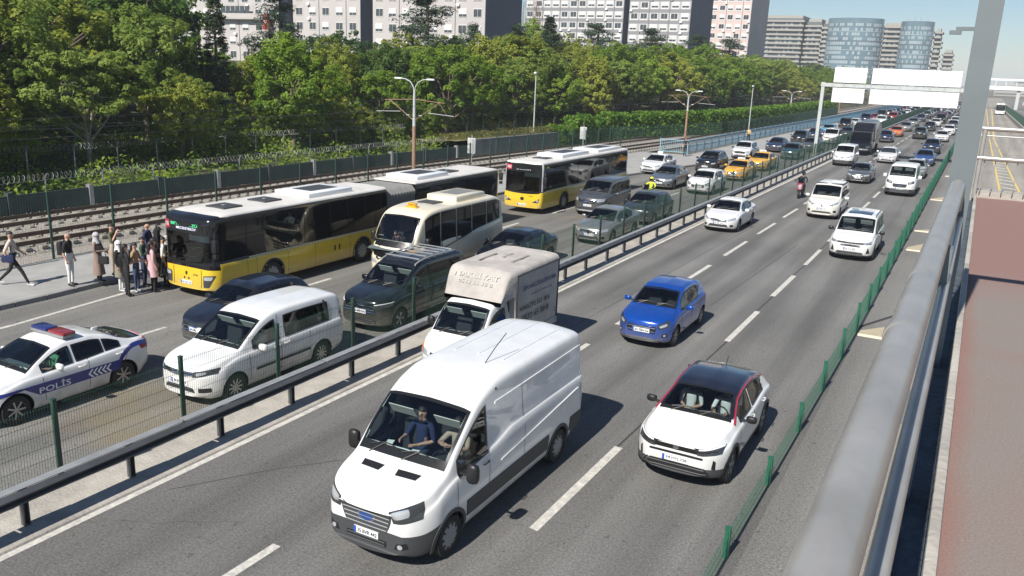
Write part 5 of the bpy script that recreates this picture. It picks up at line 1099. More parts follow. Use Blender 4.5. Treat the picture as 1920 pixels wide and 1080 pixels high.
for (x0, y0, x1, y1) in ((-9.9, 16, -9.5, 44), (-11.6, 9, -10.6, 10.6), (-10.6, 10.6, -9.6, 11.8), (-7.0, 27, -6.6, 40)): sm.quad((x0 - .012, y0, .003), (x0 + .012, y0, .003), (x1 + .012, y1, .003), (x1 - .012, y1, .003))
struct('tar_seam', sm, M['seam'], fix=False)
# raised median
md = MB(); ys = list(np.arange(-20, 120, 2.0)) + [160, 220, 320, 500]
for i in range(len(ys) - 1):
    a, b = ys[i], ys[i + 1]
    P = lambda y: [(-12.03, y, 0), (-12.05, y, .03), (-12.55 + .02 * math.sin(y), y, .07), (-12.70, y, .055 + .02 * math.sin(y * 2.3)), (-13.42, y, .10 + .02 * math.sin(y * 1.7)), (-13.46, y, 0)]
    p, q = P(a), P(b); md.add(p + q, [(k, k + 1, k + 7, k + 6) for k in range(5)])
struct('median_strip', md, M['concrete'], 30)
# guard rail: posts, blocks and beams
gr = empty('guard_rail', (0, 0, 0), 0, 'long weathered steel guard rail along the median between the carriageways', 'guard rail')
bp = [(x + .05, .53 + (z - .43) * .66) for x, z in ((-12.36, .43), (-12.33, .45), (-12.25, .50), (-12.25, .54), (-12.33, .60), (-12.25, .66), (-12.25, .70), (-12.33, .75), (-12.36, .77), (-12.39, .75), (-12.31, .69), (-12.37, .60), (-12.31, .52), (-12.39, .45))]
bm_ = MB(); bm_.extrude([(x, 0, z) for x, z in bp], (0, 3.99, 0)); beam = bm_.mesh('rail_beam', M['guard'], 50)
pm_ = MB(); pm_.box(-12.50, -12.40, -.05, -.035, .03, .74); pm_.box(-12.50, -12.40, .035, .05, .03, .74); pm_.box(-12.50, -12.485, -.034, .034, .03, .74); pm_.box(-12.40, -12.345, -.04, .04, .56, .72); post = pm_.mesh('rail_post', M['guard'])
tm_ = MB(); tm_.box(-12.49, -12.31, .02, 3.97, .765, .78); 
tc_ = tm_.mesh('sunlit_rail_top', M['galv'])  # paler plate puts the sunlit top of the beam into the colour
for k in range(70): link('rail_beam', beam, gr, (0, -6 + 4 * k, 0)); link('sunlit_rail_top', tc_, gr, (0, -6 + 4 * k, 0))
for k in range(140): link('rail_post', post, gr, (0, -5 + 2.0 * k + rnd.uniform(-.12, .12), 0))
# welded mesh fences
def mesh_fence(label, xf, y0, n, bay, z0, h, pr, hz_, step, wr, pm, group=None, cat='fence', z=lambda y: 0, hf=None):
    r = empty('mesh_fence', (0, 0, 0), 0, label, cat, group); w_ = MB(); k = int(bay / step)
    for i in range(1, k): w_.bar((0, i * step, z0), (0, i * step, z0 + h), wr, 3, cap=False)
    for i in range(hz_): zz = z0 + .04 + (h - .08) * i / (hz_ - 1); w_.bar((.012, .02, zz), (.012, bay - .02, zz), wr * 1.15, 3, cap=False)
    wm = w_.mesh('mesh_panel', pm); p = MB(); p.box(-pr, pr, -pr, pr, 0, z0 + h + .05); p.box(-pr - .006, pr + .006, -pr - .006, pr + .006, z0 + h + .05, z0 + h + .065); pm2 = p.mesh('fence_post', pm)
    for i in range(n):
        y = y0 + bay * i; x = xf(y); sc = hf(y) if hf else 1; a = -math.atan2(xf(y + bay) - x, bay)
        o = link('fence_post', pm2, r, (x, y, z(y))); o.scale.z = sc
        o = link('mesh_panel', wm, r, (x, y, z(y))); o.scale.z = sc; o.rotation_euler = (0, 0, a)
    return r
mesh_fence('green welded mesh fence standing behind the guard rail on the median', K(-13.2), .07, 110, 2.66, .12, 1.50, .035, 7, .05, .0033, M['dgreen'])
mesh_fence('low green mesh fence along the near right edge of the main road', lambda y: -2.52 + .14 * clamp((y - 12) / 14), 9.35, 95, 2.9, .02, .90, .042, 4, .10, .0035, M['green'], hf=lambda y: .55 + .42 * clamp((y - 14) / 12) + .25 * clamp((y - 30) / 30))
mesh_fence('dark green mesh fence between the bus stop pavement and the tram track', lambda y: back_x(y) - .05, 7.4, 26, 2.65, .10, 2.4, .035, 9, .10, .003, M['dgreen'])
mesh_fence('dark green fence beside the far lane of the busway', lambda y: 8.6 - .012 * y, 60, 60, 4.0, .7, 1.5, .05, 3, .08, .006, M['dgreen'])
lw = MB(); lw.box(8.1, 8.5, 20, 60, 0, .7); strip(lambda y: 8.35 - .012 * y, lambda y: 8.8 - .012 * y, .72, [40, 320], lw); lw.add([(8.35 - .012 * y, y, z) for y, z in ((20, 0), (320, 0), (320, .72), (20, .72))], [(0, 1, 2, 3)]); one(lw.build('low_wall', M['concrete']), 'low concrete wall under the busway fence', 'wall')
# beige patches with pale raised strips, and one dark diagonal bar, beside the walkway
sl = empty('verge_patches'); sl['kind'] = 'structure'
M['slab'] = mat('pale beige patch', (.42, .36, .25), .9, var=.15); M['lipm'] = mat('pale raised strip', (.75, .66, .52), .8)
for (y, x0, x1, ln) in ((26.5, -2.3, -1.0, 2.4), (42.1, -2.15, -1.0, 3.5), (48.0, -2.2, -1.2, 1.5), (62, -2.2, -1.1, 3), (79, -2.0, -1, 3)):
    q = MB(); q.quad((x0, y + .1, .004), (x1, y + .1, .004), (x1, y + ln, .004), (x0, y + ln * .25, .004)); q.build('beige_patch', M['slab'], sl); q = MB(); q.box(x0, x1 + .2, y - .03, y + .09, 0, .05); q.build('raised_strip', M['lipm'], sl)
q = MB(); q.bar((-2.35, 27.4, .05), (-1.0, 30.8, .05), .02); q.build('dark_bar', M['seam'], sl)
# ------------------------------------------------------------------ the walkway the camera stands on
def deck_mat():
    m, t, b = nodes('worn red deck'); N = t.nodes.new; Lk = t.links.new; tc = N('ShaderNodeTexCoord'); sx = N('ShaderNodeSeparateXYZ'); Lk(tc.outputs['Object'], sx.inputs[0])
    n = N('ShaderNodeTexNoise'); n.inputs['Scale'].default_value = 1.6; n.inputs['Detail'].default_value = 6; Lk(tc.outputs['Object'], n.inputs['Vector'])
    n2 = N('ShaderNodeTexNoise'); n2.inputs['Scale'].default_value = 90; n2.inputs['Detail'].default_value = 4; Lk(tc.outputs['Object'], n2.inputs['Vector'])
    a = N('ShaderNodeMath'); a.operation = 'MULTIPLY_ADD'; a.inputs[1].default_value = -7.5; a.inputs[2].default_value = 1.55; Lk(sx.outputs[0], a.inputs[0])     # red survives along the edge
    c = N('ShaderNodeMapRange'); c.inputs[1].default_value = 7.2; c.inputs[2].default_value = 9.0; Lk(sx.outputs[1], c.inputs[0])
    mxx = N('ShaderNodeMath'); mxx.operation = 'MAXIMUM'; Lk(a.outputs[0], mxx.inputs[0]); Lk(c.outputs[0], mxx.inputs[1])
    ad = N('ShaderNodeMath'); ad.operation = 'ADD'; Lk(mxx.outputs[0], ad.inputs[0]); Lk(n.outputs['Fac'], ad.inputs[1])
    r = N('ShaderNodeMapRange'); r.inputs[1].default_value = .45; r.inputs[2].default_value = 1.25; Lk(ad.outputs[0], r.inputs[0])
    mx_ = N('ShaderNodeMix'); mx_.data_type = 'RGBA'; mx_.inputs[6].default_value = (.225, .19, .168, 1); mx_.inputs[7].default_value = (.245, .145, .125, 1); Lk(r.outputs[0], mx_.inputs[0])
    k = N('ShaderNodeMapRange'); k.inputs[1].default_value = .3; k.inputs[2].default_value = .7; k.inputs[3].default_value = .86; k.inputs[4].default_value = 1.13; Lk(n2.outputs['Fac'], k.inputs[0])
    m2 = N('ShaderNodeMix'); m2.data_type = 'RGBA'; m2.blend_type = 'MULTIPLY'; m2.inputs[0].default_value = 1; Lk(mx_.outputs[2], m2.inputs[6]); Lk(k.outputs[0], m2.inputs[7]); Lk(m2.outputs[2], b.inputs['Base Color']); b.inputs['Roughness'].default_value = .9
    bp_ = N('ShaderNodeBump'); bp_.inputs['Strength'].default_value = .12; bp_.inputs['Distance'].default_value = .01; Lk(n2.outputs['Fac'], bp_.inputs['Height']); Lk(bp_.outputs[0], b.inputs['Normal']); return m
wk = empty('footbridge', (0, 0, 0), 0, 'raised footbridge deck with worn red paving and a steel handrail', 'footbridge')
d = MB(); d.box(.093, 3.4, -3, 14.1, 5.72, 5.9); d.build('deck', deck_mat(), wk)
d = MB(); d.box(-.058, 3.4, -3, 14.1, 5.45, 5.715); d.build('deck_beam', M['column'], wk)
for i in range(9):
    d = MB(); y = -3 + 1.9 * i; d.add(*rbox(.080, y + .945, 5.91, .042, 1.885, .10)); d.build('kerb_stone', M['concrete'], wk, 50)
d = MB(); d.box(-.036, .058, -3, 14.1, 5.72, 5.845); d.build('bitumen_strip', M['bitumen'], wk)
rr = random.Random(5); y = -2.0
while y < 12:
    l = rr.choice((.42, .20, .75, .36)); d = MB(); d.box(-.056, -.040, y, y + l, 5.80, 5.872); d.build('edge_plate', mat('pale edge plate', (.52, .50, .45), .7, var=.15) if 'edge' not in M else M['edge'], wk); M['edge'] = wk.children[-1].data.materials[0]; y += l + .07
d = MB(); d.box(.0, 3.4, 14.1, 14.4, 5.6, 6.0); d.build('deck_end_kerb', M['concrete'], wk)
d = MB(); d.tube([(-.092, -2, 6.93), (-.075, 3.2, 6.945), (-.064, 5.2, 6.955), (-.063, 5.34, 6.945), (-.062, 5.43, 6.89), (-.062, 5.46, 6.80)], .0395, 24); d.build('handrail', M['steel'], wk, 60)
d = MB(); d.tube([(-.040, -2, 6.74), (-.026, 5.5, 6.75)], .019, 16); d.build('lower_rail', M['steel'], wk, 60)
for y in (3.55,):
    d = MB(); d.box(-.05, -.02, y - .04, y + .04, 5.8, 6.9); d.build('rail_post', M['column'], wk)
for y0, x0, z0 in ((2.62, -.0785, 6.9425), (2.0, -.082, 6.9405)):
    d = MB(); d.lathe([(.0400, y0), (.0412, y0 + .006), (.0412, y0 + .05), (.0400, y0 + .056)], 28, 'y', (x0, 0, z0)); d.build('rail_collar', M['steel'], wk, 60)
for y0 in (.9, 1.7, 2.5, 3.4, 4.4, 5.3): d = MB(); d.box(-.05, -.034, y0, y0 + .03, 5.80, 6.74); d.build('rail_baluster', M['column'], wk)
rl_ = random.Random(8); d = MB()
for i in range(70):
    x = .11 + abs(rl_.gauss(0, .12)); y = rl_.uniform(2.4, 13.5); s_ = rl_.uniform(.0012, .0032); d.add([(x - s_, y, 5.9005), (x, y - s_ * 1.4, 5.9005), (x + s_, y + s_ * .3, 5.9005), (x, y, 5.9005 + s_ * .8)], [(0, 1, 3), (1, 2, 3), (2, 0, 3)])
setp(d.build('grit', M['paving'], fix=False), kind='stuff')
cl = MB(); cl.box(-.118, .006, 5.46, 5.62, 0, 8.30); cl.box(-.16, .05, 5.42, 5.66, 5.45, 5.6); cl.box(-.21, -.119, 5.50, 5.53, 7.79, 7.81); cl.box(-.24, -.18, 5.485, 5.545, 7.77, 7.79); one(cl.build('steel_column', M['column']), 'tall grey steel column at the end of the shining handrail', 'column')
pb = MB(); pb.box(-.12, 3.5, 5.50, 5.58, 8.305, 8.385); pb.box(3.3, 3.45, 5.46, 5.62, 5.6, 8.30); one(pb.build('unseen_shadow_beam', M['column']), 'unseen steel cross beam added over the column to shadow the walkway', 'beam')  # unseen beam added above the view to throw a shadow line on the deck
er = empty('end_railing', (0, 0, 0), 0, 'steel railing with two tubes and thin bars closing the end of the walkway', 'railing')
for z in (6.48, 6.90): d = MB(); d.bar((.02, 14.0, z), (3.3, 14.0, z), .035, 12); d.build('rail_tube', M['steel'], er, 60)
for i in range(24): d = MB(); x = .12 + .14 * i; d.bar((x, 14.03, 6.0), (x, 14.03, 6.82), .008, 6); d.build('baluster', M['galv'], er)
d = MB(); d.bar((.0, 14.03, 6.80), (3.3, 14.03, 6.80), .010, 6); d.build('baluster_rail', M['galv'], er)
for x in (.06, 1.7, 3.3): d = MB(); d.bar((x, 14.0, 5.9), (x, 14.0, 6.92), .03, 10); d.build('rail_post', M['steel'], er, 60)
# ------------------------------------------------------------------ tram line
b = MB(); ys = list(range(-40, 120, 4)) + [160, 220, 300]
for i in range(len(ys) - 1):
    P = lambda y: [(back_x(y) - .12 if y < 76 else track_x(y) + 3.4, y, .12), (track_x(y) + 3.2, y, .10), (track_x(y) + 2.9, y, .30), (track_x(y) + .75, y, .30), (track_x(y), y, .16), (track_x(y) - .75, y, .30), (track_x(y) - 2.9, y, .30), (track_x(y) - 3.6, y, .08), (track_x(y) - 4.9, y, .06)]
    p, q = P(ys[i]), P(ys[i + 1]); b.add(p + q, [(k, k + 1, k + 10, k + 9) for k in range(8)])
struct('railway_bed', b, M['ballast'])
bst = MB(); rs = random.Random(11)
for k in range(7000):
    y = rs.triangular(8, 44, 16); o = rs.uniform(-4.6, 3.1); s_ = rs.uniform(.03, .075); x = track_x(y) + o; zz = .31 if .75 < abs(o) < 2.9 else .13 if abs(o) > 3.2 else .2
    c = (x, y, zz); a = rs.uniform(0, 3.1); ca, sa = math.cos(a) * s_, math.sin(a) * s_
    bst.add([(x + ca, y + sa, zz - s_ * .4), (x - sa, y + ca, zz - s_ * .4), (x - ca, y - sa, zz - s_ * .4), (x + sa, y - ca, zz - s_ * .4), (x + rs.uniform(-.3, .3) * s_, y, zz + s_ * .7)], [(0, 1, 4), (1, 2, 4), (2, 3, 4), (3, 0, 4)])
setp(bst.build('ballast_stones', M['stone'], fix=False), kind='stuff')
sp_ = MB(); sp_.add(*rbox(0, 0, .30, 2.4, .25, .14)); slm = sp_.mesh('sleeper', M['wood'], 50)
for t_, lab in ((1.85, 'near tram track beside the pavement fence'), (-1.85, 'far tram track beside the dark retaining wall')):
    r = empty('tram_track', (0, 0, 0), 0, lab, 'railway track')
    for k in range(120):
        y = 8 + .62 * k; o = link('sleeper', slm, r, (track_x(y) + t_, y, 0)); o.rotation_euler = (0, 0, 0)
    for s_ in (-.72, .72):
        q = MB(); pts = list(range(-20, 96, 4)) + [147, 300]; n = len(pts)
        pf = [(-.07, .37), (.07, .37), (.02, .41), (.02, .48), (.036, .49), (.036, .53), (-.036, .53), (-.036, .49), (-.02, .48), (-.02, .41)]
        q.v = [(track_x(y) + t_ + s_ + a, y, z) for y in pts for a, z in pf]; q.f = [(i * 10 + k, i * 10 + (k + 1) % 10, i * 10 + 10 + (k + 1) % 10, i * 10 + 10 + k) for i in range(n - 1) for k in range(10)]; q.m = [0] * len(q.f); q.build('rail', M['railsteel'], r)
# dark panel wall behind the tracks, with pillars
wl = empty('panel_wall', (0, 0, 0), 0, 'low dark green panel wall with pale pillars behind the tram tracks', 'wall'); M['panel'] = mat('dark wall panel', (.045, .062, .058), .85, var=.35, scale=.7)
for k in range(16):
    y = -2 + 4 * k; x = track_x(y) - 4.8; x2 = track_x(y + 4) - 4.8
    q = MB(); q.extrude([(x, y + .12, 0), (x2, y + 3.88, 0), (x2, y + 3.88, .98), (x, y + .12, .98)], (-.1, 0, 0)); q.build('wall_panel', M['panel'], wl)
    q = MB(); q.box(x - .2, x + .08, y - .11, y + .11, 0, 1.12); q.build('wall_pillar', M['galv'] if k % 2 else M['panel'], wl)
rw = empty('retaining_wall', (0, 0, 0), 0, 'grey concrete retaining wall below the grassy bank', 'wall')
for k in range(9):
    y = 60 + 4.0 * k; x = track_x(y) - 4.6; q = MB(); q.extrude([(x, y + .02, 0), (track_x(y + 4) - 4.6, y + 3.98, 0), (track_x(y + 4) - 4.6, y + 3.98, 1.5), (x, y + .02, 1.5)], (-.35, 0, 0)); q.build('wall_panel', M['conc_dark'], rw)
def razor_fence(label, off, y0, y1, zb, h, bay=3.0, wire=True):
    r = empty('razor_wire_fence', (0, 0, 0), 0, label, 'fence', 'razor wire fences along the tram line'); p = MB(); p.bar((0, 0, 0), (0, 0, h), .035, 6); p.tube([(0, 0, h), (.05, 0, h + .16), (.17, 0, h + .28)], .028, 6); pmm = p.mesh('fence_post', M['galv'] if wire else M['dgreen'], 60)
    w_ = MB(); hh = h * .95
    for i in range(1, int(bay / .12)): w_.bar((0, i * .12, .05), (0, i * .12, hh), .003, 3, cap=False)
    for i in range(6): w_.bar((0, 0, .05 + hh * i / 5.2), (0, bay, .05 + hh * i / 5.2), .004, 3, cap=False)
    wm = w_.mesh('mesh_panel', M['dgreen']); n = int((y1 - y0) / bay); c = MB(); pts = []
    for i in range(int(bay / .22) * 9): a = 2 * math.pi * i / 9; pts.append((.12 + .17 * math.cos(a), bay * i / (int(bay / .22) * 9), h + .15 + .17 * math.sin(a)))
    c.tube(pts, .007, 3); cm = c.mesh('razor_wire', M['galv'])
    for k in range(n):
        y = y0 + bay * k; x = track_x(y) - off; z = zb(x, y); o = link('fence_post', pmm, r, (x, y, z)); a = -math.atan2(track_x(y + bay) - track_x(y), bay); dz = math.atan2(zb(track_x(y + bay) - off, y + bay) - z, bay)
        for nm, m_ in (('mesh_panel', wm),) + ((('razor_wire', cm),) if wire else ()): o = link(nm, m_, r, (x, y, z)); o.rotation_euler = (dz, 0, a)
razor_fence('mesh fence with curled razor wire just above the dark panel wall', 5.2, 6, 58, lambda x, y: .5, 1.0)
razor_fence('second razor wire fence higher up under the trees', 9.1, 10, 58, terrain, 1.35, 2.6)
razor_fence('plain fence of thin dark posts along the grassy bank', 5.3, 60, 100, lambda x, y: 1.5, 1.1, 2.4, False)
# terrain under the trees
tx = MB(); ny = 70; dd = [0, .3, .6, 2, 4, 6, 9, 12.6, 17, 24, 34, 50, 72, 110, 180, 300]; yy_ = list(np.linspace(-20, 200, 56)) + [240, 300, 380, 500, 700, 1000]
for y in yy_:
    for q in dd: x = track_x(y) - 4.9 - q; tx.v.append((x, y, terrain(x, y)))
n = len(dd); tx.f = [(i * n + k, i * n + k + 1, i * n + n + k + 1, i * n + n + k) for i in range(len(yy_) - 1) for k in range(n - 1)]; tx.m = [0] * len(tx.f)
M['soil'] = mat('leaf litter soil', (.06, .062, .03), .95, var=.5, scale=.5, bump=.6, bscale=6); struct('embankment', tx, M['soil'], 60)
# pale blue railing
br = empty('blue_railing', (0, 0, 0), 0, 'pale blue steel railing along the back of the far pavement', 'railing'); p = MB(); p.box(-.04, .04, -.04, .04, 0, 1.35); bpm = p.mesh('railing_post', M['bluerail']); w_ = MB()
for z in (.18, 1.28): w_.box(-.03, .03, 0, 2.5, z - .03, z + .03)
for i in range(1, 14): w_.box(-.012, .012, i * .18 - .012, i * .18 + .012, .2, 1.26)
bwm = w_.mesh('railing_panel', M['bluerail'])
for k in range(80):
    y = 77.2 + 2.5 * k; x = back_x(y) + .1; link('railing_post', bpm, br, (x, y, .14)); o = link('railing_panel', bwm, br, (x, y, .14)); o.rotation_euler = (0, 0, -math.atan2(back_x(y + 2.5) - back_x(y), 2.5))
e2 = empty('blue_railing', (-26.3, 77.2, .14), 0, 'short pale blue railing panel set across the end of the pavement', 'railing'); 
for x in (0, 2.55): link('railing_post', bpm, e2, (x, 0, 0))
o = link('railing_panel', bwm, e2, (0, 0, 0)); o.rotation_euler = (0, 0, -math.pi / 2)
# ------------------------------------------------------------------ lamps, poles, signs, gantry
def tram_lamp(x, y, top, label, z0=.2):
    r = empty('tram_lamp_post', (x, y, 0), 0, label, 'lamp post', 'double lamp posts between the tram tracks'); zp = top - .75
    q = MB(); q.bar((0, 0, z0), (0, 0, 3.4), .13, 12, .115); q.build('pole_base', M['rust'], r, 60); q = MB(); q.bar((0, 0, 3.4), (0, 0, zp), .11, 12, .075); q.build('pole', M['pole'], r, 60)
    for s in (-1, 1):
        q = MB(); q.tube([(s * .02, 0, zp - .05), (s * .10, 0, zp + .28), (s * .32, 0, zp + .56), (s * .7, 0, zp + .72), (s * 1.05, 0, zp + .74)], .035, 8); q.build('arm', M['pole'], r, 60)
        q = MB(); q.add(*rbox(s * 1.28, 0, zp + .75, .55, .2, .11)); q.build('lamp_head', M['acwhite'], r, 60)
        q = MB(); q.bar((0, 0, 3.75), (s * 1.95, 0, 5.0), .028, 6); q.build('bracket_strut', M['rust'], r); q = MB(); q.bar((0, 0, 5.15), (s * 2.4, 0, 5.0), .025, 6); q.bar((s * 1.95, 0, 5.0), (s * 2.55, 0, 4.3), .014, 5); q.build('bracket_arm', M['rust'], r)
        q = MB(); q.bar((s * 1.1, 0, 4.32), (s * 3.1, 0, 4.22), .022, 6); q.build('registration_arm', M['pole'], r)
        q = MB(); q.lathe([(.05, -.12), (.06, 0), (.05, .12)], 8, 'x', (s * .5, 0, 4.1)); q.build('insulator', M['hub'], r)
for (x, y, t, l) in ((-32.9, 46.4, 6.45, 'rust-based double lamp post with tram brackets behind the bendy bus'), (-29.3, 94.3, 5.6, 'double lamp post with tram brackets behind the end of the blue railing'), (-28.3, 147.5, 5.3, 'double lamp post with tram brackets left of the gantry leg'), (-28.0, 200, 5.2, 'faint double lamp post with tram brackets right of the gantry leg'), (-27.8, 252, 5.2, 'farthest double lamp post beyond the gantry'), (-33, -4, 6.4, 'double lamp post with tram brackets outside the bus stop')): tram_lamp(x, y, t, l)
cw = empty('tram_wires', (0, 0, 0), 0, 'thin overhead tram wires strung between the double lamp posts', 'overhead wire')
for s in (-2.4, 2.4):
    for z0, sag in ((4.25, .02), (5.0, .45)):
        q = MB(); pts = []; P = [(-32.9, -4), (-32.9, 46.4), (-29.3, 94.3), (-28.3, 147.5), (-28, 200)]
        for (a, b_) in zip(P, P[1:]):
            for i in range(8): u = i / 8; pts.append((lerp(a[0], b_[0], u) + s, lerp(a[1], b_[1], u), z0 - sag * 4 * u * (1 - u)))
        q.tube(pts, .012, 4); q.build('wire', M['guard'], cw)
def simple_pole(x, y, h, label):
    r = empty('pole', (x, y, 0), 0, label, 'lamp post', 'slim single poles on the tram side'); q = MB(); q.bar((0, 0, 0), (0, 0, h), .075, 10, .05); q.build('pole_shaft', M['pole'], r, 60); q = MB(); q.add(*rbox(0, -.05, h + .08, .22, .4, .16)); q.build('lamp_head', M['acwhite'], r, 50); q = MB(); q.box(-.55, .3, -.3, .3, 0, .06); q.build('base_plate', M['galv'], r)
simple_pole(-37.2, 72, 6.9, 'slim pale single pole behind the second bus'); simple_pole(-27.6, 117, 6.1, 'slim pale single pole behind the blue railing')
def stop_sign(x, y, label):
    r = empty('stop_sign', (x, y, .1), 0, label, 'sign', 'blank bus stop signs on the tram side'); q = MB(); q.bar((0, 0, 0), (0, 0, 2.75), .04, 8); q.build('sign_post', M['galv'], r); q = MB(); q.add(*rbox(0, -.05, 2.05, .62, .07, 1.05)); o = q.build('sign_board', M['pole'], r, 50); q = MB(); q.box(.02, .26, -.092, -.086, 1.6, 2.5); q.build('sign_face', M['galv'], o)
stop_sign(-30.2, 49.4, 'grey sign board on a post behind the rear of the bendy bus'); stop_sign(-30.0, 67.5, 'grey sign board on a post behind the second bus')
ga = empty('sign_gantry', (0, 88.4, 0), 0, 'grey steel gantry spanning the road with blank white sign panels', 'sign gantry')
q = MB(); q.box(-14.25, -13.95, -.18, .18, 0, 7.2); q.build('gantry_leg', M['pole'], ga); q = MB(); q.box(-1.85, -1.45, -.18, .18, 0, 7.2); q.build('gantry_leg', M['pole'], ga)
q = MB(); q.box(-14.3, -1.2, -.2, .2, 6.78, 7.12); q.build('gantry_beam', M['pole'], ga)
for (x0, x1, n) in ((-13.15, -10.25, 3), (-9.75, -2.2, 6)):
    for (z0, z1, tag_) in ((7.22, 8.62, 1), (5.35, 6.70, 0)):
        for i in range(n):
            a, b_ = lerp(x0, x1, i / n), lerp(x0, x1, (i + 1) / n); q = MB(); q.box(a + (.0 if tag_ else .012), b_ - (.0 if tag_ else .012), -.32, -.26, z0, z1); q.build('sign_panel', M['sign'], ga)
    for i in range(n + 1):
        a = lerp(x0, x1, i / n); q = MB(); q.box(a - .03, a + .03, -.258, -.20, 5.5, 8.5); q.box(a - .022, a + .022, -.36, -.322, 6.25, 6.77); q.build('panel_bracket', M['galv'], ga)
# footbridge far away and the things beside it
fb = empty('far_footbridge', (0, 330, 0), 0, 'distant white footbridge crossing the busway and far road', 'footbridge'); q = MB(); q.box(-4, 90, -1.2, 1.2, 6.2, 7.4); q.build('bridge_deck', M['acwhite'], fb); q = MB(); q.box(-4, 90, -1.3, 1.3, 9.2, 9.8); q.build('bridge_roof', M['acwhite'], fb)
for x in (9, 28, 50): q = MB(); q.box(x - .5, x + .5, -.5, .5, 0, 6.2); q.build('bridge_pier', M['pole'], fb)
for k in range(32): q = MB(); q.box(-4 + 3 * k - .06, -4 + 3 * k + .06, -1.2, -1.1, 7.4, 9.2); q.build('bridge_post', M['acwhite'], fb)
fb2 = empty('far_footbridge', (0, 255, 0), 0, 'lower pale bridge ramp in front of the distant white footbridge', 'footbridge'); q = MB(); q.box(8.2, 70, -1, 1, 2.9, 3.7); q.build('bridge_deck', M['concrete'], fb2)
for x in (9.5, 22, 40): q = MB(); q.box(x - .4, x + .4, -.5, .5, 0, 2.9); q.build('bridge_pier', M['concrete'], fb2)
# ------------------------------------------------------------------ trees, hedges, undergrowth
def leaf_mat(name, c1, c2, trans=.5):
    m = bpy.data.materials.new(name); m.use_nodes = True; t = m.node_tree; t.nodes.clear(); N = t.nodes.new; Lk = t.links.new
    o = N('ShaderNodeOutputMaterial'); d = N('ShaderNodeBsdfPrincipled'); d.inputs['Roughness'].default_value = .55; d.inputs['Specular IOR Level'].default_value = .3; tr = N('ShaderNodeBsdfTranslucent'); mx = N('ShaderNodeMixShader'); mx.inputs[0].default_value = trans
    a = N('ShaderNodeAttribute'); a.attribute_name = 'tone'; oi = N('ShaderNodeObjectInfo')
    ad = N('ShaderNodeMath'); ad.operation = 'MULTIPLY_ADD'; ad.inputs[1].default_value = .5; Lk(oi.outputs['Random'], ad.inputs[0]); sb = N('ShaderNodeMath'); sb.operation = 'SUBTRACT'; Lk(a.outputs['Fac'], sb.inputs[0]); sb.inputs[1].default_value = .25; Lk(sb.outputs[0], ad.inputs[2])
    mc = N('ShaderNodeMix'); mc.data_type = 'RGBA'; mc.inputs[6].default_value = (*c1, 1); mc.inputs[7].default_value = (*c2, 1); Lk(ad.outputs[0], mc.inputs[0])
    Lk(mc.outputs[2], d.inputs['Base Color']); Lk(mc.outputs[2], tr.inputs[0]); Lk(d.outputs[0], mx.inputs[1]); Lk(tr.outputs[0], mx.inputs[2]); Lk(mx.outputs[0], o.inputs[0]); return m
LEAF = dict(mid=leaf_mat('mid green leaves', (.115, .22, .02), (.31, .43, .055)), yellow=leaf_mat('yellow green leaves', (.20, .26, .03), (.42, .45, .08)), dark=leaf_mat('dark leaves', (.05, .115, .025), (.14, .235, .05)),
            conifer=leaf_mat('blue green needles', (.022, .048, .026), (.06, .095, .046), .15), olive=leaf_mat('olive leaves', (.14, .225, .035), (.33, .42, .09)), grass=leaf_mat('dry grass', (.10, .12, .03), (.27, .25, .09)), ivy=leaf_mat('bright ivy leaves', (.09, .20, .02), (.20, .34, .04)), twig=mat('dry twigs', (.23, .16, .12), .9, var=.3))
def leaf_mesh(name, pos, nrm, size, aspect, m, rg, tone=None):
    """many small bent leaves: pos and nrm are (n,3)"""
    n = len(pos); nrm = nrm / np.maximum(np.linalg.norm(nrm, axis=1, keepdims=True), 1e-6); a = np.cross(nrm, rg.normal(size=(n, 3))); a /= np.maximum(np.linalg.norm(a, axis=1, keepdims=True), 1e-6); b = np.cross(nrm, a)
    s = (size * rg.uniform(.65, 1.35, n))[:, None]; w_ = s * aspect
    V = np.stack([pos - a * s * .5, pos + b * w_ * .5 + nrm * s * .08, pos + a * s * .5 - nrm * s * .12, pos - b * w_ * .5 + nrm * s * .08], 1).reshape(-1, 3)
    me = bpy.data.meshes.new(name); me.vertices.add(n * 4); me.vertices.foreach_set('co', V.astype(np.float32).ravel()); me.loops.add(n * 4); me.loops.foreach_set('vertex_index', np.arange(n * 4, dtype=np.int32)); me.polygons.add(n); me.polygons.foreach_set('loop_start', np.arange(0, n * 4, 4, dtype=np.int32)); me.polygons.foreach_set('loop_total', np.full(n, 4, np.int32))
    at_ = me.attributes.new('tone', 'FLOAT', 'POINT'); t_ = rg.uniform(.2, .8, n) if tone is None else np.clip(tone + rg.normal(0, .12, n), 0, 1); at_.data.foreach_set('value', np.repeat(t_, 4).astype(np.float32)); me.materials.append(m); me.update(); me.validate(); return me
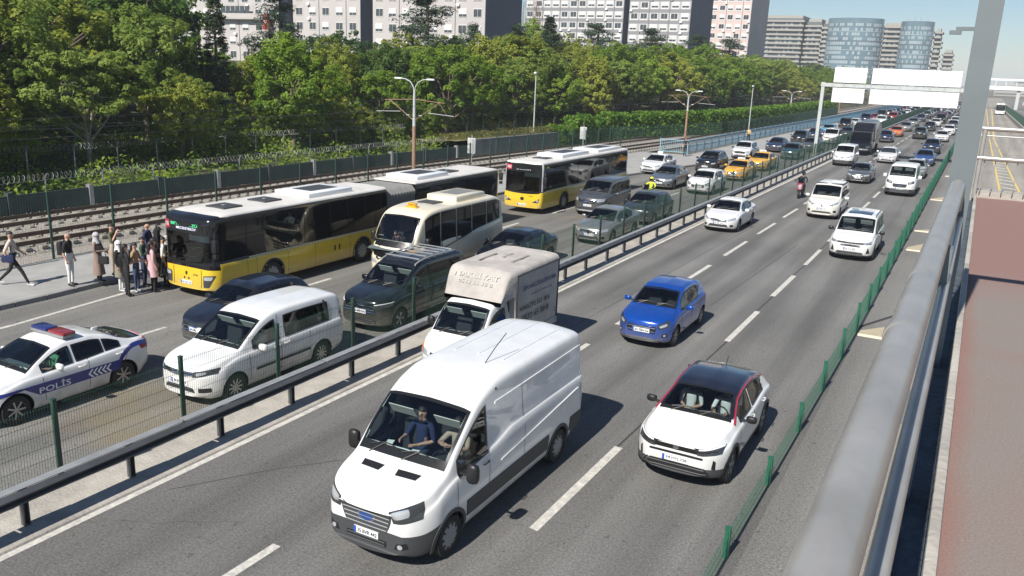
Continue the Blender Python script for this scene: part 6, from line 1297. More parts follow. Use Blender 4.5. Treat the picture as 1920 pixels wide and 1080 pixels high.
def crown(kind, seed, H=8.):
    rg = np.random.default_rng(seed); U = rg.uniform; cl = []
    if kind == 'cypress': n = 420; zz = U(.06, 1, n); th = U(0, 6.28, n); r = .95 * np.sin(np.clip(zz * .93 + .05, 0, 1) * np.pi) ** .55 * (1 - .35 * zz) * U(.6, 1, n); C = np.stack([r * np.cos(th), r * np.sin(th), zz * H], 1); R_ = np.full(n, .24); per = 44; ls, asp = .15, .4; flat = .3; upw = 1.2; m = 'conifer'
    elif kind == 'cedar':
        C = []; 
        for l in np.linspace(.18, .97, 11):
            k = max(3, int(11 * (1.08 - l))); rad = H * .40 * (1.05 - l) ** .75
            for i in range(k):
                a = U(0, 6.28); 
                for q in np.linspace(.25, 1, 4): C.append((rad * q * math.cos(a + U(-.12, .12)), rad * q * math.sin(a), l * H - .16 * rad * q + U(-.25, .2)))
        C = np.array(C); R_ = U(.6, 1.3, len(C)) * H * .062; per = 60; ls, asp = .24, .24; flat = .5; upw = .5; m = 'conifer'
    else:
        n = dict(broad=250, loose=190, tall=250, feather=230, bush=120)[kind]; w_, z0, sq = dict(broad=(.43, .22, 1.), loose=(.40, .28, .9), tall=(.30, .12, 1.15), feather=(.52, .38, .75), bush=(.55, .02, .9))[kind]
        d = rg.normal(size=(n, 3)); d /= np.linalg.norm(d, axis=1, keepdims=True); rr = U(.35, 1, n) ** .5; lob = 1 + .32 * np.sin(3 * np.arctan2(d[:, 1], d[:, 0]) + seed) * (1 - np.abs(d[:, 2])) + .18 * np.sin(5 * d[:, 2] + seed * 2.1 + 2 * d[:, 0])
        C = d * (rr * lob)[:, None] * np.array([w_ * H, w_ * H, (1 - z0) * H * .5]) + np.array([0, 0, (z0 + (1 - z0) * .5) * H]); R_ = U(.5, 1.1, n) * H * dict(broad=.062, loose=.055, tall=.055, feather=.065, bush=.08)[kind]; per = dict(broad=62, loose=58, tall=60, feather=56, bush=70)[kind]; ls, asp = dict(broad=(.23, .62), loose=(.26, .5), tall=(.215, .65), feather=(.34, .34), bush=(.2, .6))[kind]; flat = .9 if kind != 'feather' else .5; upw = .55; m = dict(broad='mid', loose='olive', tall='yellow', feather='olive', bush='mid')[kind]
    cid = np.repeat(np.arange(len(C)), per); off = rg.normal(size=(len(cid), 3)); off /= np.linalg.norm(off, axis=1, keepdims=True); off *= (U(.2, 1, len(cid)) ** .4)[:, None]; off[:, 2] *= flat
    P = C[cid] + off * R_[cid][:, None]; ctr = np.array([0, 0, H * .5]); out = P - ctr; out /= np.maximum(np.linalg.norm(out, axis=1, keepdims=True), .1); N_ = off * .9 + out * .8 + np.array([0, 0, upw]) + rg.normal(size=P.shape) * .5
    tone = (rg.uniform(.15, .85, len(C)))[cid]; return leaf_mesh('crown', P, N_, np.full(len(P), ls), asp, LEAF[m], rg, tone), C
def trunk_mesh(kind, seed, H, C, m):
    rs = random.Random(seed); mb = MB(); top = H * dict(cedar=.95, cypress=.8).get(kind, .62); x = y = 0; pts = []
    for i in range(7): u = i / 6; pts.append((x, y, -.4 + (top + .4) * u)); x += rs.uniform(-.12, .12) * (kind not in ('cedar', 'cypress')); y += rs.uniform(-.12, .12) * (kind not in ('cedar', 'cypress'))
    r0 = H * .021; mb.tube(pts, [r0 * (1.15 - .8 * i / 6) for i in range(7)], 8)
    if kind not in ('cedar', 'cypress'):
        for k in rs.sample(range(len(C)), 15):
            c = Vector(C[k]); i = rs.choice((2, 3, 3, 4, 5)); a = Vector(pts[i]); 
            if c.z < a.z: continue
            mid = a.lerp(c, .5) + Vector((rs.uniform(-.2, .2), rs.uniform(-.2, .2), .15)); mb.tube([a, mid, c], [r0 * .5, r0 * .32, r0 * .1], 5)
    return mb.mesh('trunk', m, 60)
TREES = {}
def tree_kind(kind, seed, bark='bark', leafm=None):
    k = (kind, seed, leafm)
    if k not in TREES:
        cm, C = crown(kind, seed)
        if leafm: cm.materials[0] = LEAF[leafm]
        TREES[k] = (cm, trunk_mesh(kind, seed, 8., C, M[bark]))
    return TREES[k]
NAMES = dict(broad='broadleaf_tree', loose='broadleaf_tree', tall='broadleaf_tree', feather='broadleaf_tree', bush='bush', cypress='cypress_tree', cedar='conifer_tree')
def tree(kind, seed, x, y, h, label, group=None, leafm=None, wide=1., bark='bark', z=None):
    cm, tm = tree_kind(kind, seed, bark, leafm); r = empty(NAMES[kind], (x, y, terrain(x, y) if z is None else z), rnd.uniform(0, 6.28), label, 'bush' if kind == 'bush' else 'tree', group); s = h / 8.
    r.scale = (s * wide, s * wide, s); link('crown', cm, r); link('trunk', tm, r); return r
def pxy(x, y, z):
    c = scene.camera.matrix_world.inverted() @ Vector((x, y, z)); return 960 + 1573 * c.x / -c.z, 540 - 1573 * c.y / -c.z
SKYLINE = [(-400, -90), (0, -60), (290, -45), (335, 10), (358, 95), (430, 108), (470, 96), (520, 84), (560, 62), (620, 72), (660, 62), (700, 96), (760, 78), (850, 72), (890, 88), (960, 62), (1000, 52), (1060, 78), (1110, 96), (1180, 86), (1250, 92), (1310, 97), (1400, 106), (1450, 120), (1520, 130), (1560, 136), (1900, 150)]
def limit(x, y, h):
    '''the belt was lopped to a ragged roofline; how tall a tree may stand here'''
    z = terrain(x, y); u, v = pxy(x, y, z + h); i = 0
    while i < len(SKYLINE) - 2 and u > SKYLINE[i + 1][0]: i += 1
    (a, b), (c, d) = SKYLINE[i], SKYLINE[i + 1]; lim = lerp(b, d, clamp((u - a) / (c - a))) + rnd.uniform(-12, 10)
    while v < lim and h > 2: h -= .15; u, v = pxy(x, y, z + h)
    return h
# -- single trees that stand out
tree('cypress', 1, -47.5, 43.2, 9.7, 'tall dark cypress, the bigger of the pair before the pale flats', wide=.85); tree('cypress', 1, -47.6, 41.6, 8.2, 'thin dark cypress, the smaller of the pair before the pale flats', wide=.5)
tree('cypress', 2, -48, 96, 11.2, 'single dark cypress before the grey block of flats', wide=1.15)
tree('cedar', 3, -53, 77, 11.8, 'big dark cedar rising before the third block of flats', wide=1.7); tree('cedar', 4, -54, 88, 9.6, 'pointed dark spruce right of the big cedar', wide=1.15); tree('cedar', 4, -54, 99, 10.2, 'bluish conifer in front of the vine-clad dark wall', wide=1.4)
tree('cedar', 5, -51, 118, 11.6, 'dark conifer before the middle of the grey block', wide=1.6); tree('cedar', 3, -49, 135, 11.9, 'spreading dark conifer before the right part of the grey block', wide=1.8); tree('cedar', 5, -47, 155, 12.2, 'dark conifer under the corner of the grey block', wide=1.7); tree('cedar', 4, -46, 172, 12.4, 'dark conifer before the pink tower block', wide=1.7)
tree('cedar', 3, -58, 60.5, 10.4, 'airy pine with the pale flats showing through', wide=1.3)
tree('feather', 6, -43.6, 30.2, 6.6, 'small tree with a pale bare forked trunk above the razor wire', bark='barkpale', wide=1.05); tree('feather', 7, -43.8, 37.2, 4.8, 'young tree with a pale crooked trunk beside the razor wire', bark='barkpale', wide=.9)
tree('tall', 8, -50, 49, limit(-50, 49, 9.2), 'bright yellow-green tree under the red flag', wide=1.15); tree('tall', 9, -45, 82, limit(-45, 82, 9.4), 'bright yellow-green tree before the third block of flats', leafm='yellow', wide=1.35); tree('tall', 9, -46.5, 87, 8.6, 'yellow-green tree just left of the slim pole', wide=1.2)
# -- the belt of trees
rt = random.Random(21); SEEN = {}
def where(x, y):
    a = math.degrees(math.atan2(-x, y)); s = 'over the bus stop' if a > 55 else 'behind the front of the bendy bus' if a > 47 else 'below the red flag' if a > 42.5 else 'behind the tram lamp post by the buses' if a > 36 else 'behind the second bus' if a > 29 else 'behind the ivy-covered fence' if a > 23 else 'behind the blue railing' if a > 17 else 'beyond the gantry'
    return s
KIND = [('broad', 10, 'mid', 'round mid-green tree'), ('broad', 11, 'dark', 'dark green round tree'), ('loose', 12, 'olive', 'loose olive-green tree'), ('tall', 8, 'yellow', 'upright yellow-green tree'), ('feather', 6, 'olive', 'feathery olive tree'), ('broad', 13, 'yellow', 'pale yellow-green round tree'), ('loose', 14, 'mid', 'loose fresh green tree'), ('feather', 7, 'mid', 'feathery fresh green tree'), ('cedar', 5, None, 'dark bluish conifer')]
for (off, sp, h0, h1, rown) in ((10.6, 5.2, 4.6, 7.2, 'in the front row'), (14.5, 5.6, 7.0, 9.0, 'in the second row'), (21, 7.0, 8.2, 9.8, 'in the third row'), (30, 9, 8.5, 10.2, 'in the back row')):
    y = 14 + rt.random() * 4
    while y < 330:
        x = track_x(y) - off + rt.uniform(-1.6, 1.6); k = rt.choices(KIND, (4, 1.5, 3, 2.6, 2, 2.8, 3, 2, 1.6 if y > 75 else .3) if y > 38 else (3.5, .8, 3, 1.5, 3.5, 2, 3, 4, 0))[0]; h = rt.uniform(h0, h1) + (1.2 if y < 40 and off > 12 else 0) + (1.6 if y > 62 and off < 25 else 0) + (3.2 if off > 12 and y > 38 else 0)
        if 58 < y < 98 and off < 10: y += sp; h = 0
        if h: h = limit(x, y, h)
        if h > 2.2 and not (53.6 < math.degrees(math.atan2(-x, y)) < 57.5 and x > -46.5) and not (45.6 < math.degrees(math.atan2(-x, y)) < 49.2 and x > -49 and h > 3.6):
            lb = f'{k[3]} {rown} {where(x, y)}'; SEEN[lb] = SEEN.get(lb, 0) + 1
            tree(k[0], k[1], x, y, h, lb, lb if SEEN[lb] > 1 else None, k[2], rt.uniform(.9, 1.25) * (1.15 if k[0] == 'cedar' else 1))
        y += sp * rt.uniform(.8, 1.25) * (1 if y < 62 else 1.25 if y < 160 else 1.6)
for lb, k in SEEN.items():                                           # pairs are told apart by height, the rest carry one group
    if k < 2: continue
    ts_ = sorted((o for o in scene.objects if o.get('label') == lb), key=lambda o: o.scale.z); n_ = lb.split()
    if len(n_) < 13 and k == 2: ts_[0]['label'] = lb + ', the shorter one'; ts_[1]['label'] = lb + ', the taller one'
    for o in ts_: o['group'] = lb
for i, (x, y, h, k) in enumerate(((-66, 27, 13.5, 0), (-70, 36, 14.5, 2), (-64, 40, 13.2, 6), (-72, 46, 14.8, 0), (-66, 51, 13.8, 4), (-76, 57, 14.5, 2), (-60, 33, 12.5, 6), (-62, 22, 13, 2))):
    kd = KIND[k]; tree(kd[0], kd[1], x, y, limit(x, y, h), f'tall {kd[3]} at the back of the belt, top left of the picture', 'tall trees at the back, top left', kd[2], 1.1)
rb = random.Random(77)
for i in range(26):
    y = 13 + 2.1 * i + rb.uniform(-.8, .8); x = track_x(y) - 4.9 - rb.uniform(5.4, 8.2); kd = rb.choice(('mid', 'yellow', 'mid', 'olive')); h = rb.uniform(1.7, 3.3)
    if 53 < math.degrees(math.atan2(-x, y)) < 57: h = 1.2
    tree('bush', 15 + i % 2, x, y, h, ('low ' if h < 2.2 else 'tall ' if h > 2.8 else '') + dict(mid='mid-green', yellow='yellow-green', olive='olive')[kd] + ' bush between the razor wires ' + where(x, y), 'bushes between the razor wire fences', kd, rb.uniform(1.0, 1.5))
# -- low growth
def scatter(name, pts, size, asp, lm, seed, up=.8):
    rg = np.random.default_rng(seed); P = np.array(pts); return leaf_mesh(name, P, rg.normal(size=P.shape) * .6 + np.array([.0, -.2, up]), np.full(len(P), size), asp, LEAF[lm], rg, .5 + .35 * np.sin(P[:, 1] * 1.7 + P[:, 0]))
ru = random.Random(5); U_, Gs = [], []
for k in range(26000):
    y = ru.triangular(10, 110, 24); d = ru.uniform(.2, 17); x = track_x(y) - 4.9 - d
    if 60 < y < 98 and d < 7: continue
    if 52 < math.degrees(math.atan2(-x, y)) < 58 and d > 4 and ru.random() < .7: continue
    U_.append((x, y, terrain(x, y) + ru.uniform(0, 1) ** 2 * (.6 if d < 5 else 1) * (1.3 + .6 * math.sin(x * 1.3 + y)) + .05))
setp(link('undergrowth', scatter('undergrowth', U_, .26, .5, 'mid', 1)), kind='stuff')
for k in range(15000):
    y = ru.uniform(59, 99); d = ru.uniform(.1, 8.5); x = track_x(y) - 4.9 - d; Gs.append((x, y, max(1.5 if d < .8 else 0, terrain(x, y) + .9 * clamp(1 - abs(d - 1) / 4)) + ru.uniform(0, .5)))
bk = MB(); yl = list(range(58, 102, 2)); 
for y in yl:
    for d in (.0, .8, 3, 8.5): x = track_x(y) - 4.9 - d; bk.v.append((x, y, 1.45 if d < 1 else terrain(x, y) + .85 * clamp(1 - abs(d - 1) / 4)))
bk.f = [(i * 4 + k, i * 4 + k + 1, i * 4 + 5 + k, i * 4 + 4 + k) for i in range(len(yl) - 1) for k in range(3)]; bk.m = [0] * len(bk.f); struct('grass_bank', bk, mat('dry bank', (.16, .15, .055), .95, var=.35, scale=1.2, bump=.5, bscale=8), 60)
setp(link('tall_grass', scatter('tall_grass', Gs, .30, .22, 'grass', 2, .2)), kind='stuff')
hd = []
for k in range(36000):
    y = 74 + 120 * ru.random() ** 1.3; fr = ru.random() < .75; x = track_x(y) - 4.4 + 4.6 * clamp((y - 84) / 22) - (0 if fr else ru.uniform(0, 1.3)); h = 2.3 + .5 * math.sin(y * .9) + .3 * math.sin(y * 2.3) + (1 if y > 90 else clamp((y - 74) / 16) - .2); h = max(.6, min(h, 3.0)); hd.append((x + ru.gauss(0, .16), y, ru.uniform(.1, h) if fr else h + ru.uniform(-.2, .15)))
hg = empty('ivy_hedge', (0, 0, 0), 0, 'long bright green ivy hedge behind the blue railing', 'hedge'); link('foliage', scatter('foliage', hd, .34, .75, 'ivy', 3, .5), hg)
q = MB(); 
for y in range(76, 192, 4): q.bar((track_x(y) - 4.8 + 4.6 * clamp((y - 84) / 22), y, 0), (track_x(y) - 4.8 + 4.6 * clamp((y - 84) / 22), y, 2.2), .04, 5)
setp(q.build('stems', M['bark'], hg), kind='stuff')
mesh_fence('green mesh fence in front of the ivy hedge', lambda y: track_x(y) - 3.7 + 5.0 * clamp((y - 84) / 22), 62, 48, 2.7, .1, 1.7, .035, 6, .06, .005, M['dgreen'])
vn = empty('dead_vine', (-62, 118, terrain(-62, 118)), 0, 'bare brown vine climbing before the dark end wall of the flats', 'vine')
for i in range(26):
    q = MB(); a = ru.uniform(-1.6, 1.6); z = ru.uniform(2, 4); q.tube([(a + ru.uniform(-.5, .5), ru.uniform(-.3, .3), z + (14 - z) * u / 6) for u in range(7)], [.07 * (1.1 - u / 7) for u in range(7)], 5); q.build('stem', LEAF['twig'], vn)
# ------------------------------------------------------------------ blocks of flats and far towers
M['fl_pink'] = mat('pinkish grey render', (.47, .44, .425), .9, var=.08, scale=.15); M['fl_grey'] = mat('pale grey render', (.40, .39, .39), .9, var=.08, scale=.15); M['fl_shade'] = mat('shade-coloured end wall', (.10, .12, .165), .9, var=.06, scale=.1); M['fl_band'] = mat('white window surround', (.62, .61, .59), .9); M['fl_mid'] = mat('grey spandrel', (.24, .24, .25), .9); M['fl_rose'] = mat('rose render', (.60, .47, .43), .9, var=.06, scale=.15)  # end walls carry the blue of their shaded side in the colour
M['bglass'] = mat('window pane', (.05, .06, .07), .1, 0, .4); M['blind'] = mat('white blind', (.66, .66, .64), .7); M['joint'] = mat('facade joint', (.10, .10, .11), .9)
def block(label, x0, x1, y, dpt, z0, z1, zw, nx, body, side='fl_shade', band=None, shades=(.5,), fh=2.9, ww=1.7, wh=1.35, white=False):
    r = empty('apartment_block', ((x0 + x1) / 2, y, z0), 0, label, 'apartment block', 'blocks of flats above the trees'); cx = (x0 + x1) / 2; rs = random.Random(int(abs(x0) * 10)); W2 = (x1 - x0) / 2
    q = MB(); q.box(-W2, W2, 0, dpt, 0, z1 - z0); q.build('wall', M[body], r)
    q = MB(); q.box(W2 + .002, W2 + .12, .0, dpt, 0, z1 - z0 + .2); q.build('end_wall', M[side], r); q = MB(); q.box(-W2 - .2, W2 + .2, -.2, dpt, z1 - z0 + .01, z1 - z0 + .5); q.build('roof', M['fl_mid'], r)
    fr = MB(); s = .14; fr.box(-ww / 2 - (.22 if white else .08), ww / 2 + (.22 if white else .08), -.07, 0, -.12 - (.3 if white else 0), wh + .12); fm = fr.mesh('window', M['fl_band']); pn = MB(); pn.box(-ww / 2, -.03, -.085, -.06, 0, wh); pn.box(.03, ww / 2, -.085, -.06, 0, wh); pm = pn.mesh('pane', M['bglass']); bl = MB(); bl.box(-ww / 2 + .02, ww / 2 - .02, -.095, -.08, wh * .35, wh); blm = bl.mesh('blind', M['blind']); ac = MB(); ac.add(*rbox(0, -.28, -.55, .75, .42, .55)); acm = ac.mesh('air_conditioner', M['acwhite'], 50)
    nf = int((z1 - zw) / fh); st = (x1 - x0) / nx
    for f in range(nf + 1):
        z = zw + f * fh - z0
        if z < 0: continue
        if band: q = MB(); q.box(-W2, W2 - .02, -.04, 0, z - 1.25, z - .35); q.build('spandrel', M[band], r)
        for i in range(nx):
            x = -W2 + st * (i + .5) + rs.uniform(-.08, .08); o = link('window', fm, r, (x, 0, z)); link('pane', pm, o)
            if rs.random() < .55: link('blind', blm, o)
            if rs.random() < .22: link('air_conditioner', acm, r, (x + rs.choice((-.9, .9)), 0, z - .25))
    q = MB()
    for i in range(1, nx):
        if i % 2 == 0: q = MB(); q.box(-W2 + st * i - .06, -W2 + st * i + .06, -.06, 0, 0, z1 - z0 - .05); q.build('facade_joint', M['joint'], r)
    return r
A1 = block('pale pinkish flats at the upper left with a red flag hung from a balcony', -160, -132.5, 138, 12, 4, 22, 7.0, 7, 'fl_pink'); block('pinkish flats between two dark end walls', -131.5, -113.5, 141, 11, 4, 22, 7.6, 5, 'fl_pink'); block('pinkish flats with a broad dark end wall beside the big cedar', -109.5, -83.5, 140, 14, 4, 22, 7.4, 8, 'fl_pink')
block('left part of the long grey block with white window bands', -122, -91.5, 228, 16, 5, 31, 7.3, 11, 'fl_grey', 'fl_shade', 'fl_mid', white=True, ww=1.8); block('right part of the long grey block, ending in a wall coloured blue for shade', -90, -72.6, 228.6, 20, 5, 31, 7.0, 6, 'fl_grey', 'fl_shade', 'fl_mid', white=True, ww=1.8); block('rose coloured tower block right of the grey block', -89, -70.6, 285, 24, 5, 37, 7.6, 7, 'fl_rose', 'fl_pink', white=True, ww=1.6)
rl = MB(); rl.box(-4, 12.4, -1.2, -.02, 11.0, 11.18); rl.box(-4, 12.4, -1.22, -1.14, 11.18, 12.2); rl.build('balcony', M['fl_pink'], A1)
rl = MB()
for i in range(6): rl = MB(); rl.box(-2 + 1.4 * i, -.8 + 1.4 * i, -1.14, -1.08, 12.25, 13.7); rl.build('balcony_glazing', M['bglass'], A1)
fg = empty('flag', (-135.0, 136.6, 15.9), 0, 'red flag with a white crescent and star hanging from the pale flats', 'flag'); q = MB(); N_ = 8
q.v = [(x * .85 - .85, .12 * math.sin(z * 2 + x * 2.5), -z) for x in np.linspace(0, 2, N_) for z in np.linspace(0, 3.0, N_)]; q.f = [(i * N_ + k, i * N_ + k + 1, i * N_ + N_ + k + 1, i * N_ + N_ + k) for i in range(N_ - 1) for k in range(N_ - 1)]; q.m = [0] * len(q.f); q.build('cloth', mat('flag red', (.55, .02, .025), .8), fg, 60)
cr = MB(); n = 20; a1 = [(.42 * math.cos(t), .42 * math.sin(t)) for t in np.linspace(.7, 5.58, n)]; a2 = [(.12 + .34 * math.cos(t), .34 * math.sin(t)) for t in np.linspace(.95, 5.33, n)]
cr.v = [(x, -.19, z - 1.2) for x, z in a1] + [(x, -.19, z - 1.2) for x, z in a2]; cr.f = [(i, i + 1, n + i + 1, n + i) for i in range(n - 1)]; cr.m = [0] * len(cr.f); cr.build('crescent', M['white'], fg); text_on('★', lambda u, v: (.0 + .2 + u, -.19, -1.2 + v), .3, .3, 'star', M['white'], fg)
# far towers: stacked balcony slabs and curved glass drums
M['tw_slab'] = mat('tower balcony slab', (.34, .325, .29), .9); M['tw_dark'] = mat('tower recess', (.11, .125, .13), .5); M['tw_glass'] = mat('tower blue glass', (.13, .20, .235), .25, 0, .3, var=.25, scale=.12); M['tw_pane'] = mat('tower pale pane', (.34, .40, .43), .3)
def slab_tower(label, x0, x1, y, z0, z1, d=25, fh=2.15, wav=.5):
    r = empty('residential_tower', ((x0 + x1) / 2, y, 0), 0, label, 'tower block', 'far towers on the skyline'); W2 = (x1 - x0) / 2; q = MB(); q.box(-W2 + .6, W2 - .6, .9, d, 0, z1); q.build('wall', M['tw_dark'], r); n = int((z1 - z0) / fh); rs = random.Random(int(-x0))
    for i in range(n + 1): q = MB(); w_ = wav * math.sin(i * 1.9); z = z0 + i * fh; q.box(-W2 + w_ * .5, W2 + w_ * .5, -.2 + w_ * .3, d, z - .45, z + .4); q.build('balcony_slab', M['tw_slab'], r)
    g_ = MB()
    for i in range(n):
        for k in range(int(W2 * 2 / 2.2)):
            if rs.random() < .55: x = -W2 + 1.2 + 2.2 * k; g_.box(x, x + rs.uniform(.7, 1.6), .82, .9, z0 + i * fh + .45, z0 + i * fh + 1.6)
    setp(g_.build('window_panes', M['tw_pane'], r), kind='stuff'); q = MB(); q.box(-W2 + 1, W2 - 1, 2, d - 2, z1 + .01, z1 + 1.4); q.build('roof', M['tw_slab'], r); return r
def drum_tower(label, xc, rad, y, z1, dep=.8, fh=2.15):
    r = empty('glass_tower', (xc, y + rad * dep, 0), 0, label, 'tower block', 'far towers on the skyline'); n = 64; q = MB(); ring = [(rad * math.cos(a), rad * dep * math.sin(a)) for a in [2 * math.pi * i / n for i in range(n)]]
    q.extrude([(x, y_, 0) for x, y_ in ring], (0, 0, z1)); q.build('wall', M['tw_glass'], r, 30); rs = random.Random(int(rad * 10))
    for i in range(int(z1 / fh)):
        z = z1 - 4 - i * fh
        if z < 4: break
        q = MB(); q.extrude([(x * 1.006, y_ * 1.006, z) for x, y_ in ring], (0, 0, .26)); q.build('floor_band', M['tw_pane'] if i % 4 == 1 else M['tw_dark'] if i % 4 == 3 else M['tw_glass'], r)
    g_ = MB()
    for i in range(int(z1 / fh)):
        for k in range(int(n / 2), n):
            if rs.random() < .6:
                a, b_ = ring[k], ring[(k + 1) % n]; z = z1 - 3.7 - i * fh
                if z > 4: g_.quad((a[0] * 1.004, a[1] * 1.004, z), (lerp(a[0], b_[0], .82) * 1.004, lerp(a[1], b_[1], .82) * 1.004, z), (lerp(a[0], b_[0], .82) * 1.004, lerp(a[1], b_[1], .82) * 1.004, z + 1.35), (a[0] * 1.004, a[1] * 1.004, z + 1.35))
    setp(g_.build('window_panes', M['tw_pane'], r), kind='stuff'); return r
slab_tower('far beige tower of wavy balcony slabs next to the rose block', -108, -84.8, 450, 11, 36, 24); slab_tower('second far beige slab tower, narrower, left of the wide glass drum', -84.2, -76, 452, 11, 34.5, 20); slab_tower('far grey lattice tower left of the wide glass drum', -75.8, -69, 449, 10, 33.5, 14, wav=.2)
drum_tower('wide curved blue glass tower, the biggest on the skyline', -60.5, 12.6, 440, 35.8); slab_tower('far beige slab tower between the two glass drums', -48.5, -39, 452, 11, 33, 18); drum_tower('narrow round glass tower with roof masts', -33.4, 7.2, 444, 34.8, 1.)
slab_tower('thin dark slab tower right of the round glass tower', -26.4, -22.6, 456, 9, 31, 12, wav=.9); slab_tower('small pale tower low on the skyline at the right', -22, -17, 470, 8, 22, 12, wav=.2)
ms = [o for o in scene.objects if o.get('label', '').startswith('narrow round')][0]
for i, (x, h) in enumerate(((-1.5, 2.4), (1.0, 2.0), (4.0, 1.4), (-4, 1.6))): q = MB(); q.bar((x, -2, 34.8), (x, -2, 34.8 + h), .12, 5); q.build('mast', M['galv'], ms)
rd = random.Random(9)
for i in range(12):
    x = 14 + i * 12 + rd.uniform(-3, 3); y = rd.uniform(650, 950); h = rd.uniform(7, 14); r = empty('distant_building', (x, y, 0), 0, 'pale hazy low building on the skyline right of the column', 'building', 'hazy buildings right of the column'); q = MB(); w_ = rd.uniform(5, 10); q.box(-w_, w_, 0, 10, 0, h); q.build('wall', M['fl_grey'] if i % 2 else M['tw_slab'], r)
    for f in range(int(h / 3)):
        q = MB(); q.box(-w_ + .6, w_ - .6, -.06, 0, 1 + 3 * f, 2.2 + 3 * f); q.build('window_band', M['tw_dark'], r)
# ------------------------------------------------------------------ traffic
WHITE = paint('white', (.78, .78, .77)); GR = 'cars of the traffic queue'
def sy(sp, k):
    d = dict(sp); f = lambda L: [(a * k,) + tuple(b) for a, *b in L]
    for q in ('prof', 'belt', 'bottom'):
        if q in d: d[q] = f(d[q])
    d['L'] *= k; d['axles'] = tuple(a * k for a in d['axles']); d['ws'] = tuple(a * k for a in d['ws']); d['sw'] = [(a * k, b * k) for a, b in d['sw']]; return d
def put(name, label, cat, sp, pm, x, y, key='34 NB 5102', extra=None, group=GR, rz=0):
    v = build_car(name, label, cat, sp, pm, key, group)
    if extra: extra(v)
    v.finish(); v.root.location = (x, y, 0); v.root.rotation_euler = (0, 0, R(rz)); return v.root
def van_extra(v):
    v.sides('side_molding', [(1.45, .48), (4.35, .48)], [(1.42, .76), (4.35, .78)], M['dgrey'], n=(20, 3), off=.014); v.sides('side_molding', [(5.3, .5), (5.95, .5)], [(5.3, .80), (5.95, .80)], M['dgrey'], n=(6, 3), off=.014)
    for x in (-.34, .34):
        b, t = [(x - .18, v.yy(x - .18, .60)), (x + .18, v.yy(x + .18, .60))], [(x - .21, v.yy(x - .21, .74)), (x + .21, v.yy(x + .21, .74))]; v.patch('hood_vent', 'T', b, t, M['black'], n=(6, 2), off=.006)
    p, n = v.hit('T', .32, 3.0); q = MB(); q.tube([p, p + Vector((.05, .25, .22)), p + Vector((.10, .55, .42))], .008, 5); q.build('aerial', M['black'], v.root)
    for x in (-.5, .0, .5): q = MB(); P = [v.hit('T', x, yq)[0] + Vector((0, 0, .004)) for yq in np.linspace(3.3, 5.6, 8)]; q.tube(P, .014, 4); q.build('roof_rib', v.paint, v.root, 60)
    v.sides('body_crease', [(2.5, 1.02), (5.6, 1.30)], [(2.5, 1.05), (5.6, 1.34)], v.paint, n=(20, 1), off=.018); v.sides('body_crease', [(2.4, 2.06), (5.8, 2.12)], [(2.4, 2.10), (5.8, 2.16)], v.paint, n=(20, 1), off=.016)
    v.sides('rear_seam', [(5.72, .9), (5.745, .9)], [(5.72, 2.2), (5.745, 2.2)], M['chrome'], n=(1, 10), off=.004)
    for (x, y, m, s_) in ((-.28, 1.30, 'paperw', (.24, .17)), (-.60, 1.50, 'paperw', (.12, .13)), (.08, 1.26, 'bluerail', (.28, .08)), (-.05, 1.45, 'paperw', (.13, .07))): q = MB(); q.obox((x, y, 1.335), s_[0], s_[1], .012, (.1, 0, .3)); q.build('paper', M[m], v.root)
van = put('panel_van', 'large white high-roof panel van with a grey bumper leading the nearest lane', 'van', SP_VAN, WHITE, -7.24, 8.95, '35 BVR 442', van_extra)
M['crim'] = paint('crimson', (.30, .02, .05))
def cross_extra(v):
    for ax in ('S', 'SL'):                                         # red line over the side windows
        mb = MB(); P = []
        for t in (1.12, 1.3, 1.5, 1.75, 2.0, 2.4, 2.8, 3.1, 3.4, 3.62):
            w_, zt, zs, g_, wr, zr = v.dims(t); z = zr - .012 + .0 * t; p, n = v.hit(ax, t, min(z, zr - .01)); P.append(p + n * .004)
        mb.tube(P, [.024] * 9 + [.012], 6); mb.build('red_roof_line', M['crim'], v.root, 60)
    p, n = v.hit('T', 0, 3.3); q = MB(); q.tube([p, p + Vector((0, .06, .08)), p + Vector((0, .14, .15))], .008, 5); q.build('aerial', M['black'], v.root)
cross = put('crossover', 'white crossover with a black roof and red roof line, nearest car at the right', 'car', taller(SP_CROSS, W=1.81), WHITE, -4.02, 14.05, '34 HYJ 738', cross_extra)
put('hatchback', 'bright blue small hatchback alone in the middle of the road', 'car', SP_HATCH, paint('blue', (.006, .068, .37), .2, .3), -7.43, 21.4, '34 TBN 62')
bx = make_boxtruck(); bx.location = (-10.52, 16.05, 0)
pc = make_police(); pc.location = (-17.15, 8.35, 0)
cad = put('passenger_van', 'white passenger van behind the median fence beside the police car', 'van', SP_CADDY, WHITE, -14.5, 11.65, '34 KL 907', lambda v: v.sides('rubbing_strip', [(1.5, .55), (3.3, .55)], [(1.5, .61), (3.3, .61)], M['black'], n=(10, 1), off=.012))
put('hatchback', 'dark blue hatchback half hidden behind the white passenger van', 'car', taller(SP_HATCH, W=1.68, badge=(.635, 'emblue', .05, 1.7)), paint('midnight', (.007, .009, .016), .2), -17.1, 14.35, '34 NB 5102')
def bars_extra(v):
    q = MB()
    for sx in (-1, 1):
        r_ = MB(); P = [v.hit('T', sx * .62, y)[0] + Vector((0, 0, .05)) for y in np.linspace(1.95, 4.1, 8)]; r_.tube([P[0] - Vector((0, .05, .05))] + P + [P[-1] + Vector((0, .05, -.05))], .022, 6); r_.build('roof_rail', M['galv'], v.root, 60)
    for y in np.linspace(2.15, 3.9, 6): p = v.hit('T', 0, y)[0]; r_ = MB(); r_.box(-.62, .62, y - .022, y + .022, p.z + .05, p.z + .075); r_.build('roof_bar', M['galv'], v.root)
